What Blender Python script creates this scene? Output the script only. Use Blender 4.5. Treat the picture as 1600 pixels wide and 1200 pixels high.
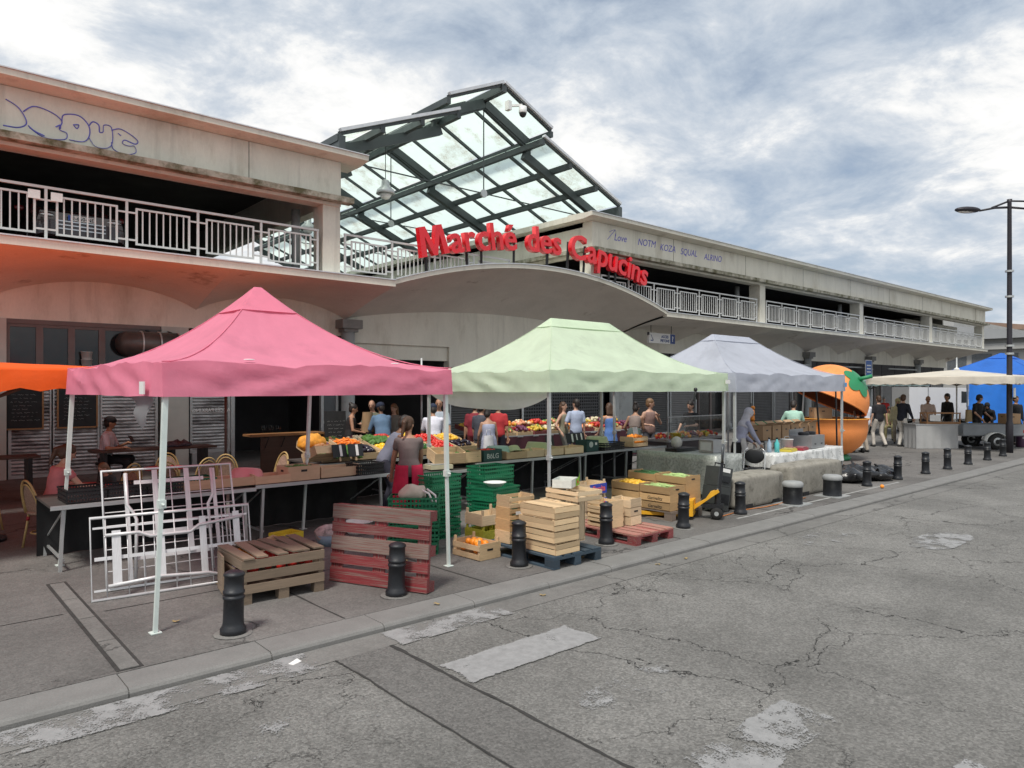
import bpy, math, random
from mathutils import Vector, Matrix, noise, Euler
random.seed(7)
R = math.radians
S = bpy.context.scene
for o in list(bpy.data.objects): bpy.data.objects.remove(o)
COL = S.collection

# ------------------------------------------------------------------ camera
cam = bpy.data.cameras.new('camera'); co = bpy.data.objects.new('camera', cam); COL.objects.link(co)
co.location = (0, 0, 2.05); co.rotation_euler = (R(90), 0, R(-41.4))
cam.sensor_width = 36; cam.lens = 24.95; cam.shift_y = 0.00375; cam.clip_end = 2000; cam.clip_start = .05
S.camera = co
S.render.resolution_x = 1024; S.render.resolution_y = 768

# ------------------------------------------------------------------ sky: broken cloud over a physical sky
SUN_EL, SUN_AZ = 60, 243          # sun azimuth measured clockwise from +Y
W = bpy.data.worlds.new('World'); S.world = W; W.use_nodes = True
nt = W.node_tree; N = nt.nodes; L = nt.links; N.clear()
def nd(t, **k):
    n = N.new(t)
    for a, b in k.items(): setattr(n, a, b)
    return n
def mth(op, a, b=None, c=None):
    n = nd('ShaderNodeMath', operation=op)
    for i, x in enumerate((a, b, c)):
        if x is None: continue
        if isinstance(x, (int, float)): n.inputs[i].default_value = x
        else: L.new(x, n.inputs[i])
    return n.outputs[0]
def ramp(fac, stops):
    n = nd('ShaderNodeValToRGB'); L.new(fac, n.inputs[0]); cr = n.color_ramp
    while len(cr.elements) > 1: cr.elements.remove(cr.elements[-1])
    for i, (p, c) in enumerate(stops):
        e = cr.elements[0] if i == 0 else cr.elements.new(p)
        e.position = p; e.color = (*c, 1) if len(c) == 3 else c
    return n.outputs[0]
tc = nd('ShaderNodeTexCoord'); sx = nd('ShaderNodeSeparateXYZ'); L.new(tc.outputs['Generated'], sx.inputs[0])
zz = mth('ADD', mth('MAXIMUM', sx.outputs[2], 0.0), 0.22)
cx = nd('ShaderNodeCombineXYZ'); L.new(mth('DIVIDE', sx.outputs[0], zz), cx.inputs[0]); L.new(mth('DIVIDE', sx.outputs[1], zz), cx.inputs[1]); cx.inputs[2].default_value = 3.7
def cloudnoise(scale, detail, rough, off, dist=0.0):
    mp = nd('ShaderNodeMapping'); L.new(cx.outputs[0], mp.inputs[0]); mp.inputs['Location'].default_value = off
    n = nd('ShaderNodeTexNoise'); L.new(mp.outputs[0], n.inputs['Vector']); n.inputs['Scale'].default_value = scale
    n.inputs['Detail'].default_value = detail; n.inputs['Roughness'].default_value = rough; n.inputs['Distortion'].default_value = dist
    return n.outputs[0]
big = cloudnoise(.95, 12, .61, (20.5, 6.3, 0), .3)
sml = cloudnoise(3.4, 12, .64, (7.1, .4, 2), .35)
shd = mth('ADD', mth('MULTIPLY', big, .60), mth('MULTIPLY', sml, .40))
ccol = ramp(shd, [(.36, (.28, .335, .41)), (.44, (.39, .445, .515)), (.485, (.49, .53, .58)), (.51, (.58, .605, .635)), (.535, (.70, .705, .705)), (.575, (.80, .79, .775)), (.66, (.93, .91, .88))])
cov = ramp(shd, [(.30, (.45,) * 3), (.44, (.92,) * 3), (.52, (1.0,) * 3)])
sky = nd('ShaderNodeTexSky', sky_type='NISHITA', sun_disc=False, sun_elevation=R(SUN_EL), sun_rotation=R(SUN_AZ))
b1 = nd('ShaderNodeBackground'); L.new(sky.outputs[0], b1.inputs[0]); b1.inputs[1].default_value = .1
b2 = nd('ShaderNodeBackground'); L.new(ccol, b2.inputs[0]); b2.inputs[1].default_value = 1.0
mx = nd('ShaderNodeMixShader'); L.new(cov, mx.inputs[0]); L.new(b1.outputs[0], mx.inputs[1]); L.new(b2.outputs[0], mx.inputs[2])
wo = nd('ShaderNodeOutputWorld'); L.new(mx.outputs[0], wo.inputs[0])
sl = bpy.data.lights.new('sun', 'SUN'); sl.energy = 2.4; sl.angle = R(11); sl.color = (1, .95, .87)
so = bpy.data.objects.new('sun', sl); COL.objects.link(so)
so.rotation_euler = (R(90 - SUN_EL), 0, R(180 - SUN_AZ))
VS = S.view_settings; VS.view_transform = 'Standard'; VS.look = 'None'; VS.gamma = 1; VS.exposure = 0.42
try: VS.use_curve_mapping = False
except Exception: pass

# ------------------------------------------------------------------ helpers
class MB:
    """collects boxes, bars, tubes and surfaces; build() links them as one mesh object"""
    def __init__(s): s.v = []; s.f = []; s.m = []; s.u = None
    def add(s, vs, fs, mi=0):
        b = len(s.v); s.v += [tuple(v) for v in vs]
        s.f += [tuple(b + i for i in f) for f in fs]; s.m += [mi] * len(fs); return s
    def box(s, c, d, rz=0, mi=0, rot=None):
        M_ = (rot.to_matrix() if rot else Matrix.Rotation(rz, 3, 'Z'))
        hx, hy, hz = d[0] / 2, d[1] / 2, d[2] / 2; c = Vector(c)
        vs = [c + M_ @ Vector((x * hx, y * hy, z * hz)) for z in (-1, 1) for x, y in ((-1, -1), (1, -1), (1, 1), (-1, 1))]
        return s.add(vs, [(3, 2, 1, 0), (4, 5, 6, 7), (0, 1, 5, 4), (1, 2, 6, 5), (2, 3, 7, 6), (3, 0, 4, 7)], mi)
    def bb(s, x0, x1, y0, y1, z0, z1, mi=0):
        return s.box(((x0 + x1) / 2, (y0 + y1) / 2, (z0 + z1) / 2), (x1 - x0, y1 - y0, z1 - z0), mi=mi)
    def beam(s, p, q, w, h=None, mi=0, up=(0, 0, 1)):
        p, q = Vector(p), Vector(q); h = h or w; t = (q - p).normalized(); up = Vector(up)
        if abs(t.dot(up)) > .98: up = Vector((0, 1, 0))
        a = t.cross(up).normalized() * (w / 2); b = a.cross(t).normalized() * (h / 2)
        vs = [e + i * a + j * b for e in (p, q) for i, j in ((-1, -1), (1, -1), (1, 1), (-1, 1))]
        return s.add(vs, [(3, 2, 1, 0), (4, 5, 6, 7), (0, 1, 5, 4), (1, 2, 6, 5), (2, 3, 7, 6), (3, 0, 4, 7)], mi)
    def tube(s, pts, r, n=8, mi=0, closed=False, flat=1.0):
        pts = [Vector(p) for p in pts]; k = len(pts); rr = r if isinstance(r, (list, tuple)) else [r] * k
        vs = []; fs = []; pa = None
        for i, p in enumerate(pts):
            a = pts[(i - 1) % k] if (i or closed) else p; b = pts[(i + 1) % k] if (i < k - 1 or closed) else p
            t = (b - a).normalized() if (b - a).length > 1e-9 else Vector((0, 0, 1))
            if pa is None: pa = t.orthogonal().normalized()
            else:
                pa = pa - t * pa.dot(t); pa = pa.normalized() if pa.length > 1e-6 else t.orthogonal().normalized()
            c = t.cross(pa)
            vs += [p + rr[i] * (math.cos(2 * math.pi * j / n) * pa + flat * math.sin(2 * math.pi * j / n) * c) for j in range(n)]
        for i in range(k if closed else k - 1):
            i2 = (i + 1) % k
            fs += [(i * n + j, i * n + (j + 1) % n, i2 * n + (j + 1) % n, i2 * n + j) for j in range(n)]
        if not closed: fs += [tuple(range(n - 1, -1, -1)), tuple((k - 1) * n + j for j in range(n))]
        return s.add(vs, fs, mi)
    def lathe(s, prof, n=24, c=(0, 0, 0), mi=0, rot=None, caps=True):
        c = Vector(c); Mr = rot.to_matrix() if rot else Matrix.Identity(3); vs = []; fs = []
        for r, z in prof:
            vs += [c + Mr @ Vector((r * math.cos(2 * math.pi * j / n), r * math.sin(2 * math.pi * j / n), z)) for j in range(n)]
        for i in range(len(prof) - 1):
            fs += [(i * n + j, i * n + (j + 1) % n, (i + 1) * n + (j + 1) % n, (i + 1) * n + j) for j in range(n)]
        if caps: fs += [tuple(range(n - 1, -1, -1)), tuple((len(prof) - 1) * n + j for j in range(n))]
        return s.add(vs, fs, mi)
    def ell(s, c, r, n=14, m=9, mi=0, rot=None):
        c = Vector(c); Mr = rot.to_matrix() if rot else Matrix.Identity(3)
        if isinstance(r, (int, float)): r = (r, r, r)
        vs = [c + Mr @ Vector((0, 0, -r[2]))]
        for i in range(1, m):
            a = math.pi * i / m
            vs += [c + Mr @ Vector((r[0] * math.sin(a) * math.cos(2 * math.pi * j / n), r[1] * math.sin(a) * math.sin(2 * math.pi * j / n), -r[2] * math.cos(a))) for j in range(n)]
        vs.append(c + Mr @ Vector((0, 0, r[2]))); fs = []
        fs += [(0, 1 + (j + 1) % n, 1 + j) for j in range(n)]
        for i in range(m - 2):
            fs += [(1 + i * n + j, 1 + i * n + (j + 1) % n, 1 + (i + 1) * n + (j + 1) % n, 1 + (i + 1) * n + j) for j in range(n)]
        t = len(vs) - 1; b = 1 + (m - 2) * n
        fs += [(t, b + j, b + (j + 1) % n) for j in range(n)]
        return s.add(vs, fs, mi)
    def cap(s, p, q, r0, r1, n=10, mi=0):       # tapered capsule
        p, q = Vector(p), Vector(q); t = (q - p).normalized(); pts = []; rs = []
        for a in (80, 50, 20): pts.append(p - t * r0 * math.sin(R(a))); rs.append(r0 * math.cos(R(a)))
        for a in (20, 50, 80): pts.append(q + t * r1 * math.sin(R(a))); rs.append(r1 * math.cos(R(a)))
        return s.tube(pts, rs, n, mi)
    def grid(s, fn, nu, nv, mi=0):
        vs = [fn(i / nu, j / nv) for j in range(nv + 1) for i in range(nu + 1)]; w = nu + 1
        return s.add(vs, [(j * w + i, j * w + i + 1, (j + 1) * w + i + 1, (j + 1) * w + i) for j in range(nv) for i in range(nu)], mi)
    def prism(s, poly, y0, y1, mi=0, axis='Y'):  # polygon in XZ extruded along Y
        n = len(poly)
        if axis == 'Y': vs = [(x, y0, z) for x, z in poly] + [(x, y1, z) for x, z in poly]
        elif axis == 'X': vs = [(y0, x, z) for x, z in poly] + [(y1, x, z) for x, z in poly]
        else: vs = [(x, z, y0) for x, z in poly] + [(x, z, y1) for x, z in poly]
        return s.add(vs, [tuple(range(n)), tuple(range(2 * n - 1, n - 1, -1))] + [(i, n + i, n + (i + 1) % n, (i + 1) % n) for i in range(n)], mi)
    def mesh(s, name, mats, smooth=False):
        me = bpy.data.meshes.new(name); me.from_pydata(s.v, [], s.f)
        for m_ in (mats if isinstance(mats, (list, tuple)) else [mats]): me.materials.append(m_)
        if len(set(s.m)) > 1: me.polygons.foreach_set('material_index', s.m)
        if smooth: me.polygons.foreach_set('use_smooth', [True] * len(s.f))
        me.update(); return me
    def build(s, name, mats, parent=None, smooth=False, loc=None, rz=0):
        return link(name, s.mesh(name, mats, smooth), parent, loc, rz)
def link(name, me, parent=None, loc=None, rz=0, rot=None, scale=None):
    o = bpy.data.objects.new(name, me); COL.objects.link(o); o.parent = parent
    if loc is not None: o.location = loc
    if rot is not None: o.rotation_euler = rot
    elif rz: o.rotation_euler = (0, 0, rz)
    if scale is not None: o.scale = scale
    return o
def tag(o, label, cat, group=None):
    o['label'] = label; o['category'] = cat
    if group: o['group'] = group
    return o
def thing(name, label, cat, loc=(0, 0, 0), rz=0, group=None):
    o = bpy.data.objects.new(name, None); COL.objects.link(o); o.location = loc; o.rotation_euler = (0, 0, rz)
    o.empty_display_size = .1
    return tag(o, label, cat, group)
def struct(o): o['kind'] = 'structure'; return o
KIDS = {}
def dup(src, loc=None, rz=None, label=None, group=None):
    def cp(o, par):
        c = o.copy(); COL.objects.link(c); c.parent = par
        for ch in o.children: cp(ch, c)
        return c
    c = cp(src, None)
    if loc is not None: c.location = loc
    if rz is not None: c.rotation_euler = (0, 0, rz)
    if label: c['label'] = label
    if group: c['group'] = group
    return c
def n3(x, y, z=0): return noise.noise(Vector((x, y, z)))
UB = MB().box((0, 0, 0), (1, 1, 1)).mesh   # factory for the unit box, one mesh per material
_ub = {}
def ubox(mat):
    if mat.name not in _ub: _ub[mat.name] = UB('board', mat)
    return _ub[mat.name]
def board(name, mat, parent, c, d, rot=None):
    """one plank, slat or bar: a scaled copy of a shared unit box"""
    return link(name, ubox(mat), parent, c, rot=rot, scale=d)
def bar(name, mat, parent, p, q, w, h):
    p, q = Vector(p), Vector(q); t = q - p
    return link(name, ubox(mat), parent, (p + q) / 2, rot=t.to_track_quat('X', 'Z').to_euler(), scale=(t.length, w, h))

# ------------------------------------------------------------------ materials
MT = {}
def mat(name, col, rough=.6, var=.12, scale=3.0, metal=0.0, bump=.0, bscale=40, space='Object', stretch=(1, 1, 1), dirt=None, dscale=1.2, dlo=.52, dhi=.68, spec=.5, transl=0.0, rnd=.0, alpha=None, emit=None, fine=.0, coat=0, streak=0):
    m = bpy.data.materials.new(name); m.use_nodes = True; t = m.node_tree; n = t.nodes; l = t.links
    p = n['Principled BSDF']; out = n['Material Output']
    p.inputs['Roughness'].default_value = rough; p.inputs['Metallic'].default_value = metal
    p.inputs['Specular IOR Level'].default_value = spec; p.inputs['Coat Weight'].default_value = coat
    tcn = n.new('ShaderNodeTexCoord'); mp = n.new('ShaderNodeMapping'); mp.inputs['Scale'].default_value = stretch
    if space == 'World':
        g = n.new('ShaderNodeNewGeometry'); l.new(g.outputs['Position'], mp.inputs[0])
    else:
        l.new(tcn.outputs['Object'], mp.inputs[0])
        oi = n.new('ShaderNodeObjectInfo'); ml = n.new('ShaderNodeVectorMath'); ml.operation = 'SCALE'
        ml.inputs[0].default_value = (37, 19, 53); l.new(oi.outputs['Random'], ml.inputs['Scale']); l.new(ml.outputs[0], mp.inputs['Location'])
    def nz(sc, det=5, ro=.6):
        q = n.new('ShaderNodeTexNoise'); l.new(mp.outputs[0], q.inputs['Vector']); q.inputs['Scale'].default_value = sc
        q.inputs['Detail'].default_value = det; q.inputs['Roughness'].default_value = ro; return q.outputs[0]
    def mr(x, a, b, c, d):
        q = n.new('ShaderNodeMapRange'); l.new(x, q.inputs[0])
        for i, k in enumerate((a, b, c, d)): q.inputs[i + 1].default_value = k
        return q.outputs[0]
    val = mr(nz(scale), .3, .7, 1 - var, 1 + var)
    if fine:
        q = n.new('ShaderNodeMath'); q.operation = 'MULTIPLY'; l.new(val, q.inputs[0]); l.new(mr(nz(scale * 22, 3, .7), .3, .7, 1 - fine, 1 + fine), q.inputs[1]); val = q.outputs[0]
    if streak:
        m3 = n.new('ShaderNodeMapping'); m3.inputs['Scale'].default_value = (1.7, 1.7, .14); g3 = n.new('ShaderNodeNewGeometry'); l.new(g3.outputs['Position'], m3.inputs[0])
        q3 = n.new('ShaderNodeTexNoise'); l.new(m3.outputs[0], q3.inputs['Vector']); q3.inputs['Scale'].default_value = 1.6; q3.inputs['Detail'].default_value = 7; q3.inputs['Roughness'].default_value = .65
        q = n.new('ShaderNodeMath'); q.operation = 'MULTIPLY'; l.new(val, q.inputs[0]); l.new(mr(q3.outputs[0], .55, .74, 1, 1 - streak), q.inputs[1]); val = q.outputs[0]
    if rnd and space != 'World':
        q = n.new('ShaderNodeMath'); q.operation = 'MULTIPLY'; l.new(val, q.inputs[0]); l.new(mr(oi.outputs['Random'], 0, 1, 1 - rnd, 1 + rnd), q.inputs[1]); val = q.outputs[0]
    vm = n.new('ShaderNodeVectorMath'); vm.operation = 'SCALE'; vm.inputs[0].default_value = col[:3]; l.new(val, vm.inputs['Scale'])
    c = vm.outputs[0]
    if dirt:
        mxn = n.new('ShaderNodeMix'); mxn.data_type = 'RGBA'
        l.new(mr(nz(dscale, 9, .68), dlo, dhi, 0, 1), mxn.inputs[0]); l.new(c, mxn.inputs[6]); mxn.inputs[7].default_value = (*dirt, 1); c = mxn.outputs[2]
    l.new(c, p.inputs['Base Color'])
    l.new(mr(nz(scale * 2.3), .3, .7, max(rough - .08, .02), min(rough + .1, 1)), p.inputs['Roughness'])
    if bump:
        bn = n.new('ShaderNodeBump'); bn.inputs['Strength'].default_value = bump; bn.inputs['Distance'].default_value = .01; l.new(nz(bscale, 6, .65), bn.inputs['Height']); l.new(bn.outputs[0], p.inputs['Normal'])
    if emit: p.inputs['Emission Color'].default_value = (*emit[:3], 1); p.inputs['Emission Strength'].default_value = emit[3]
    if alpha is not None: p.inputs['Alpha'].default_value = alpha
    if transl:
        tr = n.new('ShaderNodeBsdfTranslucent'); l.new(c, tr.inputs[0]); ms = n.new('ShaderNodeMixShader'); ms.inputs[0].default_value = transl
        l.new(p.outputs[0], ms.inputs[1]); l.new(tr.outputs[0], ms.inputs[2]); l.new(ms.outputs[0], out.inputs[0])
    MT[name] = m; return m
def glassmat(name, tint, rough=.02, mixt=.5, stain=None, transl=None):
    """thin glazing: clear tinted pass-through, mirror gloss by fresnel, optional milky part and stains"""
    m = bpy.data.materials.new(name); m.use_nodes = True; t = m.node_tree; n = t.nodes; l = t.links; n.clear()
    out = n.new('ShaderNodeOutputMaterial'); tr = n.new('ShaderNodeBsdfTransparent'); tr.inputs[0].default_value = (*tint, 1)
    gl = n.new('ShaderNodeBsdfGlossy'); gl.inputs['Roughness'].default_value = rough
    fr = n.new('ShaderNodeLayerWeight'); fr.inputs[0].default_value = .18
    a = n.new('ShaderNodeMixShader'); base = tr
    if transl:
        tl = n.new('ShaderNodeBsdfTranslucent'); tl.inputs[0].default_value = (*transl, 1)
        b = n.new('ShaderNodeMixShader'); b.inputs[0].default_value = mixt; l.new(tr.outputs[0], b.inputs[1]); l.new(tl.outputs[0], b.inputs[2]); base = b
        if stain:
            g = n.new('ShaderNodeNewGeometry'); mp = n.new('ShaderNodeMapping'); l.new(g.outputs['Position'], mp.inputs[0]); mp.inputs['Scale'].default_value = (1, 1, 1)
            q = n.new('ShaderNodeTexNoise'); l.new(mp.outputs[0], q.inputs['Vector']); q.inputs['Scale'].default_value = .75; q.inputs['Detail'].default_value = 8; q.inputs['Roughness'].default_value = .7
            r_ = n.new('ShaderNodeMapRange'); l.new(q.outputs[0], r_.inputs[0]); r_.inputs[1].default_value = .52; r_.inputs[2].default_value = .66; r_.inputs[3].default_value = 0; r_.inputs[4].default_value = .8
            q2 = n.new('ShaderNodeTexNoise'); l.new(mp.outputs[0], q2.inputs['Vector']); q2.inputs['Scale'].default_value = 26; q2.inputs['Detail'].default_value = 5
            r2 = n.new('ShaderNodeMapRange'); l.new(q2.outputs[0], r2.inputs[0]); r2.inputs[1].default_value = .4; r2.inputs[2].default_value = .7; r2.inputs[3].default_value = .35; r2.inputs[4].default_value = 1.4
            mm = n.new('ShaderNodeMath'); mm.operation = 'MULTIPLY'; l.new(r_.outputs[0], mm.inputs[0]); l.new(r2.outputs[0], mm.inputs[1])
            df = n.new('ShaderNodeBsdfTranslucent'); df.inputs[0].default_value = (*stain, 1)
            c = n.new('ShaderNodeMixShader'); l.new(mm.outputs[0], c.inputs[0]); l.new(b.outputs[0], c.inputs[1]); l.new(df.outputs[0], c.inputs[2]); base = c
    fm = n.new('ShaderNodeMath'); fm.operation = 'MULTIPLY'; l.new(fr.outputs['Facing'], fm.inputs[0]); fm.inputs[1].default_value = .35; l.new(fm.outputs[0], a.inputs[0]); l.new(base.outputs[0], a.inputs[1]); l.new(gl.outputs[0], a.inputs[2]); l.new(a.outputs[0], out.inputs[0])
    MT[name] = m; return m
concrete = mat('painted_concrete', (.67, .65, .565), .8, .08, 1.3, bump=.3, bscale=18, space='World', stretch=(1, 1, .35), dirt=(.36, .32, .24), dscale=1.0, dlo=.55, dhi=.85, streak=.24, fine=.04)
mossy = mat('mossy_concrete', (.40, .385, .32), .9, .2, 3, bump=.5, bscale=22, space='World', dirt=(.10, .095, .05), dscale=2.2, dlo=.42, dhi=.62)
soffit = mat('soffit_plaster', (.68, .64, .58), .85, .09, .9, bump=.35, bscale=9, space='World', dirt=(.22, .16, .12), dscale=.8, dlo=.61, dhi=.74, fine=.05)
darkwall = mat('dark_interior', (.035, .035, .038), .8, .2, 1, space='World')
greywall = mat('grey_render', (.32, .34, .34), .8, .1, 1.5, space='World', dirt=(.2, .2, .19), dscale=1.1)
zinc = mat('zinc_edge', (.62, .64, .66), .45, .1, 4, metal=.4, space='World')
galv = mat('galvanised_steel', (.50, .52, .52), .42, .1, 6, metal=.55)
whitesteel = mat('white_painted_steel', (.72, .74, .72), .4, .07, 6, dirt=(.42, .43, .42), dscale=5, dlo=.6, dhi=.75)
rails = mat('grey_railing_paint', (.55, .56, .55), .45, .06, 5, space='World')
darksteel = mat('dark_green_grey_steel', (.055, .068, .07), .45, .12, 2, space='World')
black = mat('black_paint', (.012, .013, .015), .42, .2, 5)
castiron = mat('black_cast_iron', (.014, .016, .02), .45, .25, 9, bump=.15, bscale=60, dirt=(.06, .06, .06), dscale=6, dlo=.6, dhi=.85)
chrome = mat('bright_metal', (.6, .61, .62), .25, .05, 5, metal=1.0)
# ================================================================== ground
def ground_mat(name, col, speck, crack, stain, cs=.55, rough=.9, bumpd=.02, crackw=.012):
    m = bpy.data.materials.new(name); m.use_nodes = True; t = m.node_tree; n = t.nodes; l = t.links; p = n['Principled BSDF']
    p.inputs['Roughness'].default_value = rough; p.inputs['Specular IOR Level'].default_value = .3
    g = n.new('ShaderNodeNewGeometry'); P = g.outputs['Position']
    def nz(sc, det=4, ro=.6, vec=P):
        q = n.new('ShaderNodeTexNoise'); l.new(vec, q.inputs['Vector']); q.inputs['Scale'].default_value = sc; q.inputs['Detail'].default_value = det; q.inputs['Roughness'].default_value = ro; return q
    def mr(x, a, b, c, d):
        q = n.new('ShaderNodeMapRange'); l.new(x, q.inputs[0])
        for i, k in enumerate((a, b, c, d)): q.inputs[i + 1].default_value = k
        return q.outputs[0]
    def mu(a, b, op='MULTIPLY'):
        q = n.new('ShaderNodeMath'); q.operation = op
        for i, x in enumerate((a, b)):
            if isinstance(x, (int, float)): q.inputs[i].default_value = x
            else: l.new(x, q.inputs[i])
        return q.outputs[0]
    fine = nz(48, 5, .85).outputs[0]; mid = nz(9, 6, .65).outputs[0]; bigp = nz(.55, 5, .6).outputs[0]
    v = mu(mr(fine, .32, .68, 1 - speck, 1 + speck), mu(mr(mid, .3, .7, .9, 1.1), mr(bigp, .35, .65, 1 - stain, 1 + stain)))
    vc = n.new('ShaderNodeTexVoronoi'); l.new(P, vc.inputs['Vector']); vc.inputs['Scale'].default_value = 62; sc_ = n.new('ShaderNodeSeparateColor'); l.new(vc.outputs['Color'], sc_.inputs[0]); v = mu(v, mr(sc_.outputs[0], 0, 1, 1 - speck * .9, 1 + speck * .9))
    h = mu(fine, mu(vc.outputs['Distance'], -.5), 'ADD')
    if crack:
        dn = nz(2.2, 5, .6); ad = n.new('ShaderNodeVectorMath'); ad.operation = 'MULTIPLY_ADD'; l.new(dn.outputs['Color'], ad.inputs[0]); ad.inputs[1].default_value = (.75, .75, 0)
        dn2 = nz(17, 4, .7); ad2 = n.new('ShaderNodeVectorMath'); ad2.operation = 'MULTIPLY_ADD'; l.new(dn2.outputs['Color'], ad2.inputs[0]); ad2.inputs[1].default_value = (.10, .10, 0); l.new(P, ad2.inputs[2]); l.new(ad2.outputs[0], ad.inputs[2])
        tot = None
        for sc, w, lo, hi in ((cs, crackw, .38, .5), (cs * 3.1, crackw * 1.6, .52, .62)):
            vo = n.new('ShaderNodeTexVoronoi'); vo.feature = 'DISTANCE_TO_EDGE'; l.new(ad.outputs[0], vo.inputs['Vector']); vo.inputs['Scale'].default_value = sc
            ln = mr(vo.outputs['Distance'], w * .25, w, 1, 0); ln = mu(ln, mr(nz(.42 if sc == cs else .3, 3, .5).outputs[0], lo, hi, 0, 1))
            tot = ln if tot is None else mu(tot, ln, 'MAXIMUM')
        v = mu(v, mr(tot, 0, 1, 1, 1 - crack)); h = mu(h, mr(tot, 0, 1, 0, 2.2), 'SUBTRACT')
    vm = n.new('ShaderNodeVectorMath'); vm.operation = 'SCALE'; vm.inputs[0].default_value = col; l.new(v, vm.inputs['Scale']); l.new(vm.outputs[0], p.inputs['Base Color'])
    b = n.new('ShaderNodeBump'); b.inputs['Strength'].default_value = .9; b.inputs['Distance'].default_value = bumpd; l.new(h, b.inputs['Height']); l.new(b.outputs[0], p.inputs['Normal'])
    return m
asphalt = ground_mat('cracked_asphalt', (.190, .186, .176), .27, .8, .2, bumpd=.014, crackw=.0027)
asphalt2 = ground_mat('dark_patch_asphalt', (.140, .136, .130), .25, 0, .10, bumpd=.008)
pavemat = ground_mat('pavement_asphalt', (.142, .136, .130), .16, .55, .22, cs=.28, bumpd=.005, crackw=.006)
gutmat = ground_mat('gutter_concrete', (.170, .166, .158), .10, .5, .18, cs=.4, bumpd=.003, crackw=.006)
kerbmat = mat('granite_kerb', (.185, .182, .175), .8, .1, 4, bump=.3, bscale=120, space='World', fine=.12)
jointmat = mat('dark_joint', (.035, .034, .032), .95, .3, 9, space='World')
zr = -.065
def sheet(name, x0, x1, y0, y1, z, m, parent=None, nx=1, ny=1, wob=0):
    mb = MB(); mb.grid(lambda a, b: (x0 + (x1 - x0) * a + (wob * n3(x0 * 3, b * 9) if wob else 0), y0 + (y1 - y0) * b, z), nx, ny)
    return mb.build(name, m, parent)
struct(sheet('ground', -900, 900, -900, 900, zr - .06, pavemat))
struct(sheet('road', -120, 160, -40, 5.34, zr, asphalt))
struct(sheet('gutter', -60, 120, 5.02, 5.345, zr + .004, gutmat))
struct(MB().bb(-60, 110, 5.70, 60, zr - .05, 0).build('pavement', pavemat))
kerb = struct(MB().bb(-60, 110, 5.36, 5.699, zr - .05, -.02).build('kerb', gutmat))
def kstone(L_):
    a = .018; y0, y1 = -.18, .166; pr = [(y0, -.12), (y0, -.028), (y0 + .012, -.010), (y0 + .035, 0.002), (y1, 0.002), (y1, -.12)]
    mb = MB(); mb.prism(pr, -L_ / 2 + .004, L_ / 2 - .004, axis='X'); return mb.mesh('kerb_stone', kerbmat)
km = kstone(1.0)
for i in range(64):
    link('kerb_stone', km, kerb, (-6.26 + i * 1.0, 5.53, -.004 + .006 * n3(i * 1.7, 2)))
# concrete strip let into the pavement, and joints in it
strip = struct(MB().bb(1.245, 1.425, 5.72, 8.75, -.02, .004).build('pavement_strip', jointmat))
slab = MB().bb(-.062, .062, -.365, .365, -.02, .0).mesh('strip_slab', gutmat)
for i in range(4): link('strip_slab', slab, strip, (1.335, 6.1 + i * .745, .009 + .002 * n3(i, 5)))
mb = MB()
for x0, y0, x1, y1, w in ((3.05, 5.71, 3.0, 8.6, .012), (4.75, 5.71, 4.62, 8.8, .014), (-.3, 7.45, 1.2, 7.5, .01), (1.5, 7.35, 6.5, 7.38, .010), (8.1, 5.72, 8.0, 9.0, .012), (11.1, 5.72, 11.1, 7.4, .012), (14.2, 5.72, 14.2, 8, .012), (17.5, 5.72, 17.5, 9, .012), (20.8, 5.72, 20.8, 9, .012)):
    k = 14; d = Vector((x1 - x0, y1 - y0)).normalized(); nn = Vector((-d.y, d.x))
    for i in range(k):
        pts = []
        for j in (i, i + 1):
            x = x0 + (x1 - x0) * j / k; y = y0 + (y1 - y0) * j / k; o_ = .012 * n3(x * 2, y * 2)
            ww = w * (.6 + .5 * abs(n3(x * 5, y * 5, 3)))
            pts += [(x + nn.x * (o_ - ww), y + nn.y * (o_ - ww), .0035), (x + nn.x * (o_ + ww), y + nn.y * (o_ + ww), .0035)]
        mb.add(pts, [(0, 1, 3, 2)])
struct(mb.build('pavement_joints', jointmat))
# lighter slab-grey lines across the pavement (painted bay lines by the blocks)
struct(MB().bb(10.0, 16.5, 5.98, 6.03, .001, .004).build('pavement_line', mat('worn_line', (.30, .30, .29), .8, .3, 6, space='World')))
# trench patch and its sealed edges across the road
struct(sheet('trench_patch', 2.62, 3.09, -12, 5.02, zr + .0035, asphalt2))
mb = MB()
for xx, w in ((2.61, .012), (3.1, .02)):
    k = 140
    for i in range(k):
        a = []
        for j in (i, i + 1):
            y = 5.02 - 9 * j / k; o_ = .014 * n3(xx * 7, y * 2.1) + .008 * n3(xx, y * 9); ww = w * (.45 + .9 * abs(n3(xx * 3, y * 4, 1)))
            a += [(xx + o_ - ww, y, zr + .007), (xx + o_ + ww, y, zr + .007)]
        mb.add(a, [(0, 1, 3, 2)])
struct(mb.build('trench_joint', jointmat))
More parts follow.
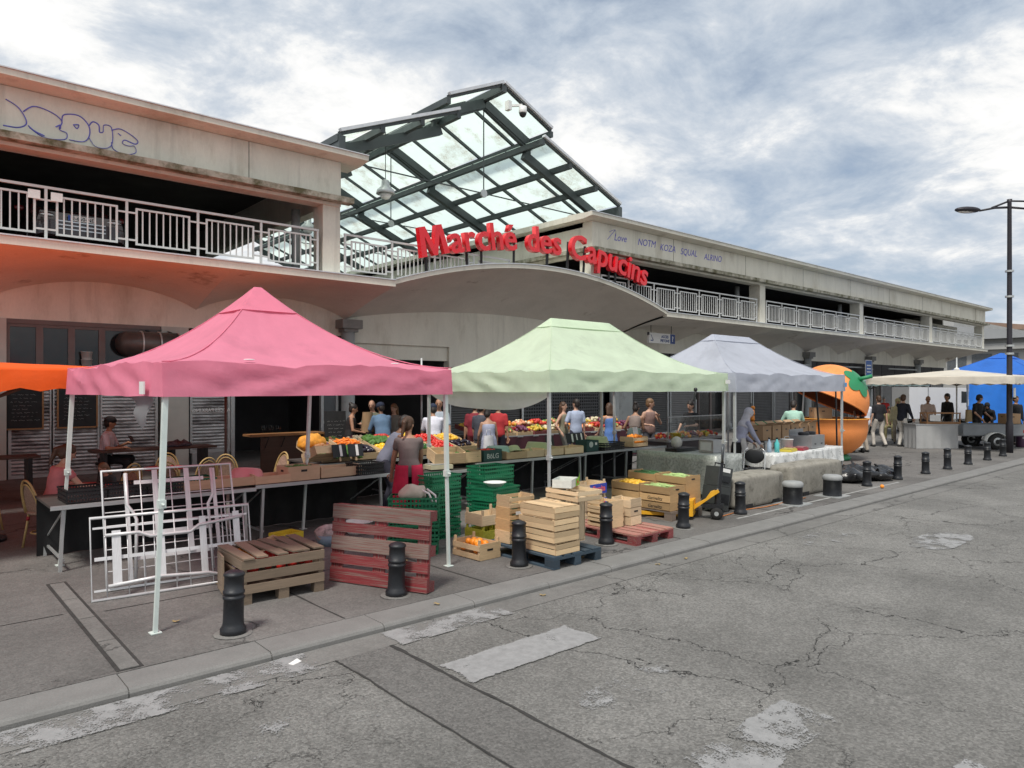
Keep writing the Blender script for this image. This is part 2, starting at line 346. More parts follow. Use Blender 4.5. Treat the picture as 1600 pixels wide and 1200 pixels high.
# worn crossing stripes
def paintmat(name, keep):
    m = bpy.data.materials.new(name); m.use_nodes = True; t = m.node_tree; n = t.nodes; l = t.links; p = n['Principled BSDF']; p.inputs['Roughness'].default_value = .8
    g = n.new('ShaderNodeNewGeometry')
    def nz(sc, det, ro):
        q = n.new('ShaderNodeTexNoise'); l.new(g.outputs['Position'], q.inputs['Vector']); q.inputs['Scale'].default_value = sc; q.inputs['Detail'].default_value = det; q.inputs['Roughness'].default_value = ro; return q.outputs[0]
    tcn = n.new('ShaderNodeTexCoord'); sp = n.new('ShaderNodeSeparateXYZ'); l.new(tcn.outputs['Generated'], sp.inputs[0])
    def edge(o_, w):
        a = n.new('ShaderNodeMath'); a.operation = 'SUBTRACT'; l.new(o_, a.inputs[0]); a.inputs[1].default_value = .5
        b = n.new('ShaderNodeMath'); b.operation = 'ABSOLUTE'; l.new(a.outputs[0], b.inputs[0])
        c = n.new('ShaderNodeMapRange'); l.new(b.outputs[0], c.inputs[0]); c.inputs[1].default_value = .5 - w; c.inputs[2].default_value = .5; c.inputs[3].default_value = 0; c.inputs[4].default_value = .32; return c.outputs[0]
    e = n.new('ShaderNodeMath'); e.operation = 'MAXIMUM'; l.new(edge(sp.outputs[0], .05), e.inputs[0]); l.new(edge(sp.outputs[1], .09), e.inputs[1])
    s1 = n.new('ShaderNodeMath'); s1.operation = 'MULTIPLY_ADD'; l.new(nz(70, 4, .75), s1.inputs[0]); s1.inputs[1].default_value = .42; l.new(nz(3.2, 8, .7), s1.inputs[2])
    s2 = n.new('ShaderNodeMath'); s2.operation = 'SUBTRACT'; l.new(s1.outputs[0], s2.inputs[0]); l.new(e.outputs[0], s2.inputs[1])
    r_ = n.new('ShaderNodeMapRange'); l.new(s2.outputs[0], r_.inputs[0]); r_.inputs[1].default_value = keep; r_.inputs[2].default_value = keep + .07; r_.inputs[3].default_value = 0; r_.inputs[4].default_value = .93
    v = n.new('ShaderNodeMapRange'); l.new(nz(14, 5, .7), v.inputs[0]); v.inputs[1].default_value = .3; v.inputs[2].default_value = .7; v.inputs[3].default_value = .23; v.inputs[4].default_value = .33
    cb = n.new('ShaderNodeCombineColor'); [l.new(v.outputs[0], cb.inputs[i]) for i in range(3)]; l.new(cb.outputs[0], p.inputs['Base Color']); l.new(r_.outputs[0], p.inputs['Alpha'])
    return m
fresh, worn, faint = paintmat('crossing_paint', .46), paintmat('worn_crossing_paint', .665), paintmat('faint_crossing_paint', .78)
for x0, x1, y0, y1, m_ in ((3.13, 4.52, 3.98, 4.42, fresh), (3.13, 4.45, 4.93, 5.34, worn), (.4, 2.58, 4.90, 5.36, worn), (3.35, 4.6, 1.95, 2.42, worn), (3.4, 4.6, 2.95, 3.4, faint), (1.1, 2.45, 3.95, 4.4, faint), (3.3, 4.66, .9, 1.36, worn), (1.1, 2.5, 2.9, 3.3, faint), (9.2, 10.6, 4.2, 4.9, faint)):
    struct(sheet('crossing_stripe', x0, x1, y0, y1, zr + .010, m_))
# pale dust spot on the far road
struct(MB().add([(10.95 + .8 * math.cos(i * math.pi / 12), 3.45 + .34 * math.sin(i * math.pi / 12), zr + .008) for i in range(24)], [tuple(range(24))]).build('road_stain', worn))
scr = mat('leaf_litter', (.30, .22, .10), .9, .3, 20)
for x, y, z_ in ((5.0, 5.2, zr + .01), (6.3, 5.85, .008), (7.4, 5.15, zr + .01), (3.9, 5.5, .01), (4.6, 7.1, .008), (6.9, 5.2, zr + .01), (1.9, 6.6, .008), (2.6, 7.6, .008)):
    tag(MB().grid(lambda u, v: ((u - .5) * .06, (v - .5) * .035, .01 * math.sin(3 * u + x) ** 2), 4, 2).build('litter_scrap', scr, None, loc=(x, y, z_), rz=x * 3), 'dry leaf scrap lying by the kerb', 'litter', 'leaf scraps by the kerb')

# ================================================================== market hall
YE, YW = 16.5, 19.3
deckshade = mat('shaded_deck_concrete', (.07, .068, .064), .9, .2, 1.2, space='World')  # concrete colour darkened to carry the deep shade inside the parking floor
hall = thing('market_hall', 'long two storey concrete market hall with parking deck and scalloped vault canopy', 'building', (0, 0, 0))
def part(mb, name, m, parent=hall, smooth=False): return mb.build(name, m, parent, smooth)
XSL = [-15.45, -11.15, -6.85, -2.55, 1.75, 6.05, 10.35]; XSR = [22.5 + 4.2 * i for i in range(10)] + [62.6]
def arch(u): return 1 - (2 * u - 1) ** 2
def vault(x0, x1, zs, rw, zf, rf, nu=16):
    mb = MB()
    def f(u, v):
        zw = zs + rw * arch(u) ** .85 if 0 < u < 1 else zs
        z = zw + (zf + rf * arch(u) - zw) * (v + .10 * math.sin(math.pi * v) * (1 - .0))
        return (x0 + (x1 - x0) * u, YW + (YE + .012 - YW) * v, z)
    mb.grid(f, nu, 8); return part(mb, 'vault_soffit', soffit, smooth=True)
def lunette(x0, x1, zl, zs, rw, nu=16, y=YW):
    mb = MB(); vs = []
    for i in range(nu + 1):
        u = i / nu; zt = zs + (rw * arch(u) ** .85 if 0 < u < 1 else 0) + .02
        x = x0 + (x1 - x0) * u; vs += [(x, y + .004, zl), (x, y + .004, zt), (x, y + .3, zl), (x, y + .3, zt)]
    fs = []
    for i in range(nu):
        a, b = 4 * i, 4 * i + 4; fs += [(a, b, b + 1, a + 1), (a + 2, a + 3, b + 3, b + 2), (a, a + 2, b + 2, b)]
    mb.add(vs, fs); return part(mb, 'lunette_wall', concrete)
for X in (XSL, XSR):
    for a, b in zip(X, X[1:]):
        vault(a, b, 4.08, .5, 4.79, 0); lunette(a, b, 3.6, 4.08, .5)
EX0, EX1 = 10.35, 22.5
vault(EX0, EX1, 4.12, .53, 4.87, 1.0, 36); lunette(EX0, EX1, 3.42, 4.12, .53, 36)
def ebow(x): return 1 - ((x - (EX0 + EX1) / 2) / ((EX1 - EX0) / 2)) ** 2
# fascia: straight edges with a zinc lip, bowed over the entrance
for a, b in ((-15.4, EX0), (EX1, 62.6)):
    part(MB().bb(a, b, YE, YE + .2, 4.79, 4.955), 'fascia', concrete)
    part(MB().bb(a, b, YE - .03, YE + .25, 4.958, 4.985), 'fascia_lip', zinc)
mb = MB(); m2 = MB(); K = 40
for j, (M_, z0, z1, y0, y1) in enumerate(((mb, -.01, .115, YE, YE + .25), (m2, .117, .145, YE - .03, YE + .3))):
    vs = []
    for i in range(K + 1):
        x = EX0 + (EX1 - EX0) * i / K; z = 4.87 + ebow(x); vs += [(x, y0, z + z0), (x, y0, z + z1), (x, y1, z + z1), (x, y1, z + z0)]
    M_.add(vs, [(4 * i + a, 4 * i + 4 + a, 4 * i + 4 + (a + 1) % 4, 4 * i + (a + 1) % 4) for i in range(K) for a in range(4)])
part(mb, 'entrance_fascia', concrete, smooth=False); part(m2, 'entrance_fascia_lip', zinc)
mb = MB(); mb.grid(lambda u, v: (EX0 + (EX1 - EX0) * u, YE + .25 + (YW - YE) * v, 4.87 + .12 + ebow(EX0 + (EX1 - EX0) * u) * (1 - v) - .04 * v), 36, 6); part(mb, 'entrance_shell', concrete, smooth=True)
# parking deck, interior of both floors
part(MB().bb(-15.4, EX0, YE + .2, 48, 4.80, 4.957), 'deck_slab', deckshade); part(MB().bb(EX1, 62.6, YE + .2, 48, 4.80, 4.957), 'deck_slab', deckshade)
part(MB().bb(EX0, EX1, YW, 48, 4.79, 4.955), 'deck_slab', deckshade)
part(MB().bb(-15.4, 62.6, 47.8, 48.1, 0, 8), 'rear_wall', darkwall)
part(MB().bb(-15.6, -15.4, YE + .3, 48, 0, 8), 'end_wall', concrete)
part(MB().bb(62.4, 62.6, YE + 3, 48, 0, 8), 'end_wall', concrete)
# upper storey: ledge, parapet, cap and flat roof for each block
for a, b, ca, cb in ((-15.4, 8.8, -15.6, 9.38), (18.4, 62.6, 17.95, 62.9)):
    part(MB().bb(a, b, 16.66, 17.1, 6.72, 6.80), 'parapet_beam', concrete)
    # crumbling ledge with an uneven front
    mb = MB(); n_ = int((b - a) / .25); vs = []
    for i in range(n_ + 1):
        x = a - .15 + (b - a + .4) * i / n_; e = .018 * n3(x * 1.9, 1) + .012 * n3(x * 6, 4); vs += [(x, 16.42 + e, 6.80 + .5 * e), (x, 16.40 + e, 6.93 + e), (x, 16.70, 6.96), (x, 16.70, 6.79)]
    fs = [(4 * i + k, 4 * i + 4 + k, 4 * i + 4 + (k + 1) % 4, 4 * i + (k + 1) % 4) for i in range(n_) for k in range(4)] + [(0, 1, 2, 3), (4 * n_ + 3, 4 * n_ + 2, 4 * n_ + 1, 4 * n_)]
    mb.add(vs, fs); part(mb, 'parapet_ledge', mossy)
    part(MB().bb(a, b, 16.66, 16.95, 6.94, 7.86), 'parapet_wall', concrete)
    for k_ in range(int((b - a) / 5.3)): part(MB().bb(b - 5.3 * (k_ + .45) - .006, b - 5.3 * (k_ + .45) + .006, 16.654, 16.70, 6.96, 7.86), 'expansion_joint', jointmat)
    part(MB().prism([(16.25, 7.93), (16.25, 8.05), (17.4, 8.10), (17.4, 7.87), (16.66, 7.87)], ca, cb, axis='X'), 'parapet_cap', concrete)
    part(MB().bb(ca, cb, 16.22, 16.42, 8.052, 8.075), 'cap_flashing', zinc)
    part(MB().bb(a, b, 17.1, 48, 7.7, 7.98), 'roof_slab', deckshade)
part(MB().bb(18.4, 18.7, 16.95, 47.8, 6.72, 7.86), 'side_parapet', concrete); part(MB().bb(17.95, 18.75, 17.41, 47.8, 7.87, 8.06), 'side_cap', concrete)
part(MB().bb(18.2, 18.4, 16.95, 47.8, 6.80, 6.94), 'side_ledge', mossy)
part(MB().bb(8.5, 8.8, 16.95, 47.8, 6.72, 7.86), 'side_parapet', concrete)
part(MB().bb(18.42, 18.7, 22, 47.8, 4.96, 6.72), 'side_wall', greywall)
for x in (8.57, 18.65, 29.97, 40.6, 51.3, 62.3, -2.2, -12.8):
    part(MB().bb(x - .24, x + .24, 16.72, 17.25, 5.78 if x == 18.65 else 4.957, 6.72), 'upper_pillar', concrete)
for x in (8.05, 29.45, 40.1): part(MB().lathe([(.11, 4.957), (.11, 6.72)], 14, (x, 17.7, 0)), 'downpipe', greywall, smooth=True)
for x in (-7, 1.5, 7.9, 24, 35, 46, 57):
    for y in (26, 36): part(MB().bb(x - .25, x + .25, y - .25, y + .25, 4.957, 7.7), 'inner_pillar', deckshade)
# closed office bay at the far end with its windows
part(MB().bb(51.5, 62.1, 18.4, 18.6, 4.957, 6.72), 'office_wall', concrete)
glassdark = glassmat('dark_window_glass', (.30, .33, .33))
for x in (54.6, 55.75, 56.9):
    w = part(MB().bb(x - .5, x + .5, 18.30, 18.40, 5.7, 6.55), 'window', greywall)
    MB().bb(x - .42, x + .42, 18.285, 18.298, 5.78, 6.47).build('pane', mat('office_pane', (.10, .12, .13), .12, .2, 2, space='World'), w)
# ---- ground floor fronts
capm = mat('weathered_capital', (.20, .20, .19), .85, .2, 4, space='World')
def column(x, r=.2):
    c = part(MB().lathe([(r + .05, 0), (r + .05, .3), (r, .34), (r, 3.72)], 20, (x, YW - .15, 0)), 'column', greywall, smooth=True)
    MB().box((x, YW - .15, 3.94), (.66, .6, .26)).box((x, YW - .15, 3.76), (.46, .42, .1)).build('capital', capm, c)
for x in (-6.85, 10.35, 22.5, 30.9, 39.3, 47.7, 56.1): column(x)
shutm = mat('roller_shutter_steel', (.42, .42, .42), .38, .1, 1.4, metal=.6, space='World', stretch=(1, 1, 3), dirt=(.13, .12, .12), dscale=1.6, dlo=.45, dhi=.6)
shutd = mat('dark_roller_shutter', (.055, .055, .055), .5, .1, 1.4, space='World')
framem = mat('brown_grey_frame', (.14, .115, .11), .6, .1, 3, space='World')
def shutter(x0, x1, z0, z1, m_, y=YW + .08, pitch=.082):
    mb = MB(); k = int((z1 - z0) / pitch) * 4
    mb.grid(lambda u, v: (x0 + (x1 - x0) * u, y - .013 * math.sin(2 * math.pi * v * k / 4) - .004 * n3(u * 3, v * 30), z0 + (z1 - z0) * v), 1, k)
    s = part(mb, 'roller_shutter', m_, smooth=True)
    MB().bb(x0 - .06, x0, y - .05, y + .05, z0, z1).bb(x1, x1 + .06, y - .05, y + .05, z0, z1).bb(x0, x1, y - .03, y + .03, z0, z0 + .07).build('shutter_guide', galv, s)
    return s
panem = mat('storefront_pane', (.02, .022, .024), .08, .2, 2, space='World')
def glazing(x0, x1, z0, z1, nbay):
    for i in range(nbay):
        a = x0 + (x1 - x0) * i / nbay; b = x0 + (x1 - x0) * (i + 1) / nbay
        w = part(MB().bb(a, a + .07, YW + .01, YW + .12, z0, z1).bb(b - .07, b, YW + .01, YW + .12, z0, z1).bb(a + .07, b - .07, YW + .012, YW + .118, z0, z0 + .07).bb(a + .07, b - .07, YW + .012, YW + .118, z1 - .07, z1), 'window', framem)
        MB().bb(a + .06, b - .06, YW + .05, YW + .06, z0 + .06, z1 - .06).build('pane', panem, w)
for a, b in ((-2.2, 1.4), (2.0, 5.15)): glazing(a, b, 2.52, 3.5, 5)
part(MB().bb(-15.4, 5.2, YW - .02, YW + .16, 3.5, 3.6), 'lintel', framem)
part(MB().bb(-15.4, 5.2, YW - .02, YW + .16, 2.4, 2.52), 'transom', framem)
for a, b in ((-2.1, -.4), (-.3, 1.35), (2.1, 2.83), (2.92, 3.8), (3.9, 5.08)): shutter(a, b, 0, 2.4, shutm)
palewall = mat('pale_pillar_render', (.46, .46, .42), .8, .1, 2, space='World')
for x0, x1 in ((5.2, 5.85), (1.45, 2.0), (-2.8, -2.25)): part(MB().bb(x0, x1, YW - .06, YW + .3, 0, 3.6), 'storefront_pillar', palewall)
s = shutter(5.97, 6.88, .35, 2.6, shutm); part(MB().bb(5.95, 7.0, YW - .02, YW + .14, 2.6, 3.6), 'transom_panel', framem)
part(MB().bb(5.95, 6.9, YW - .03, YW + .1, 0, .35), 'plinth', greywall)
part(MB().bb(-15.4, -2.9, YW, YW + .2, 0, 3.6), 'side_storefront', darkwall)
# open bar bay and its dark room
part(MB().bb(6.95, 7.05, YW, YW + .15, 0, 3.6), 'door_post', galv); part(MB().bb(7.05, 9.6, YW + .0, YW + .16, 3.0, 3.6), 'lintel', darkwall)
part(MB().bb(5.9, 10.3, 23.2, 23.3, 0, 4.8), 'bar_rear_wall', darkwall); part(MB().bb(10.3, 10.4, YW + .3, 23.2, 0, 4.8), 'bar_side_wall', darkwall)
d = part(MB().bb(9.55, 9.63, YW - .02, YW + .1, 0, 3.3).bb(10.03, 10.1, YW - .02, YW + .1, 0, 3.3).bb(9.63, 10.03, YW - .01, YW + .09, 1.0, 1.08), 'glazed_door', galv)
MB().bb(9.62, 10.04, YW + .03, YW + .045, .05, 3.25).build('pane', mat('grey_door_pane', (.10, .115, .125), .15, .1, 2, space='World'), d)
# entrance: dark hall, closed shutter and square grille
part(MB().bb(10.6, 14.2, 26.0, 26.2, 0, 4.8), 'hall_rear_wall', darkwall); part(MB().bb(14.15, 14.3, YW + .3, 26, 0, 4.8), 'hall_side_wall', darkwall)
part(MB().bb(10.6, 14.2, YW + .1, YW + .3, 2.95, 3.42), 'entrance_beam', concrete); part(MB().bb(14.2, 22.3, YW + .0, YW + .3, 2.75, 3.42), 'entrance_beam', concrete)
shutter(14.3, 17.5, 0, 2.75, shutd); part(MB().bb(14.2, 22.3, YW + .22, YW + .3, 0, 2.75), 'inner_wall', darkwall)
grm = mat('dark_grille_steel', (.06, .062, .066), .5, .1, 3, space='World')
mb = MB()
for i in range(34): x = 17.62 + i * .125; mb.bb(x - .025, x + .025, YW + .05, YW + .09, 0, 2.72)
for j in range(22): mb.bb(17.6, 21.8, YW + .04, YW + .05, .05 + j * .125, .10 + j * .125)
part(mb, 'security_grille', grm)
for a_ in (17.5, 21.8): part(MB().bb(a_, a_ + .1, YW, YW + .14, 0, 2.75), 'grille_frame', galv)
part(MB().bb(22.85, 23.8, YW - .05, YW + .25, 0, 3.6), 'storefront_pillar', greywall)
tube_m = mat('lit_tube', (1, 1, 1), .5, 0, 1, emit=(1, .97, .9, 4))
for x, y in ((11.4, 21.6), (13.2, 22.6), (12.2, 25)):
    t_ = thing('light_tube', 'lit fluorescent tube hanging inside the dark hall entrance', 'lamp', (x, y, 3.3), 0, 'lit tubes inside the entrance')
    MB().bb(-.62, .62, -.03, .03, -.06, -.02).build('tube', tube_m, t_); MB().bb(-.66, .66, -.05, .05, -.018, .03).build('housing', greywall, t_)
    MB().beam((-.5, 0, .03), (-.5, 0, 1.48), .012).beam((.5, 0, .03), (.5, 0, 1.48), .012).build('hanger', black, t_)
# right hand shop fronts: dark shutters, frames and lintels
x = 23.85
i = 0
while x < 61:
    w = 2.05 if i % 3 else 2.6
    if i % 4 == 2: glazing(x, x + w, 0.0, 2.9, 2); part(MB().bb(x, x + w, YW + .5, YW + .6, 0, 2.9), 'shop_inner_wall', darkwall)
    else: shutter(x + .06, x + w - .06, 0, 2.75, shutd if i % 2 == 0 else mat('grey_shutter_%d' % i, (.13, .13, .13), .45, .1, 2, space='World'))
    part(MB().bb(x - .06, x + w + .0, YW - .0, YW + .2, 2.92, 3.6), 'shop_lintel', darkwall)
    x += w + .14; i += 1
part(MB().bb(23.8, 62, YW + .25, YW + .35, 0, 3.6), 'shop_backing', darkwall)
for x in (26.0, 34, 42, 50): part(MB().bb(x, x + 5, YW - .5, YW - .42, 3.28, 3.36), 'cable_tray', greywall)
# exhaust duct over the terrace
dct = thing('exhaust_duct', 'big round metal exhaust duct with angled mouth over the terrace shop front', 'duct', (4.75, YW - .35, 3.12))
mb = MB(); mb.tube([(-.35, .25, 0), (-.3, .1, 0), (-.1, 0, 0), (.75, 0, 0)], .3, 18)
mb.build('pipe', mat('duct_metal', (.10, .09, .085), .45, .2, 4, metal=.5), dct, True)
for q in (-.1, .3, .74): MB().tube([(q - .015, 0, 0), (q + .015, 0, 0)], .325, 18).build('band', galv, dct, True)
MB().tube([(.76, 0, 0), (.765, 0, 0)], .29, 18).build('mouth', black, dct, True)
for q in (.1, .6): MB().beam((q, 0, .3), (q, .35, .36), .03).build('bracket', black, dct)

# ================================================================== railings
def railing(x0, n_, z0, label, y=16.72, sp=1.45, base=None):
    bz = (lambda x_: max(0.0, base(x0 + x_) - z0)) if base else (lambda x_: 0.0)
    t = thing('balcony_railing', label, 'railing', (x0, y, z0), 0, 'grey balcony railings')
    Lr = sp * n_
    link('top_rail', ubox(rails), t, (Lr / 2, 0, 1.05), scale=(Lr + .06, .05, .05))
    for i in range(n_ + 1):
        b_ = bz(i * sp)
        if b_ < .95: link('post', ubox(rails), t, (i * sp, .0, (b_ + 1.025) / 2), scale=(.05, .04, 1.025 - b_))
    for i in range(n_):
        a, b = i * sp + .17, (i + 1) * sp - .17
        b0, b1 = bz(a), bz(b); bm = max(b0, b1)
        p = MB().bb(0, b - a, -.018, .018, .87, .91)
        if bm < .12: p.bb(0, b - a, -.018, .018, .12, .16)
        if b0 < .8: p.bb(0, .04, -.018, .018, max(.16, b0), .87)
        if b1 < .8: p.bb(b - a - .04, b - a, -.018, .018, max(.16, b1), .87)
        for zz_ in ((.22, .8) if bm < .2 else (.8,) if bm < .75 else ()): p.bb(-.146, 0, -.012, .012, zz_ - .018, zz_ + .018).bb(b - a, b - a + .146, -.012, .012, zz_ - .018, zz_ + .018)
        po = p.build('railing_panel', rails, t, loc=(a, 0, 0))
        for k in range(7):
            xk = (b - a) * (k + 1) / 8; lo = max(.16, bz(a + xk))
            if lo < .84: link('railing_bar', ubox(rails), po, (xk, 0, (lo + .87) / 2), scale=(.026, .02, .87 - lo))
    return t
def shell_z(x): return 4.99 + (ebow(x) * .93 if EX0 < x < EX1 else -.01)
railing(-3.42, 8, 4.985, 'balcony railing on the parking deck in front of the parked car')
railing(8.95, 4, 4.99, 'short balcony railing beside the concrete pillar, under the glass roof', sp=1.42, base=shell_z)
railing(18.95, 7, 4.985, 'balcony railing just right of the red sign letters', sp=1.5, base=shell_z)
railing(30.3, 7, 4.985, 'balcony railing in the second bay to the right of the sign', sp=1.43)
railing(40.95, 7, 4.985, 'balcony railing in the third bay to the right of the sign', sp=1.43)
railing(51.65, 7, 4.985, 'balcony railing in front of the office windows at the hall end', sp=1.48)
# white notice boxes fixed on the left railing
for dx in (-.2, .18): board('notice_box', whitesteel, bpy.data.objects['balcony_railing'], (4 * 1.45 + dx, -.03, .88), (.2, .03, .17))

# ================================================================== glass roof
gr = thing('glass_roof', 'steel and glass gable roof with raised ridge over the market entrance', 'roof', (0, 0, 0))
RG = glassmat('milky_roof_glass', (.80, .93, .87), .05, .76, (.34, .29, .2), (.84, .96, .89))
RC, Y0, Y1 = 15.45, 18.0, 44.0
def slope(side, h0, z0, h1, z1, rows, ov=0.35):
    """one glazed slope: panes between rafters every 2 m, purlins, main frames every 6 m"""
    sx_ = lambda h: RC + side * h
    ns = int((Y1 - Y0) / 2)
    dz = (z1 - z0) / (h1 - h0); nl = math.hypot(1, dz)
    for r in range(rows):
        a = h0 + (h1 - h0) * r / rows; b = h0 + (h1 - h0) * (r + 1) / rows; za = z0 + dz * (a - h0); zb = z0 + dz * (b - h0)
        pm = MB(); pts = [(side * (a + .02), .04, za), (side * (b - .02), .04, zb), (side * (b - .02), 1.96, zb), (side * (a + .02), 1.96, za)]
        pm.add(pts, [(0, 1, 2, 3)]); pme = pm.mesh('glass_pane', RG)
        for k in range(ns): link('glass_pane', pme, gr, (RC, Y0 + 2 * k, 0))
    for k in range(ns + 1):
        y = Y0 + 2 * k
        bar('glazing_bar', darksteel, gr, (sx_(h0), y, z0 - .05), (sx_(h1), y, z1 - .05), .085, .11)
    for r in range(rows + 1):
        h = h0 + (h1 - h0) * r / rows; z = z0 + dz * (h - h0)
        bar('purlin', darksteel, gr, (sx_(h), Y0 - .05, z - .17), (sx_(h), Y1, z - .17), .15, .2)
    bar('edge_flashing', zinc, gr, (sx_(h0), Y0 - .06, z0 + .03), (sx_(h1), Y0 - .06, z1 + .03), .14, .09)
    for y in (Y0 + 1.0, Y0 + 7, Y0 + 13, Y0 + 19, Y0 + 25): bar('main_rafter', darksteel, gr, (sx_(h0), y, z0 - .38), (sx_(h1), y, z1 - .38), .2, .3)
for sd in (-1, 1):
    slope(sd, .03, 12.22, 2.25, 11.22, 1)
    slope(sd, 1.85, 10.86, 6.0, 9.18, 3)
    bar('eave_beam', darksteel, gr, (RC + sd * 5.95, Y0 - .1, 8.86), (RC + sd * 5.95, Y1, 8.86), .2, .42)
    for y in (Y0 + 1, Y0 + 7, Y0 + 13, Y0 + 19):
        bar('strut', darksteel, gr, (RC + sd * 2.1, y, 10.5), (RC + sd * 2.1, y, 11.0), .12, .12)
        bar('eave_post', darksteel, gr, (RC + sd * (5.9 if sd > 0 else 6.9), y, 8.0), (RC + sd * 5.9, y, 8.7), .18, .18)
        bar('monitor_rafter', darksteel, gr, (RC, y, 11.75), (RC + sd * 2.1, y, 10.75), .14, .2)
bar('ridge_beam', darksteel, gr, (RC, Y0 - .1, 12.02), (RC, Y1, 12.02), .2, .22)
for y in (Y0 + 1, Y0 + 7, Y0 + 13):
    bar('tie_rod', darksteel, gr, (RC - 5.9, y, 8.75), (RC + 5.9, y, 8.75), .035, .035)
    bar('hanger_rod', darksteel, gr, (RC, y, 11.7), (RC, y, 8.75), .03, .03)
    MB().lathe([(.14, -.03), (.14, .03)], 16, (0, 0, 0), rot=Euler((R(90), 0, 0))).build('tie_disc', galv, gr, loc=(RC, y, 8.75))
# lamps and camera under the glass
for q, (x, y, z) in enumerate(((RC - 3.9, 19.0, 8.05), (RC - 3.6, 25.0, 8.0))):
    t = thing('pendant_lamp', ('bell shaped pendant lamp hanging beside the concrete pillar' if q == 0 else 'bell shaped pendant lamp deeper under the glass roof'), 'lamp', (x, y, z))
    MB().lathe([(.05, .42), (.12, .38), (.13, .22), (.26, .1), (.29, -.02), (.27, -.03), (.05, .05)], 18, caps=False).build('shade', galv, t, True)
    MB().lathe([(.0, -.02), (.2, -.02), (.12, -.16), (0, -.2)], 16, caps=False).build('diffuser', whitesteel, t, True)
    MB().tube([(0, 0, .4), (0, 0, 10.0 - z - .05)], .012, 6).build('cord', black, t)
t = thing('dome_camera', 'white dome security camera on the front of the glass roof ridge', 'camera', (RC + .15, Y0 - .12, 11.28))
MB().box((0, 0, .2), (.14, .2, .3)).beam((0, 0, .2), (.4, -.25, .25), .07).build('bracket', whitesteel, t)
MB().lathe([(.02, .22), (.13, .2), (.14, .0), (.13, -.02)], 16, (.42, -.26, 0)).build('housing', whitesteel, t, True)
MB().ell((.42, -.26, -.03), (.12, .12, .13)).build('dome', black, t, True)

# ================================================================== sign letters on the bowed fascia
FONT_N = [0]
def text_mesh(s, size, extrude=.0, offset=.0, name='letter', m_=None, bevel=0.0, align='LEFT', res=4, shear=0):
    cu = bpy.data.curves.new(name, 'FONT'); cu.body = s; cu.size = size; cu.extrude = extrude; cu.offset = offset; cu.bevel_depth = bevel; cu.align_x = align; cu.resolution_u = res; cu.shear = shear
    ob = bpy.data.objects.new(name, cu); COL.objects.link(ob)
    me = bpy.data.meshes.new_from_object(ob.evaluated_get(bpy.context.evaluated_depsgraph_get()))
    bpy.data.objects.remove(ob); bpy.data.curves.remove(cu); me.name = name; me.materials.clear()
    if m_: me.materials.append(m_)
    return me
def mdim(me):
    xs = [v.co.x for v in me.vertices]; return (min(xs), max(xs)) if xs else (0, 0)
signred = mat('red_sign_lacquer', (.72, .008, .018), .3, .06, 3, coat=.3)
sign = thing('market_sign', 'red raised letters reading Marché des Capucins on black posts above the entrance', 'sign', (0, 0, 0))
txt = 'Marché des Capucins'; SZ = 1.14
lets = []
for ch in txt:
    if ch == ' ': lets.append((None, .34)); continue
    if ch == 'M': me = MB().prism([(0, 0), (.19, 0), (.235, .56), (.43, 0), (.57, 0), (.765, .56), (.81, 0), (1.0, 0), (.90, .83), (.69, .83), (.50, .28), (.31, .83), (.10, .83)], -.085, .085, axis='Z').mesh('letter', signred)
    else: me = text_mesh(ch, SZ, .085, .02, 'letter', signred)
    a, b = mdim(me); lets.append((me, b - a, a))
tot = sum(l_[1] for l_ in lets) + .055 * len(lets)
X_A, X_B = 11.12, 21.15; k = (X_B - X_A) / tot
def sbase(x): return 4.97 + ebow(x) + .44
xc = X_A
for l_ in lets:
    w = l_[1] * k
    if l_[0] is not None:
        xm = xc + w / 2; sl_ = math.atan(-2 * (xm - (EX0 + EX1) / 2) / ((EX1 - EX0) / 2) ** 2)
        o = link('letter', l_[0], sign, (xm - math.cos(sl_) * (l_[1] / 2 + l_[2]) * k, YE - .02, sbase(xm) - math.sin(sl_) * (l_[1] / 2) * k), rot=(R(90), -sl_, 0), scale=(k, 1.0, 1))
    xc += w + .055 * k
for i, x in enumerate((11.45, 12.9, 13.45, 14.75, 16.2, 17.15, 17.95, 19.25, 19.6, 20.7)):
    s_ = -2 * (x - 16.42) / 6.07 ** 2
    bar('post', black, sign, (x + .05 * s_, YE + .16, sbase(x) - .47), (x - .3 * s_, YE + .11, sbase(x) + .55), .07, .07)
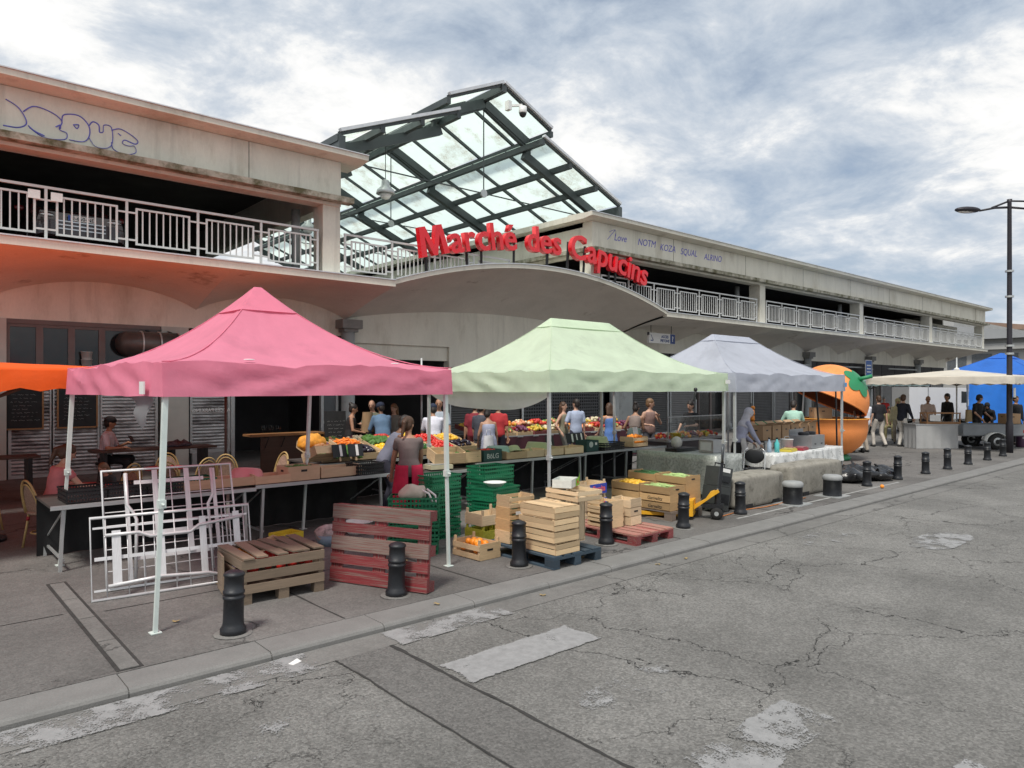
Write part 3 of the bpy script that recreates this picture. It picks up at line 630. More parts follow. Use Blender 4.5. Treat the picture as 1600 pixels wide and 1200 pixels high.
# ================================================================== tents
def fabric(name, col, tr=.36, var=.07, rough=.75): return mat(name, col, rough, var, 2.2, bump=.9, bscale=4.0, transl=tr, dirt=[c_ * .78 for c_ in col], dscale=1.6, dlo=.54, dhi=.8)
def canopy(a, b, l, ze, zp, zv, p=1.35, sag=.06, ns=22, nk=26, seed=0, scal=0, wr=.034):
    """pop-up canopy: rings from ridge to eave, then the valance"""
    mb = MB(); rings = []
    def side(hx, hy, k, ex):   # k in 0..4 around the rectangle
        i = int(k) % 4; t = k - int(k); c = [(-1, -1), (1, -1), (1, 1), (-1, 1)]
        x = c[i][0] + (c[(i + 1) % 4][0] - c[i][0]) * t; y = c[i][1] + (c[(i + 1) % 4][1] - c[i][1]) * t
        return x * hx, y * hy, 4 * t * (1 - t), c[i], c[(i + 1) % 4]
    P_ = 4 * nk
    for r in range(ns + 1):
        s = max(r / ns, .012); ring = []
        for q in range(P_):
            x, y, w, _, _ = side(l + (a - l) * s, b * s, 4 * q / P_, 0)
            z = ze + (zp - ze) * (1 - s) ** p - sag * w * 4 * s * (1 - s) * .7
            z += wr * s * n3(x * 2.3 + seed, y * 2.3, seed) + (.012 * n3(x * .9, y * 7 + seed, 2) + .012 * n3(x * 7, y * .9 + seed, 5)) * s * (1 - s) * 2 * (wr > .002)
            kq = 4 * q / P_; z += wr * (1.1 * n3(kq * 7 + seed * 3, s * 1.3, seed) * s + .9 * n3(kq * 17 + seed, s * 2.2, 4) * s * s) * min(1, w * 4)
            ring.append((x, y, z))
        rings.append(ring)
    nv = 8
    for v in range(1, nv + 1):
        ring = []; t = v / nv
        for q in range(P_):
            x, y, w, c0, c1 = side(a, b, 4 * q / P_, 0); i = int(4 * q / P_) % 4
            nx, ny = ((0, -1), (1, 0), (0, 1), (-1, 0))[i]
            o_ = (.03 * t * n3(x * 1.2 + seed, y * 1.2, 9) + (.036 * n3((x + y) * 2.6 + t * 1.6 + seed, t * 1.2, 3) + .024 * n3((x - y) * 4.5 - t * 2.2 + seed, t * 1.5, 6)) * math.sin(math.pi * min(t, .8))) * min(1, w * 3) * (1 if wr > .01 else .4) + .02 * t
            zb = zv + .012 * n3(x * 2 + seed, y * 2) * w + (scal * abs(math.sin((x if ny else y) * math.pi / .42)) if scal else 0)
            z = rings[ns][q][2] * (1 - t) + zb * t
            ring.append((x + nx * o_, y + ny * o_, z))
        rings.append(ring)
    vs = [p_ for r_ in rings for p_ in r_]
    fs = [(r_ * P_ + q, r_ * P_ + (q + 1) % P_, (r_ + 1) * P_ + (q + 1) % P_, (r_ + 1) * P_ + q) for r_ in range(len(rings) - 1) for q in range(P_)]
    fs.append(tuple(range(P_ - 1, -1, -1)))
    mb.add(vs, fs); return mb
def tent(label, cx, cy, rz, a, b, l, ze, zp, zv, col, legm, p=1.35, group=None, capf=.2, seed=0, legs=None, hem=None, sag=.06):
    t = thing('market_tent', label, 'tent', (cx, cy, 0), rz, group)
    fm = fabric('tent_fabric_%d' % seed, col)
    c = canopy(a, b, l, ze, zp, zv, p, seed=seed, sag=sag).build('canopy', fm, t, False)
    c.data.polygons.foreach_set('use_smooth', [True] * len(c.data.polygons)); c.data.set_sharp_from_angle(angle=R(24))
    for sx_, sy_ in ((-1, -1), (1, -1), (1, 1), (-1, 1)):   # piped hip seams
        MB().tube([(sx_ * (l + (a - l) * q / 14), sy_ * b * q / 14, ze + (zp - ze) * (1 - max(q / 14, .012)) ** p + .004) for q in range(15)], .006, 5).build('hip_seam', fm, t, True)
    if capf:
        mb = MB(); nk = 8
        def f(s, k):
            i = int(k) % 4; tt = k - int(k); cc = [(-1, -1), (1, -1), (1, 1), (-1, 1)]
            x = cc[i][0] + (cc[(i + 1) % 4][0] - cc[i][0]) * tt; y = cc[i][1] + (cc[(i + 1) % 4][1] - cc[i][1]) * tt
            return (x * (l + (a - l) * s), y * b * s, ze + (zp - ze) * (1 - s) ** p + .012)
        mb.grid(lambda u, v: f(.012 + (capf - .012) * v, 3.9999 * u), 32, 4); mb.build('peak_cap', fm, t, True)
    for i, (sx_, sy_) in enumerate(((-1, -1), (1, -1), (1, 1), (-1, 1))):
        dx, dy = (legs or {}).get(i, (0, 0)); x, y = sx_ * (a - .05), sy_ * (b - .05)
        lg = MB().beam((x, y, ze - .04), (x + dx * .45, y + dy * .45, 1.05), .042).build('leg', legm, t)
        MB().beam((x + dx * .42, y + dy * .42, 1.12), (x + dx, y + dy, .012), .032).build('lower_leg', legm, lg)
        MB().box((x + dx, y + dy, .006), (.085, .085, .008)).build('foot_plate', legm, lg)
        MB().box((x + dx * .44, y + dy * .44, 1.07), (.06, .06, .07)).cap((x + dx * .44, y + dy * .44 - .03, 1.07), (x + dx * .44, y + dy * .44 - .06, 1.07), .012, .012, 6).build('leg_clamp', legm, lg)
    for (x0, y0, x1, y1) in ((-1, -1, 1, -1), (1, -1, 1, 1), (1, 1, -1, 1), (-1, 1, -1, -1)):
        A = Vector((x0 * (a - .08), y0 * (b - .08), 0)); B = Vector((x1 * (a - .08), y1 * (b - .08), 0)); n_ = 4 if (B - A).length < 3.6 else 6
        mb = MB()
        for i in range(n_):
            q0 = A + (B - A) * i / n_; q1 = A + (B - A) * (i + 1) / n_; zt, zb = ze - .06, zv + .05
            mb.beam(q0 + Vector((0, 0, zt)), q1 + Vector((0, 0, zb)), .018, .03).beam(q0 + Vector((.012, .012, zb)), q1 + Vector((.012, .012, zt)), .018, .03)
        mb.build('truss', legm, t)
    hm = hem or mat('hem_%d' % seed, [c_ * .8 for c_ in col], .8)
    return t
alu = mat('aluminium_leg', (.50, .52, .52), .4, .08, 6, metal=.35)
mintleg = mat('pale_mint_leg', (.60, .67, .64), .42, .08, 6, dirt=(.4, .42, .4), dscale=9, dlo=.6, dhi=.8)
pink = tent('faded pink pop-up market tent with a single pointed peak', 3.22, 8.1, R(2.6), 1.56, 1.62, .02, 2.27, 3.22, 1.975, (.86, .28, .40), mintleg, 1.85, seed=1, legs={0: (-.10, -.04), 1: (.05, 0), 2: (-.12, 0), 3: (-.14, 0)}, sag=.05)
green = tent('pale green ridge-roofed market tent beside the pink one', 9.2, 8.6, 0, 2.27, 1.52, .72, 2.30, 3.24, 1.99, (.70, .82, .63), alu, 1.6, seed=2, capf=.12)
grey = tent('blue grey ridge-roofed market tent next to the orange kiosk', 14.22, 8.7, 0, 2.32, 1.52, .72, 2.33, 3.22, 1.97, (.55, .58, .66), alu, 1.55, seed=3, capf=.12)
patch = mat('white_label', (.75, .75, .73), .6, .05, 5)
for x, z in ((-1.62, 2.05),): board('label_patch', patch, pink, (x - .0, -1.30, z), (.012, .12, .11))
for x, y in ((-.72, -1.42), (.9, -1.46)): MB().ell((x, y, 2.315), (.06, .03, .008), 10, 5).build('label_patch', patch, pink)
board('label_patch', patch, green, (2.20, -1.565, 2.16), (.14, .012, .07)); board('label_patch', mat('blue_label', (.1, .3, .55), .5), grey, (2.26, -1.565, 2.12), (.1, .012, .1))
# black tie on the green tent, net flap on the pink one, white sheet along the green tent's side
MB().cap((0, 0, 0), (.06, .02, -.14), .02, .012, 6).cap((0, 0, 0), (-.05, 0, -.17), .02, .012, 6).ell((0, 0, .02), .035, 8, 6).build('tie', black, green, True, loc=(1.2, -1.56, 2.0))
mb = MB(); mb.grid(lambda u, v: (-1.57 + .05 * math.sin(5 * v) * (1 - v), -1.35 + .55 * u * (1 - .45 * v) + .1 * v, 1.99 - .30 * v * (1 - .55 * abs(u - .35)) - .03 * u), 8, 8)
mb.build('net_flap', mat('grey_net', (.22, .23, .24), .7, .1, 5, transl=.4), pink, True)
mb = MB(); mb.grid(lambda u, v: (-2.18 + .05 * n3(u * 3, v * 2) + .3 * v * math.sin(math.pi * u) * .3, -1.44 + 2.9 * u, 2.04 - (.10 + .25 * math.sin(math.pi * u) ** .8 + .02 * math.sin(9 * u)) * v), 24, 6)
mb.build('white_sheet', fabric('white_sheet', (.78, .78, .77), .35), green, True)

def parasol(label, cx, cy, a, b, ze, zp, zv, col, seed, scal=.05, polem=None, rz=0, group=None, ph=None, name='market_parasol'):
    t = thing(name, label, 'parasol', (cx, cy, 0), rz, group); fm = fabric('parasol_fabric_%d' % seed, col, .14)
    canopy(a, b, .02, ze, zp, zv, 1.1, .03, 8, 20, seed, scal, .006).build('canopy', fm, t, True)
    pm = polem or galv
    MB().tube([(0, 0, .0), (0, 0, (ph or zp) + .05)], .025, 10).build('pole', pm, t, True)
    MB().lathe([(.0, 0), (.28, 0), (.28, .05), (.05, .09), (.04, .3), (0, .3)], 18, caps=False).build('base', castiron, t, True)
    MB().lathe([(.09, zp + .0), (.08, zp + .04), (.03, zp + .07), (.02, zp + .1), (0, zp + .1)], 12, caps=False).build('finial', whitesteel, t, True)
    for i in range(8):
        q = math.pi * i / 4; c_, s_ = math.cos(q), math.sin(q); k = min(a / max(abs(c_), 1e-6), b / max(abs(s_), 1e-6)) * .98
        MB().beam((.03 * c_, .03 * s_, zp - .06), (k * c_, k * s_, ze - .05), .02, .028).beam((.03 * c_, .03 * s_, zp - .55), (k * .45 * c_, k * .45 * s_, ze + (zp - ze) * .5 - .08), .016, .02).build('rib', mat('rib_wood_%d_%d' % (seed, i), (.1, .07, .05), .6) if i == 0 else bpy.data.materials['rib_wood_%d_0' % seed], t)
    return t
orange = (.92, .115, .006); brownpole = mat('brown_pole', (.13, .08, .07), .5, .1, 4)
parasol('orange flat parasol over the seated woman on the bar terrace', .95, 11.75, 1.95, 1.95, 2.28, 2.40, 2.0, orange, 11, .05, brownpole)
parasol('orange flat parasol over the bar counter behind the pink tent', 5.15, 14.6, 1.95, 1.95, 2.3, 2.44, 2.05, orange, 12, .05, brownpole)
parasol('orange flat parasol against the striped shutters of the bar terrace', .9, 15.9, 2.0, 1.95, 2.3, 2.44, 2.05, orange, 13, .05, brownpole)
parasol('added orange flat parasol, out of view at the street end of the bar terrace', -3.2, 13.4, 2.0, 2.0, 2.3, 2.44, 2.05, orange, 14, .05, brownpole)  # unseen parasol, added to bounce orange light onto the vault soffit
parasol('added orange flat parasol, out of view deep under the vaults at the street end', -3.1, 17.3, 1.95, 1.8, 2.3, 2.44, 2.05, orange, 16, .05, brownpole)  # another unseen parasol, put in to strengthen the orange glow above
parasol('dull maroon parasol standing before the hall entrance', 10.1, 14.9, 1.6, 1.4, 2.35, 2.52, 2.2, (.30, .07, .09), 15, .03, alu, ph=2.75)

# ================================================================== bollards
bl = MB().lathe([(0.0, 0), (.105, 0), (.105, .05), (.088, .075), (.084, .10), (.08, .30), (.088, .305), (.088, .325), (.08, .33), (.08, .345), (.088, .35), (.088, .37), (.08, .375), (.078, .495), (.086, .5), (.086, .515), (.07, .53), (.03, .545), (0, .55)], 22, caps=False).mesh('post', castiron, True)
blb = MB().lathe([(0, 0), (.16, 0), (.15, .006), (0, .008)], 16, caps=False).mesh('mortar_ring', gutmat, True)
BL = [(2.17, 5.98, 'black ribbed iron bollard in front of the weathered slatted crate'), (3.78, 6.02, 'black ribbed iron bollard in front of the upright red pallet'), (5.46, 6.07, 'black ribbed iron bollard beside the tall crate stack on the blue pallet'), (7.09, 6.17, 'black ribbed iron bollard beside the lying red pallet'), (8.74, 6.13, 'black ribbed iron bollard in front of the pallet of vegetable trays'), (10.37, 6.17, 'black ribbed iron bollard at the end of the concrete blocks, by the grey case'),
      (15.3, 6.19, 'black ribbed iron bollard at the near end of the rubbish bags'), (16.88, 6.17, 'black ribbed iron bollard at the far end of the rubbish bags'), (18.49, 6.14, 'black ribbed iron bollard, second past the rubbish bags'), (19.94, 6.12, 'black ribbed iron bollard, third past the rubbish bags'), (21.6, 6.14, 'black ribbed iron bollard, fourth past the rubbish bags'), (23.3, 6.15, 'black ribbed iron bollard beside the trailer wheel'), (25.0, 6.2, 'black ribbed iron bollard just before the lamp post')]
for x, y, lb in BL:
    t = thing('bollard', lb, 'bollard', (x, y, 0), random.uniform(0, 6), 'kerbside bollards')
    link('post', bl, t, (0, 0, 0), scale=(1, 1, .96 + .06 * random.random())); link('mortar_ring', blb, t, (0, 0, .001)); t.rotation_euler = (R(random.uniform(-1.6, 1.6)), R(random.uniform(-1.6, 1.6)), random.uniform(0, 6))
sb = MB().lathe([(0, 0), (.17, 0), (.165, .02), (.165, .30), (.17, .30)], 26, caps=False).mesh('drum', castiron, True)
sb2 = MB().lathe([(.172, .30), (.178, .305), (.178, .36), (.15, .39), (.05, .40), (0, .40)], 26, caps=False).mesh('top_cap', mat('grey_cap', (.28, .29, .29), .6, .15, 7), True)
sb3 = MB().box((0, 0, .006), (.52, .48, .012)).mesh('base_plate', galv)
for x, y, lb in ((12.0, 6.12, 'short wide retractable bollard with grey cap, before the joint of the blocks'), (13.46, 6.08, 'short wide retractable bollard with grey cap, before the second block')):
    t = thing('retractable_bollard', lb, 'bollard', (x, y, 0), 0, 'short wide bollards'); link('drum', sb, t, (0, 0, .01)); link('top_cap', sb2, t, (0, 0, .01)); link('base_plate', sb3, t, (0, 0, 0))
# concrete blocks
blockm = mat('weathered_block', (.27, .255, .22), .95, .2, 12, bump=.8, bscale=60, dirt=(.12, .11, .09), dscale=6, dlo=.52, dhi=.68, fine=.2)
def stone_block(label, x0, x1, y0, y1, h):
    t = thing('concrete_block', label, 'concrete block', ((x0 + x1) / 2, (y0 + y1) / 2, 0), 0)
    a, b, r = (x1 - x0) / 2, (y1 - y0) / 2, .11; mb = MB()
    def f(u, v):
        th = 2 * math.pi * u; ph = math.pi * (v - .5)
        sg = lambda w, e: math.copysign(abs(w) ** e, w)
        x = a * sg(math.cos(ph), .22) * sg(math.cos(th), .3); y = b * sg(math.cos(ph), .22) * sg(math.sin(th), .3); z = h / 2 + h / 2 * sg(math.sin(ph), .22)
        k = 1 + .012 * n3(x * 6, y * 6, z * 6); return (x * k, y * k, max(z + .008 * n3(x * 5, y * 5, z), .0))
    mb.grid(f, 56, 26); mb.build('block', blockm, t, True)
    for s_ in (-.55, .55): MB().bb(s_ * a - .12, s_ * a + .12, -b - .004, b + .004, 0.0, .075).build('fork_slot', black, t)
stone_block('rough concrete block leaning place of the grey case, mossy and stained', 10.62, 12.28, 6.38, 6.93, .55)
stone_block('rough concrete block between the retractable bollards and the silver table', 12.62, 14.8, 6.42, 6.97, .59)

# ================================================================== lamp post
t = thing('street_lamp', 'tall dark double-armed street lamp at the far end of the bollards', 'street lamp', (26.6, 6.42, 0))
lp = mat('dark_lamp_paint', (.02, .018, .025), .5, .1, 3)
MB().lathe([(.105, 0), (.105, .9), (.085, 1.0), (.06, 7.9), (.075, 8.0), (0, 8.0)], 16).build('pole', lp, t, True)
for sg, tip in ((-1, -.12), (1, .25)):
    dx, dy = .80 * sg, -.60 * sg
    MB().tube([(0, 0, 7.75), (dx * .5, dy * .5, 7.72), (dx * 1.0, dy * 1.0, 7.62 if sg < 0 else 8.0)], [.04, .035, .03], 8).tube([(0, 0, 7.95), (dx * .6, dy * .6, 7.72 if sg < 0 else 7.95)], .03, 8).build('arm', lp, t, True)
    h = MB().ell((dx * 1.4, dy * 1.4, 7.64 if sg < 0 else 8.05), (.42, .17, .10), 18, 10, rot=Euler((0, 0, math.atan2(dy, dx)))).build('lamp_head', lp, t, True)
    MB().ell((dx * 1.42, dy * 1.42, 7.60 if sg < 0 else 8.0), (.33, .13, .07), 14, 8, rot=Euler((0, 0, math.atan2(dy, dx)))).build('lens', mat('lamp_lens', (.6, .6, .58), .2), h, True)
for z in (3.1, 3.35, 4.9, 5.7): MB().lathe([(.12, z), (.12, z + .06)], 14).build('clamp', galv, t)
MB().box((-.06, -.15, 1.9), (.2, .02, .3)).build('sticker', patch, t)
# ================================================================== crates, pallets, boxes
def wood(name, col, rough=.75, var=.16, dirt=None, dlo=.55, dhi=.75): return mat(name, col, rough, var, 2.5, bump=.35, bscale=14, stretch=(1.2, 9, 9), rnd=.26, dirt=dirt, dscale=2.0, dlo=dlo, dhi=dhi, fine=.08)
pine = wood('fresh_poplar', (.60, .44, .26)); pine2 = wood('pale_poplar', (.66, .51, .33)); oldwood = wood('weathered_wood', (.21, .158, .112), .85, .2, (.09, .07, .055)); tanwood = wood('tan_tray_wood', (.48, .31, .15))
redwood = wood('worn_red_pallet_paint', (.20, .022, .027), .75, .25, (.20, .15, .13), .5, .60); redgrey = wood('grey_worn_red_board', (.17, .135, .115), .85, .3, (.17, .03, .03), .48, .62); redwood2 = wood('red_and_bare_boards', (.36, .06, .06), .75, .2, (.38, .25, .19), .44, .52); bluewood = wood('blue_grey_pallet_paint', (.035, .06, .085), .8, .2, (.10, .09, .08)); greywood = wood('grey_pallet_wood', (.16, .125, .10))
card = mat('cardboard', (.40, .26, .15), .85, .08, 3, rnd=.1); cardpale = mat('pale_cardboard', (.55, .40, .26), .85, .08, 3, rnd=.1)
greenpl = mat('green_crate_plastic', (.012, .16, .075), .4, .1, 4, rnd=.12); blackpl = mat('black_crate_plastic', (.012, .012, .014), .5, .15, 4)
ORD = ['bottom', 'second from the bottom', 'third from the bottom', 'fourth from the bottom', 'fifth from the bottom', 'sixth from the bottom']
def ordn(i, n): return 'topmost' if i == n - 1 and n > 1 else ORD[i]
def wcrate(label, loc, rz, L_=.58, W_=.39, H_=.13, nside=1, m_=pine, ends='panel', post=0.0, group=None, rot=None, bottom=6, handle=False, gap=.02, name='wooden_crate', m_end=None, cat='crate'):
    """slatted crate: long side slats, end boards, corner posts, bottom slats, each a board of its own"""
    t = thing(name, label, cat, loc, rz, group)
    if rot is not None: t.rotation_euler = rot
    jz = lambda: random.uniform(-.0025, .0025); jr = lambda: R(random.uniform(-.9, .9)); th = .008; hs = (H_ - .01 - gap * (nside - 1)) / nside
    for s_ in (-1, 1):
        for i in range(nside): board('side_slat', m_, t, (0, s_ * (W_ / 2 - th / 2), .01 + hs / 2 + i * (hs + gap) + jz()), (L_ * random.uniform(.985, 1.01), th, hs), rot=(jr() * 2, jr() * .7, 0))
    for s_ in (-1, 1):
        if ends == 'panel': board('end_panel', m_end or m_, t, (s_ * (L_ / 2 - .006), 0, .008 + (H_ - .004) / 2 + .006), (W_ - .018, .011, H_ + .012), rot=(0, 0, R(90)))
        else:
            for i in range(nside): board('end_slat', m_, t, (s_ * (L_ / 2 + .005), 0, .01 + hs / 2 + i * (hs + gap) + jz()), (W_ * random.uniform(.98, 1.02), th, hs), rot=(jr() * 2, jr() * .7, R(90)))
        if handle: board('hand_hole', black, t, (s_ * (L_ / 2 + .0006), 0, H_ * .66), (.09, .003, .022), rot=(0, 0, R(90)))
        for q in (-1, 1): board('corner_post', m_, t, (s_ * (L_ / 2 - .025), q * (W_ / 2 - .022), (H_ + post) / 2 + .004), (H_ + post, .026, .026), rot=(0, R(90), 0))
    for i in range(bottom):
        w = (W_ - .03) / bottom; board('bottom_slat', m_, t, (0, -W_ / 2 + .015 + w * (i + .5), .004), (L_ - .02, w * .78, .007))
    return t
def pallet(label, loc, rz, m_, rot=None, mtop=None, name='pallet'):
    t = thing(name, label, 'pallet', loc, rz)
    if rot is not None: t.rotation_euler = rot
    tops = ((-.33, .145), (-.165, .10), (0, .145), (.165, .10), (.33, .145))
    for k_, (y, w) in enumerate(tops): board('deck_board', (mtop[k_ % len(mtop)] if isinstance(mtop, (list, tuple)) else mtop) or m_, t, (0, y, .133), (1.2, w, .022))
    for x in (-.53, 0, .53): board('stringer_board', m_, t, (x, 0, .111), (.8, .145, .021), rot=(0, 0, R(90)))
    for x in (-.53, 0, .53):
        for y in (-.35, 0, .35): board('block', m_, t, (x, y, .061), (.145, .10, .078))
    for y in (-.35, 0, .35): board('bottom_board', m_, t, (0, y, .011), (1.2, .10, .021))
    return t
# lattice plastic crate meshes, shared
def lattice(L_, H_, nb, nh):
    mb = MB()
    for i in range(nh): z = H_ * i / (nh - 1); mb.bb(-L_ / 2, L_ / 2, -.006, .006, max(z - .014, 0), min(z + .014, H_))
    for i in range(nb + 1): x = -L_ / 2 + L_ * i / nb; mb.bb(max(x - .007, -L_ / 2), min(x + .007, L_ / 2), -.0045, .0045, .01, H_ - .01)
    return mb
LAT = {}
def pcrate(label, loc, rz, m_=greenpl, L_=.6, W_=.4, H_=.2, group=None, rot=None, name='plastic_crate', floor=True):
    key = (m_.name, L_, W_, H_)
    if key not in LAT: LAT[key] = (lattice(L_, H_, 13, 4).mesh('lattice_wall', m_), lattice(W_, H_, 9, 4).mesh('lattice_wall', m_), MB().bb(-L_ / 2, L_ / 2, -W_ / 2, W_ / 2, 0, .012).mesh('floor', m_), MB().bb(-L_ / 2 - .012, L_ / 2 + .012, -W_ / 2 - .012, -W_ / 2 + .006, H_ - .02, H_).bb(-L_ / 2 - .012, L_ / 2 + .012, W_ / 2 - .006, W_ / 2 + .012, H_ - .02, H_).bb(-L_ / 2 - .012, -L_ / 2 + .006, -W_ / 2, W_ / 2, H_ - .02, H_).bb(L_ / 2 - .006, L_ / 2 + .012, -W_ / 2, W_ / 2, H_ - .02, H_).mesh('rim', m_))
    a, b, f, r_ = LAT[key]; t = thing(name, label, 'crate', loc, rz, group)
    if rot is not None: t.rotation_euler = rot
    link('lattice_wall', a, t, (0, -W_ / 2, 0)); link('lattice_wall', a, t, (0, W_ / 2, 0)); link('lattice_wall', b, t, (-L_ / 2, 0, 0), R(90)); link('lattice_wall', b, t, (L_ / 2, 0, 0), R(90)); link('floor', f, t, (0, 0, 0)); link('rim', r_, t, (0, 0, 0))
    return t
def carton(label, loc, rz, L_=.4, W_=.3, H_=.2, m_=card, flaps=True, rot=None, name='cardboard_box', holes=True, group=None, solid=False):
    t = thing(name, label, 'box', loc, rz, group)
    if rot is not None: t.rotation_euler = rot
    for s_ in (-1, 1):
        w = board('side', m_, t, (0, s_ * (W_ / 2 - .003), H_ / 2), (L_, .006, H_)); board('end', m_, t, (s_ * (L_ / 2 - .003), 0, H_ / 2), (W_ - .012, .006, H_), rot=(0, 0, R(90)))
        if holes: board('hand_hole', black, t, (0, s_ * (W_ / 2 + .0005), H_ * .68), (.09, .003, .03)); board('hand_hole', black, t, (s_ * (L_ / 2 + .0005), 0, H_ * .68), (.08, .003, .03), rot=(0, 0, R(90)))
    board('bottom', m_, t, (0, 0, .004), (L_ - .012, W_ - .012, .006))
    if solid: board('top_flap', m_, t, (0, 0, H_ - .003), (L_ - .013, W_ - .013, .006))
    elif flaps:
        for s_ in (-1, 1): board('flap', m_, t, (0, s_ * (W_ / 2 + .06), H_ + .04), (L_ - .02, .005, .14), rot=(R(-58 * s_), 0, 0))
    return t
def sphere_mesh(name, m_, r=(1, 1, 1), n=12, k=8, lump=0): 
    mb = MB(); mb.ell((0, 0, 0), r, n, k)
    if lump: mb.v = [tuple(c * (1 + lump * n3(*(Vector(v) * 2.2))) for c in v) for v in mb.v]
    return mb.mesh(name, m_, True)
def fill(name, label, cat, group, loc, rz, L_, W_, z, n_, me, s_, dome=.05, rot_any=True, tilt=None):
    """single fruits heaped in a crate"""
    M_ = Matrix.Translation(loc) @ (Euler(tilt).to_matrix().to_4x4() if tilt else Matrix.Rotation(rz, 4, 'Z')); out = []
    cols = max(1, int(round(math.sqrt(n_ * L_ / W_)))); rows = max(1, int(math.ceil(n_ / cols)))
    for i in range(n_):
        u = (i % cols + .5) / cols + random.uniform(-.22, .22) / cols; v = (i // cols + .5) / rows + random.uniform(-.22, .22) / rows
        p = Vector(((u - .5) * L_, (v - .5) * W_, z + dome * math.sin(math.pi * min(max(u, 0), 1)) * math.sin(math.pi * min(max(v, 0), 1)) + random.uniform(-.008, .008)))
        o = link(name, me, None, M_ @ p, rot=(random.uniform(-.5, .5), random.uniform(-.5, .5), random.uniform(0, 6.28)) if rot_any else (0, 0, rz + random.uniform(-.3, .3)), scale=[s_ * random.uniform(.88, 1.12)] * 3)
        tag(o, label, cat, group); out.append(o)
    return out
fr = lambda nm, c, **k: mat(nm, c, k.pop('rough', .4), k.pop('var', .12), 3, rnd=.14, **k)
Mor = sphere_mesh('orange', fr('orange_peel', (.85, .28, .02), bump=.1, bscale=30)); Myel = sphere_mesh('yellow_fruit', fr('yellow_fruit_skin', (.80, .46, .04)), (1, .9, .85)); Mcuc = sphere_mesh('cucumber', fr('pale_green_marrow', (.36, .50, .20)), (2.4, .55, .55)); Mzuc = sphere_mesh('courgette', fr('dark_courgette', (.05, .14, .05)), (2.8, .5, .5))
Mred = sphere_mesh('tomato', fr('tomato_skin', (.62, .03, .02), rough=.25), (1, 1, .82)); Mgp = sphere_mesh('green_pepper', fr('green_pepper_skin', (.04, .15, .03), rough=.25), (1, .9, .95), lump=.25); Myp = sphere_mesh('yellow_pepper', fr('yellow_pepper_skin', (.85, .50, .02), rough=.25), (1, .9, .95), lump=.25); Maub = sphere_mesh('aubergine', fr('aubergine_skin', (.014, .008, .02), rough=.2), (1.7, .75, .75)); Mcar = MB().tube([(-1.5, 0, 0), (-.6, 0, 0), (1.0, .02, 0), (1.5, 0, 0)], [.12, .26, .36, .15], 8).mesh('carrot', fr('carrot_skin', (.85, .22, .02)), True)
Mon = sphere_mesh('onion', fr('onion_skin', (.52, .24, .09)), (1, 1, .85)); Mpur = sphere_mesh('red_onion', fr('purple_skin', (.13, .03, .09)), (1, 1, .9)); Mleaf = sphere_mesh('leafy_green', fr('leafy_green', (.07, .17, .03), rough=.6), (1.2, .8, .6), 14, 10, .9)

# ---- upright red pallet, weathered crate box, white bed frames
pallet('worn red pallet standing upright on its long edge behind a bollard', (3.93, 6.45, .4), 0, redwood, rot=Euler((R(90 - 5), 0, R(-66))), mtop=[redwood, redwood, redgrey, redwood, redgrey])
cb = thing('slatted_crate', 'weathered grey-brown slatted pallet crate with loose plank lid', 'crate', (2.93, 7.03, 0), R(-3))
for s_ in (-1, 1):
    for i in range(3): board('side_slat', oldwood, cb, (0, s_ * .37, .145 + i * .115), (.82, .018, .085)); board('end_slat', oldwood, cb, (s_ * .40, 0, .145 + i * .115), (.72, .018, .085), rot=(0, 0, R(90)))
    for x in (-.36, 0, .36): board('foot_block', oldwood, cb, (x, s_ * .32, .05), (.1, .1, .1))
    for x in (-.38, .38): board('corner_post', oldwood, cb, (x, s_ * .335, .25), (.3, .05, .05), rot=(0, R(90), 0))
for i, (y, a) in enumerate(((-.32, 2), (-.20, -3), (-.09, 4), (.03, -2), (.15, 3), (.28, -1))): pass
for i, (x, a) in enumerate(((-.35, 1), (-.2, -2), (-.04, 5), (.1, 7), (.23, -2), (.37, 0))): board('lid_plank', oldwood, cb, (x, .0 + .01 * i, .432 + .004 * (i % 2)), (.78, .105, .016), rot=(R(.5), 0, R(90 + a)))
board('floor_slat', oldwood, cb, (0, 0, .11), (.78, .66, .014))
fill('tomato', 'red tomato inside the weathered slatted crate', 'tomato', 'tomatoes in the weathered crate', (2.93, 7.03, 0), 0, .66, .58, .29, 26, Mred, .05)
fill('orange', 'orange lying in the gaps of the weathered crate lid', 'orange', 'oranges in the weathered crate', (2.7, 7.2, 0), 0, .3, .25, .36, 6, Mor, .05, 0)
board('loose_side', oldwood, cb, (-.46, .1, .23), (.44, .016, .36), rot=(0, R(4), R(80)))
frm = mat('silver_bed_frame', (.62, .63, .64), .4, .1, 6, metal=.25, dirt=(.35, .35, .35), dscale=7, dlo=.58, dhi=.8)
def bedframe(label, loc, rot, Wd, Ht, bars_v, bars_h, wires_v, wires_h, inner):
    t = thing('steel_frame', label, 'frame', loc); t.rotation_euler = rot
    r_ = .016; MB().tube([(0, 0, r_), (Wd, 0, r_), (Wd, 0, Ht), (0, 0, Ht)], r_, 8, closed=True).build('outer_tube', frm, t, True)
    for x, z0, z1, w in bars_v: board('flat_bar', frm, t, (x, -.012, (z0 + z1) / 2), (z1 - z0, .012, w * 1.3), rot=(0, R(-90), 0))
    for z, x0, x1, w in bars_h: board('cross_bar', frm, t, ((x0 + x1) / 2, .012, z), (x1 - x0, .014, w))
    for x in wires_v: link('wire', WV, t, (x, .004, 0), scale=(1, 1, Ht))
    for z in wires_h: link('wire', WH, t, (0, .006, z), scale=(Wd, 1, 1))
    for pts in inner: MB().tube([(x, -.02, z) for x, z in pts], .017, 8).build('bent_rail', frm, t, True)
    return t
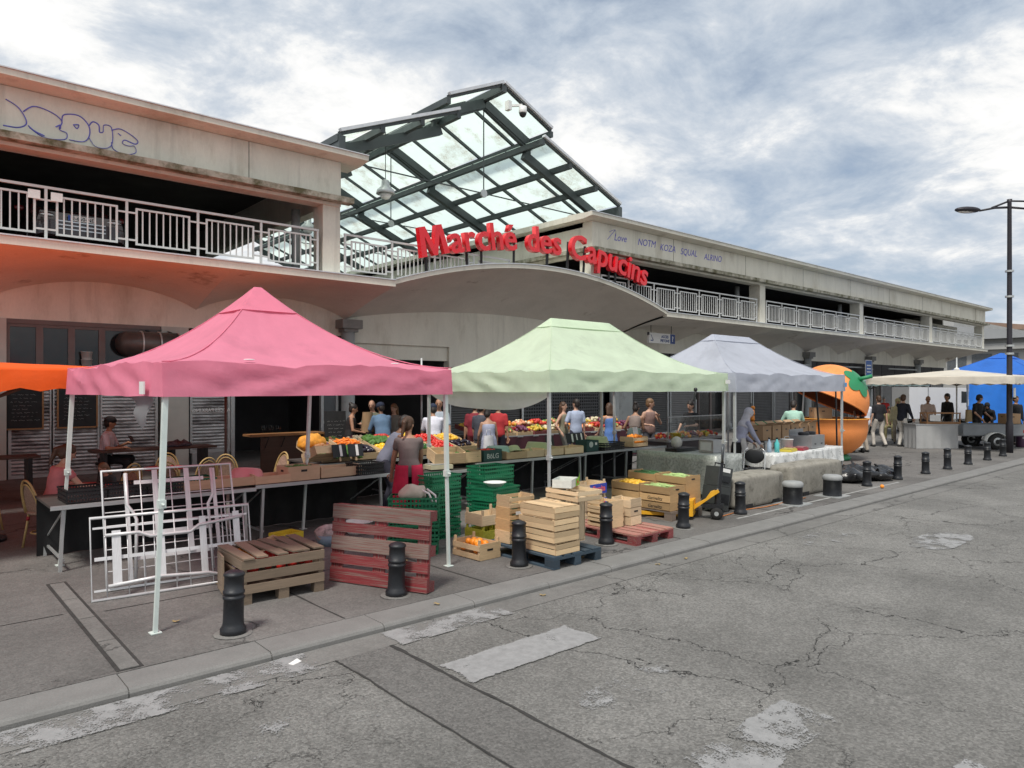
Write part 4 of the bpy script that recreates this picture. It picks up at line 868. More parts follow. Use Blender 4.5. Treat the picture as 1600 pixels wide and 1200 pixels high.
WV = MB().tube([(0, 0, 0), (0, 0, 1)], .006, 6).mesh('wire', frm, True); WH = MB().tube([(0, 0, 0), (1, 0, 0)], .006, 6).mesh('wire', frm, True)
bedframe('low silver steel bed-like frame leaning in front of the taller one', (1.47, 7.72, .0), Euler((R(-16), 0, R(-6))), 1.50, .80, [(.22, .12, .66, .06), (.62, .14, .62, .05), (1.02, .12, .72, .05), (1.36, .3, .74, .05)], [(.40, .03, 1.47, .035), (.10, .02, 1.48, .02), (.70, .02, 1.48, .02)], [.13, .32, .46, .56, .75, .88, 1.1, 1.22, 1.3, 1.44], [], [[(.14, .13), (.6, .16), (1.05, .13), (1.15, .1), (1.44, .16)], [(.12, .62), (.42, .62), (.52, .57), (.9, .57), (.98, .63), (1.42, .68)]])
bedframe('tall silver steel bed-like frame propped against the stall table', (1.66, 8.02, .0), Euler((R(-19), 0, R(-4))), 1.30, 1.24, [(.22, .05, 1.2, .03), (.5, .3, 1.22, .04), (.82, .3, 1.22, .04), (1.1, .05, 1.2, .03)], [(.55, .28, 1.05, .04), (.3, .28, 1.05, .04), (1.1, .3, 1.0, .04)], [.36, .66, .96, 1.2], [.2, .42, .66, .8, .95], [[(.26, .08), (.3, .7), (.27, .78), (.22, .86), (.22, 1.2)], [(1.02, .08), (1.02, .8), (1.08, .9), (1.08, 1.2)]])

# ---- tall crate stack on the blue pallet
pallet('dark blue pallet carrying the tall stack of pale crates', (6.02, 6.27, 0), R(90), bluewood)
for i in range(4):
    wcrate('upturned pale wooden crate, %s of the stack on the blue pallet' % ordn(i, 4), (5.86 + random.uniform(-.012, .012), 5.99, .144 + (i + 1) * .137), 0, .58, .40, .13, 2, pine, 'slat', rot=Euler((R(180), 0, R(90 + random.uniform(-2, 2)))), gap=.006, handle=(i == 0), bottom=7)
wcrate('pale slatted crate standing on end beside the stack on the blue pallet', (6.26, 6.0, .43), 0, .52, .5, .3, 3, pine2, 'slat', rot=Euler((0, R(90), R(90))), bottom=4, gap=.03)
wcrate('pale crate lying on top of the on-end crate, blue pallet', (6.27, 5.98, .705), 0, .55, .40, .12, 2, pine2, 'slat', rot=Euler((0, 0, R(88))), gap=.02)
for i in range(4): wcrate('small crate, %s of the stack at the back of the blue pallet' % ordn(i, 4), (5.86 + .01 * i, 6.62, .146 + i * .142), R(2 - 2 * i), .38, .28, .135, 2, tanwood if i in (1, 2) else pine, 'panel', gap=.035)
board('label_patch', patch, bpy.data.objects['wooden_crate.008'] if 'wooden_crate.008' in bpy.data.objects else cb, (-.05, -.146, .085), (.1, .004, .04))
oc = wcrate('open wooden crate of oranges on the pavement beside the bollard', (5.40, 6.78, 0), R(92), .5, .34, .18, 2, pine, 'panel', .06, gap=.045, handle=True)
fill('orange', 'orange in the open crate standing on the pavement', 'orange', 'oranges in the pavement crate', (5.40, 6.78, 0), R(92), .44, .28, .09, 20, Mor, .042, .03); fill('orange', 'orange in the open crate standing on the pavement', 'orange', 'oranges in the pavement crate', (5.40, 6.78, 0), R(92), .30, .18, .155, 8, Mor, .042, .02)
wcrate('crate with lime yellow printed end under another crate, behind the oranges', (6.03, 7.35, 0), R(3), .46, .36, .18, 1, mat('lime_print', (.42, .40, .04), .7, .25, 9), 'panel', .05)
wcrate('plain pale crate on top of the lime yellow one', (6.03, 7.35, .24), R(1), .46, .36, .14, 1, pine2, 'panel', .07)
lc = carton('small white and lime green fruit box on the pale crates', (6.27, 6.12, .838), R(30), .34, .24, .1, mat('white_print', (.62, .64, .6), .6), False, holes=False); limeg = mat('lime_green_print', (.25, .55, .03), .5)
MB().add([(.05, -.126, .0), (.22, -.126, .0), (.24, -.126, .16), (.2, -.126, .11), (.12, -.126, .09), (.05, -.126, .09)], [(0, 1, 2, 3, 4, 5)]).build('printed_flap', limeg, lc); MB().ell((.13, -.128, .045), (.035, .002, .022), 12, 6).build('logo', mat('red_logo', (.6, .05, .05), .5), lc)
# ---- green plastic crates
def gstack(n_, x, y, rz, where, H_=.2, step=.165, z=0, L_=.6):
    for i in range(n_): pcrate('green lattice crate, %s of the stack %s' % (ordn(i, n_), where), (x + random.uniform(-.01, .01), y, z + i * step), rz + R(random.uniform(-2, 2)), greenpl, L_, .4, H_, 'green plastic crates')
gstack(4, 4.98, 7.5, R(-38), 'behind the upright red pallet')
gstack(5, 5.72, 8.05, R(4), 'beside the apron seller', L_=.5)
gstack(5, 6.98, 8.42, R(4), 'under the long stall'); gstack(4, 6.62, 7.86, R(10), 'topped by the white bowl', step=.15, H_=.18)
MB().lathe([(0, 0), (.10, 0), (.15, .055), (.165, .06), (.165, .066), (.15, .064), (.10, .012), (0, .01)], 26, caps=False).build('bowl', whitesteel, tag(bpy.data.objects.new('white_bowl', None), 'shallow white bowl standing on the green crates', 'bowl'), True)
wb = bpy.data.objects['white_bowl']; COL.objects.link(wb); wb.location = (6.55, 7.80, .635)
# cloth bag in the first green stack
t = thing('cloth_bag', 'crumpled beige cloth bag with white handles on the green crates', 'bag', (4.98, 7.5, .67))
mb = MB(); mb.ell((0, 0, .06), (.2, .13, .11), 22, 14); mb.v = [(x * (1 + .35 * n3(x * 7, y * 7, z * 7)), y * (1 + .35 * n3(y * 8, x * 7, 3)), max(z + .05 * n3(x * 12, y * 12, z * 5), 0.0)) for x, y, z in mb.v]
mb.build('body', mat('beige_cloth', (.48, .42, .35), .9, .15, 6), t, True); MB().tube([(.05, -.08, .1), (.1, -.17, .06), (.14, -.2, -.06), (.2, -.19, -.08), (.22, -.14, .02), (.15, -.05, .1)], .014, 6).build('handle', patch, t, True)
# ---- lying red pallet with small crates, printed blue boxes
pallet('red pallet lying flat with small crates on it', (7.67, 6.42, 0), R(90), redwood, mtop=redwood2)
for i in range(3): wcrate('small pale crate, %s of the stack on the red pallet' % ordn(i, 3), (7.80, 6.42, .145 + i * .118), R(94), .33, .26, .115, 1, pine2, 'panel', .0, handle=(i == 1))
for i in range(3): wcrate('tan gapped crate, %s of the stack on the red pallet' % ordn(i, 3), (7.45, 6.5, .145 + i * .118), R(88), .4, .3, .115, 2, pine, 'panel', gap=.03)
bluepr = mat('blue_print', (.03, .06, .42), .5, .15, 6)
for i in range(3):
    b_ = wcrate('blue printed banana crate, %s of its stack behind the red pallet' % ordn(i, 3), (7.95, 7.32, i * .22), R(4), .5, .38, .17, 1, pine2, 'panel', .05, bottom=5)
    board('printed_side', bluepr, b_, (0.05, -.197, .095), (.40, .006, .15))
    if i: link('lettering', text_mesh('Bonita', .12, .001, .003, 'lettering', mat('red_white_print_%d' % i, (.75, .12, .12), .5), align='CENTER', shear=.2), b_, (.05, -.2015, .06), rot=(R(90), 0, 0))
# ---- pallet of vegetable trays
pallet('grey wooden pallet under the vegetable trays', (9.42, 7.13, 0), R(90), greywood)
for (x, y, n_, me, nm, lb, q, sz) in ((9.21, 6.85, 3, Mcuc, 'cucumber', 'pale green marrow', 'at the vegetable pallet corner', .036), (9.21, 7.44, 3, Myel, 'yellow_fruit', 'round yellow fruit', 'beside marrows, vegetable pallet', .04), (9.63, 6.85, 4, Mcuc, 'cucumber', 'pale green marrow', 'on the vegetable pallet by the truck', .036), (9.63, 7.44, 4, Mzuc, 'courgette', 'dark green courgette', 'on the vegetable pallet by the stall', .036)):
    for i in range(n_):
        c_ = wcrate('tan tray, %s of the stack %s' % (ordn(i, n_), q), (x, y, .146 + i * .125), R(90), .575, .40, .115, 1, tanwood, 'panel', .0, handle=(i == n_ - 1))
        if x < 9.3 and y < 7 and i < 2: link('lettering', text_mesh('Garigalitz' if i else 'Gargalitz', .075, .0006, .001, 'lettering', black, align='CENTER', shear=.25), c_, (0, .2005, .03), rot=(R(90), 0, R(180)))
    fill(nm, '%s %s' % (lb, q), {'cucumber': 'marrow', 'yellow_fruit': 'fruit', 'courgette': 'courgette'}[nm], '%ss %s' % (lb, q), (x, y, .146 + (n_ - 1) * .125), R(90), .48, .32, .09, 20 if me is not Myel else 28, me, sz, .035, rot_any=(me is Myel))
# ---- pallet truck, grey tool case
pj = thing('pallet_truck', 'yellow hand pallet truck with dark loop handle parked at the vegetable pallet', 'pallet truck', (9.66, 6.34, 0), R(-62))
ytruck = mat('yellow_truck_paint', (.70, .36, .02), .4, .12, 5, dirt=(.1, .08, .05), dscale=6, dlo=.6, dhi=.75); rubber = mat('black_rubber', (.015, .015, .015), .8)
MB().prism([(-.02, .30), (.06, .42), (.18, .47), (.20, .43), (.10, .36), (-.25, .09), (-.33, .07), (-.36, .10)], -.09, .09).build('lift_frame', ytruck, pj)
for s_ in (-1, 1): MB().bb(-1.2, -.25, s_ * .19 - .075, s_ * .19 + .075, .05, .1).build('fork', ytruck, pj)
MB().bb(-.28, -.18, -.26, .26, .06, .30).build('cross_member', ytruck, pj)
MB().bb(-.05, .26, -.09, .09, .18, .24).lathe([(.05, .2), (.045, .46), (.03, .48)], 14, (.17, 0, 0)).build('pump', black, pj)
for s_ in (-.07, .07):
    w = MB().lathe([(.03, -.028), (.088, -.028), (.095, -.015), (.095, .015), (.088, .028), (.03, .028)], 22, rot=Euler((R(90), 0, 0))).build('wheel', rubber, pj, True, loc=(.16, s_, .096))
    MB().lathe([(.035, -.031), (.035, .031)], 12, rot=Euler((R(90), 0, 0))).build('hub', galv, w)
MB().beam((.19, 0, .3), (.24, 0, .90), .045, .03).build('handle_bar', castiron, pj)
MB().tube([(.24, 0, .88), (.245, -.10, .98), (.25, -.10, 1.10), (.255, -.05, 1.16), (.255, .05, 1.16), (.25, .10, 1.10), (.245, .10, .98)], .017, 8, closed=True).build('loop_handle', mat('worn_handle', (.12, .13, .14), .4, .2, 8, metal=.5), pj, True)
MB().tube([(.24, 0, .9), (.245, 0, 1.04), (.25, .04, 1.06), (.25, -.04, 1.06)], .009, 6).build('lever', castiron, pj, True)
tc_ = thing('tool_case', 'dark grey wheeled plastic tool case leaning on the concrete block', 'case', (10.30, 6.62, 0)); tc_.rotation_euler = Euler((R(-3), R(12), R(-18)))
casem = mat('grey_case_plastic', (.045, .05, .05), .5, .15, 5)
MB().bb(-.15, .15, -.17, .17, .04, .42).build('lower_shell', casem, tc_); MB().bb(-.145, .145, -.165, .165, .425, .74).build('upper_shell', casem, tc_)
MB().tube([(-.1, 0, .74), (-.1, 0, .8), (.1, 0, .8), (.1, 0, .74)], .012, 6).build('handle', black, tc_); MB().bb(-.1, .1, -.19, -.166, .5, .6).build('latch', black, tc_); MB().bb(-.11, .09, -.172, -.166, .66, .72).build('label_patch', patch, tc_); MB().bb(-.12, .12, -.185, -.171, .15, .3).build('latch_plate', black, tc_)
for s_ in (-.12, .12): MB().lathe([(.05, -.02), (.05, .02)], 14, (s_, .15, .05), rot=Euler((0, R(90), 0))).build('wheel', rubber, tc_)
tag(MB().tube([(10.3 + .5 * i, 6.28 + .05 * math.sin(i * 1.9), .012) for i in range(-1, 6)], .009, 6).build('extension_cord', mat('orange_cord', (.5, .18, .05), .6), None, True), 'thin orange extension cord lying along the concrete blocks', 'cord')
# ---- rubbish bags
bagm = mat('black_bin_bag', (.012, .012, .013), .22, .2, 4, bump=.9, bscale=7)
for i, (x, y, r_, lb) in enumerate(((15.75, 6.75, .36, 'black rubbish bag nearest the second concrete block'), (16.35, 6.85, .40, 'biggest black rubbish bag, in the middle of the pile'), (16.95, 6.6, .33, 'black rubbish bag at the far end of the pile'), (16.5, 6.45, .28, 'small black rubbish bag on the street side of the pile'))):
    mb = MB(); mb.ell((0, 0, r_ * .36), (r_ * 1.2, r_ * 1.0, r_ * .42), 30, 18)
    mb.v = [(a * (1 + .3 * n3(a * 5 + i, b * 5, c * 4)), b * (1 + .3 * n3(b * 5, a * 5 + i, c * 3)), max(c * (1 + .25 * n3(a * 6, b * 6 + i, 2)) + .05 * abs(n3(a * 11, b * 11, c * 9)), 0)) for a, b, c in mb.v]
    mb.cap((0, 0, r_ * .7), (.08, .05, r_ * .95), .05, .02, 8); t = thing('rubbish_bag', lb, 'rubbish bag', (x, y, 0), i); mb.build('bag', bagm, t, True)
tag(link('orange', Mor, None, (15.22, 5.86, .042), scale=(.04,) * 3), 'single orange rolled onto the pavement by the kerb', 'orange')
tag(link('paper_scrap', MB().grid(lambda u, v: ((u - .5) * .09, (v - .5) * .05, .004 + .012 * u * v), 3, 3).mesh('paper_scrap', patch), None, (2.35, 5.18, zr + .006), R(20)), 'small white paper scrap lying in the gutter', 'litter')

# ================================================================== stall tables and what stands on them
blacksheet = mat('black_sheet', (.010, .010, .011), .75, .2, 2, bump=.4, bscale=4); dtop = mat('dark_table_top', (.05, .045, .042), .7, .2, 3)
def table(label, x0, x1, y0, y1, z, rz=0, skirt=True, legm=galv, topm=dtop, name='stall_table', nleg=None):
    cx_, cy_ = (x0 + x1) / 2, (y0 + y1) / 2; t = thing(name, label, 'table', (cx_, cy_, 0), rz); a, b = (x1 - x0) / 2, (y1 - y0) / 2
    board('table_top', topm, t, (0, 0, z - .02), (2 * a, 2 * b, .03)); board('front_rail', legm, t, (0, -b - .014, z - .018), (2 * a + .02, .028, .045))
    for x in (-a + .12, a - .12) + ((0,) if a > 1.2 else ()):
        for y in (-b + .05, b - .08): bar('leg', legm, t, (x, y, z - .035), (x + .03 * (1 if x > 0 else -1), y, 0), .035, .035)
        bar('brace', legm, t, (x, -b + .06, z - .06), (x, b - .1, .25), .015, .015)
        bar('foot_rail', legm, t, (x, -b + .05, .12), (x, b - .08, .12), .025, .025)
    if skirt:
        mb = MB(); mb.grid(lambda u, v: (-a + 2 * a * u, b - .12 + .03 * math.sin(u * 40) * v, (z - .04) * (1 - v) + .01), int(30 * a), 3); mb.build('cloth_skirt', blacksheet, t, True)  # wavy black sheet hanging below the far side of the top
    return t
table('stall table with grey metal rail behind the silver bed frames', 1.36, 3.62, 9.2, 10.35, .74); table('stall table with cardboard box and wooden tray, before the seller', 3.68, 5.72, 9.32, 10.4, .75)
table('small weighing table beside the seller in the red apron', 6.2, 7.4, 9.3, 10.1, .70, skirt=False); table('long stall table with dark green carton and wooden crates', 7.55, 10.3, 9.5, 10.65, .76); table('long stall table with the crate of oranges at its end', 10.36, 13.15, 9.62, 10.75, .76)
table('rear display table loaded with fruit in front of the seller', 5.3, 8.6, 10.75, 12.0, .80); table('far fruit table under the maroon skirt', 11.0, 17.2, 13.6, 14.9, .82)
table('display table of vegetables by the hall entrance', 6.6, 9.1, 13.1, 14.0, .80)
# crates on the front row
TZ = .757
for i in range(3): pcrate('black plastic crate on the table end, %s' % ('by the leaning frames', 'beside the green one', 'at the outer corner')[i], (1.72 + .42 * ((i + 1) % 3), 9.55, .745), R(1), blackpl, .4, .5, .15)
pcrate('green plastic crate on the table behind the leaning frames', (2.95, 9.62, .745), 0, greenpl, .5, .4, .15)
def tray(label, x, y, L_=.56, W_=.42, H_=.13, m_=pine, z=TZ, rz=0, **k): return wcrate(label, (x, y, z), R(rz), L_, W_, H_, k.pop('nside', 1), m_, 'panel', k.pop('post', .0), **k)
tray('long wooden tray holding chalk price tags behind the bed frames', 3.2, 9.5, .95, .34, .12, cardpale); tray('wooden tray next to the pink basin', 3.92, 9.52, .5, .4, .11, cardpale); tray('wooden tray with dark tags beside the cardboard box', 4.98, 9.58, .66, .4, .14, cardpale)
cbx = carton('cardboard box of green beans with oval hand hole', (4.38, 9.55, .757), R(2), .48, .36, .20, cardpale, False)
def basin(label, loc, rot, m_, r_=.24, h=.17):
    t = thing('plastic_basin', label, 'basin', loc); t.rotation_euler = rot
    MB().lathe([(0, 0), (r_ * .72, 0), (r_ * .78, .02), (r_ * .98, h), (r_ * 1.06, h + .004), (r_ * 1.06, h + .012), (r_ * .95, h + .008), (r_ * .74, .03), (0, .015)], 28, caps=False).build('bowl', m_, t, True); return t
pinkb = mat('pink_plastic', (.60, .24, .25), .4, .05, 3); olive = mat('olive_plastic', (.36, .40, .22), .45, .05, 3); teal = mat('teal_plastic', (.26, .42, .38), .45, .05, 3)
basin('pink plastic basin tipped upside down on the stall table', (3.72, 9.72, .93), Euler((R(168), R(9), 0)), pinkb, .25, .17)
basin('upturned teal plastic basin among the wooden trays', (8.42, 9.95, .98), Euler((R(180), 0, 0)), teal, .26, .18); basin('upturned olive basin beside the tent pole', (9.45, 9.98, 1.0), Euler((R(180), R(4), 0)), olive, .25, .18); basin('upturned olive basin near the black crate', (11.3, 10.1, 1.02), Euler((R(180), 0, R(20))), olive, .28, .2); basin('small olive basin leaning beside the teal one', (8.72, 9.9, .93), Euler((R(150), R(10), 0)), olive, .18, .13)
def tilted(label, x, y, z, rx, rz, m_=pine, L_=.5, W_=.36, H_=.13, **k): return wcrate(label, (x, y, z), 0, L_, W_, H_, 1, m_, 'panel', rot=Euler((R(rx), 0, R(rz))), **k)
tilted('tilted crate of onions in a net at the table end', 5.02, 10.05, .98, -26, 12); fill('onion', 'yellow onion in the tilted crate', 'onion', 'onions in the tilted crate', (5.02, 10.05, .98), 0, .4, .26, .12, 16, Mon, .045, .08, tilt=Euler((R(-26), 0, R(12))))
nb = tag(MB().build('net_bag', black), 'orange net bag of onions heaped on the tilted crate', 'net bag'); nb.data = (lambda m_: m_.mesh('net_bag', mat('orange_net', (.70, .30, .03), .6, .3, 16, bump=1, bscale=18), True))(MB().ell((0, 0, 0), (.22, .16, .14), 24, 16)); nb.location = (4.95, 10.3, 1.2)
for v in nb.data.vertices: v.co *= 1 + .22 * n3(*(v.co * 11))
bsign = mat('black_price_card', (.016, .017, .02), .6)
def price(x, y, z, rz=0, tilt=-14, where=''):
    t = thing('price_card', 'black price card with white stripe %s' % where, 'price card', (x, y, z)); t.rotation_euler = Euler((R(tilt), 0, R(rz)))
    MB().bb(-.13, .13, -.004, .004, 0, .2).build('card', bsign, t); MB().bb(.0, .045, -.0065, -.0045, .015, .185).build('stripe', patch, t); MB().bb(-.015, .015, .004, .012, -.06, .06).build('peg', pine, t)
for x, y, z, w in ((5.2, 9.86, .99, 'leaning on the onion crate'), (5.45, 9.82, .99, 'beside the black crate of the seller'), (10.55, 10.1, .92, 'between the olive basin and dark green carton'), (9.85, 10.02, .90, 'over the wooden trays by the tent pole'), (10.85, 10.25, .90, 'behind the dark green carton'), (11.1, 10.35, .90, 'in front of the far fruit table')): price(x, y, z, random.uniform(-12, 12), where=w)
pcrate('black plastic crate in front of the seller on the rail edge', (5.42, 9.5, .757), R(2), blackpl, .44, .34, .17); pcrate('black plastic crate at the far end of the long stall', (11.35, 9.82, .765), R(0), blackpl, .62, .34, .15)
dgc = mat('dark_green_carton', (.018, .06, .055), .6, .1, 4); palewrite = mat('pale_lettering', (.45, .5, .48), .6)
c_ = carton('dark green printed carton of radishes on the long stall', (7.98, 9.72, .765), R(1), .42, .32, .2, dgc, False, holes=False); link('lettering', text_mesh('BôLG', .12, .0006, .001, 'lettering', palewrite, align='CENTER'), c_, (0, -.1615, .05), rot=(R(90), 0, 0))
c_ = carton('dark green carton with pale round emblem near the black crate', (10.72, 9.84, .765), R(1), .36, .3, .22, dgc, False, holes=False); link('emblem', MB().lathe([(.05, 0), (.06, 0), (.06, .001), (.05, .001)], 20).mesh('emblem', palewrite), c_, (-.05, -.152, .14), rot=(R(90), 0, 0)); board('label_patch', patch, c_, (.1, -.1515, .15), (.06, .002, .05))
for x, L_, lb in ((7.42, .6, 'slatted crate of greens beside the dark green carton'), (8.55, .5, 'low wooden tray under the teal basin'), (9.02, .44, 'low wooden tray beside the tent pole'), (9.5, .5, 'low wooden tray under the olive basin'), (10.05, .52, 'wooden crate beside the emblem carton')):
    tray(lb, x, 9.76, L_, .4, .13 if x > 8 else .19, pine2 if x > 9 else pine, .765, handle=x < 8)
tilted('wooden crate sloping towards the seller next to the scale', 7.1, 9.75, .82, 12, -14, pine, .55, .4, .18)
oc2 = tray('slatted crate of oranges at the far end of the long stall', 12.35, 9.95, .5, .38, .2, pine, .765, nside=2, gap=.05, post=.0)
fill('orange', 'orange in the slatted crate on the long stall', 'orange', 'oranges on the long stall', (12.35, 9.95, .765), 0, .42, .3, .1, 18, Mor, .042, .03); fill('orange', 'orange in the slatted crate on the long stall', 'orange', 'oranges on the long stall', (12.35, 9.95, .765), 0, .34, .22, .2, 10, Mor, .042, .03)
board('price_note', patch, oc2, (.18, .1, .32), (.16, .004, .18), rot=(R(-12), 0, 0))
# scale beside the seller
t = thing('weighing_scale', 'cream flat weighing scale on the small table', 'scale', (6.85, 9.62, .702), R(-8)); cream = mat('cream_plastic', (.55, .52, .36), .5)
MB().bb(-.2, .2, -.15, .15, .015, .08).build('body', cream, t); MB().bb(-.17, .1, -.13, .13, .085, .095).build('pan', galv, t); MB().bb(.11, .18, -.1, .1, .081, .084).build('display', greywall, t)
for sx_, sy_ in ((-.15, -.1), (.15, -.1), (.15, .1), (-.15, .1)): MB().lathe([(.015, 0), (.015, .016)], 8, (sx_, sy_, 0)).build('foot', black, t)
# vegetables on the rear display table, crate by crate
VX = [(5.62, 'carrot', Mcar, 'carrot', .055, 44, 'red onion crates'), (6.2, 'aubergine', Maub, 'aubergine', .055, 16, ''), (6.75, 'yellow_pepper', Myp, 'pepper', .05, 22, ''), (7.3, 'green_pepper', Mgp, 'pepper', .05, 18, ''), (7.85, 'tomato', Mred, 'tomato', .042, 34, ''), (8.35, 'aubergine', Maub, 'aubergine', .05, 12, '')]
for j, (yy, zz_, tl) in enumerate(((11.0, .86, 12), (11.55, .95, 14))):
    for i, (x, nm, me, cat_, sz, n_, _) in enumerate(VX if j == 0 else [(5.6, 'red_onion', Mpur, 'onion', .045, 26, ''), (6.2, 'carrot', Mcar, 'carrot', .055, 40, ''), (6.8, 'leafy_green', Mleaf, 'greens', .09, 10, ''), (7.35, 'yellow_pepper', Myp, 'pepper', .05, 22, ''), (7.9, 'tomato', Mred, 'tomato', .042, 30, ''), (8.4, 'yellow_fruit', Myel, 'fruit', .042, 26, '')]):
        wcrate('display crate of %ss on the %s row of the rear table' % (nm.replace('_', ' '), ('nearer', 'farther')[j]) + ('' if not (nm == 'aubergine' and x > 8) else ', at the end'), (x, yy, zz_), 0, .5, .42, .12, 1, pine, 'panel', rot=Euler((R(tl), 0, 0)))
        fill(nm, '%s in the %s display crate of the rear table' % (nm.replace('_', ' '), ('nearer', 'farther')[j]), cat_, '%s in the %s rear display' % (nm.replace('_', ' ') + ('es' if nm == 'tomato' else 's'), ('nearer', 'farther')[j]), (x, yy, zz_), 0, .42, .34, .11, n_, me, sz, .06, tilt=Euler((R(tl), 0, 0)))
fill('leafy_green', 'green bean bundle in the cardboard box on the stall', 'greens', 'greens in the cardboard box', (4.38, 9.55, .757), 0, .38, .26, .13, 12, Mleaf, .06, .03)
fill('leafy_green', 'green lettuce in the crates beside the onion crate', 'lettuce', 'lettuces behind the onion crate', (5.6, 10.75, .86), 0, .7, .4, .1, 10, Mleaf, .1, .05)
fill('tomato', 'radish bunch in the dark green carton', 'radish', 'radishes in the dark green carton', (7.98, 9.72, .765), 0, .34, .24, .16, 14, Mred, .035, .03); fill('leafy_green', 'green leaves in the slatted crate by the dark green carton', 'greens', 'greens in the slatted crate', (7.42, 9.76, .765), 0, .5, .3, .12, 12, Mleaf, .06, .03)
# far fruit: crates with heaps nobody could count
ORW = ['first', 'second', 'third', 'fourth', 'fifth', 'sixth', 'seventh', 'eighth', 'ninth', 'tenth']
heapm = [fr('heap_red', (.55, .04, .03)), fr('heap_orange', (.75, .26, .03)), fr('heap_yellow', (.72, .50, .06)), fr('heap_green', (.12, .25, .05)), fr('heap_peach', (.70, .30, .16)), fr('heap_cream', (.70, .62, .42)), fr('heap_purple', (.14, .03, .08))]
def heap(label, x, y, z, L_, W_, n_, seed, r_=.045):
    rd = random.Random(seed); mb = MB()
    for i in range(n_):
        u, v = rd.random(), rd.random(); mb.ell(((u - .5) * L_, (v - .5) * W_, .02 + .09 * math.sin(math.pi * u) * math.sin(math.pi * v) + .02 * rd.random()), r_ * rd.uniform(.8, 1.2), 7, 5, mi=(seed + (1 if rd.random() > .75 else 0)) % 7)
    o = mb.build('fruit_heap', heapm, None, True, loc=(x, y, z)); tag(o, label, 'fruit'); o['kind'] = 'stuff'; return o
FRUIT = ['red', 'orange', 'yellow', 'green', 'peach coloured', 'cream', 'purple']
for j in range(2):
    for i in range(10):
        x = 11.3 + .6 * i; y = 13.9 + .62 * j; z = .84 + .12 * j; k_ = (i * 3 + j * 2) % 7
        wcrate('crate with %s fruit, %s in the %s row on the far table' % (FRUIT[k_], ORW[i], ('front', 'rear')[j]), (x, y, z), 0, .54, .5, .1, 1, pine if i % 3 else redwood, 'panel', rot=Euler((R(10), 0, 0)), bottom=1)
        heap('heap of %s fruit in the %s crate of the %s row, far table' % (FRUIT[k_], ORW[i], ('front', 'rear')[j]), x, y, z + .07, .46, .42, 46, k_)
for i in range(4):
    x = 6.9 + .6 * i; k_ = (i * 2 + 3) % 7
    wcrate('vegetable crate with %s produce by the hall entrance' % FRUIT[k_], (x, 13.5, .82), 0, .54, .5, .1, 1, pine, 'panel', rot=Euler((R(10), 0, 0)), bottom=1); heap('heap of %s produce on the table by the hall entrance' % FRUIT[k_], x, 13.5, .89, .46, .42, 40, k_, .05)
MB().grid(lambda u, v: (11.0 + 6.2 * u, 13.56 + .03 * math.sin(70 * u), .80 - .75 * v), 60, 2).build('maroon_skirt', mat('maroon_cloth', (.05, .012, .02), .85, .15, 3), bpy.data.objects['stall_table.006'] if False else None, True)
o = bpy.data.objects['maroon_skirt']; tag(o, 'dark maroon cloth hung along the front of the far fruit table', 'cloth')
# bits under the tables
basin('white plastic tub on the ground under the stall table', (5.0, 8.95, 0), Euler((0, 0, 0)), whitesteel, .2, .16)
yb = carton('small yellow box under the stall table', (3.85, 8.75, 0), R(12), .34, .26, .2, mat('yellow_card', (.62, .48, .03), .6), False); carton('loose flattened pale carton leaning on the yellow box', (3.5, 8.5, 0), R(20), .42, .24, .16, cardpale, False, rot=Euler((R(8), R(-10), R(20))), holes=False)
t = thing('rag_heap', 'crumpled rags in a blue tub beside the weathered crate', 'rags', (4.35, 8.55, 0)); mb = MB(); mb.ell((0, 0, .16), (.19, .16, .1), 20, 12); mb.v = [(a * (1 + .4 * n3(a * 9, b * 9, c * 9)), b * (1 + .4 * n3(b * 9, a * 8, 2)), c + .05 * n3(a * 13, b * 13, 1)) for a, b, c in mb.v]; mb.build('rags', mat('patterned_rag', (.38, .33, .32), .9, .5, 18), t, True); MB().lathe([(0, 0), (.14, 0), (.18, .14), (.17, .14), (.13, .02), (0, .02)], 20, caps=False).build('tub', mat('blue_tub', (.2, .3, .38), .5), t, True)
# ================================================================== people
PEND = []
CL = {}
def cloth(c, tr=0):
    k = tuple(c)
    if k not in CL: CL[k] = mat('cloth_%d' % len(CL), c, .85, .14, 7, bump=.5, bscale=16)
    return CL[k]
SK = [mat('skin_light', (.52, .31, .22), .5, .06, 6), mat('skin_tan', (.40, .22, .14), .5, .06, 6), mat('skin_brown', (.17, .085, .05), .5, .06, 6)]
HR = {'dark': mat('dark_hair', (.018, .013, .011), .5, .25, 20, bump=.6, bscale=60), 'brown': mat('brown_hair', (.07, .035, .018), .5, .25, 20, bump=.6, bscale=60), 'fair': mat('fair_brown_hair', (.17, .095, .045), .5, .25, 20, bump=.6, bscale=60), 'grey': mat('grey_hair', (.3, .29, .28), .6, .2, 20)}
eyem = mat('eye_dark', (.02, .015, .012), .3)
def ik(a, b, l1, l2, hint):
    d = b - a; L_ = d.length; mx_ = (l1 + l2) * .995
    if L_ > mx_: b = a + d * (mx_ / L_); d = b - a; L_ = mx_
    x = (l1 * l1 - l2 * l2 + L_ * L_) / (2 * L_); h = math.sqrt(max(l1 * l1 - x * x, 0)); t = d / L_
    n_ = hint - t * hint.dot(t); n_ = n_.normalized() if n_.length > 1e-5 else t.orthogonal().normalized()
    return a + t * x + n_ * h, b
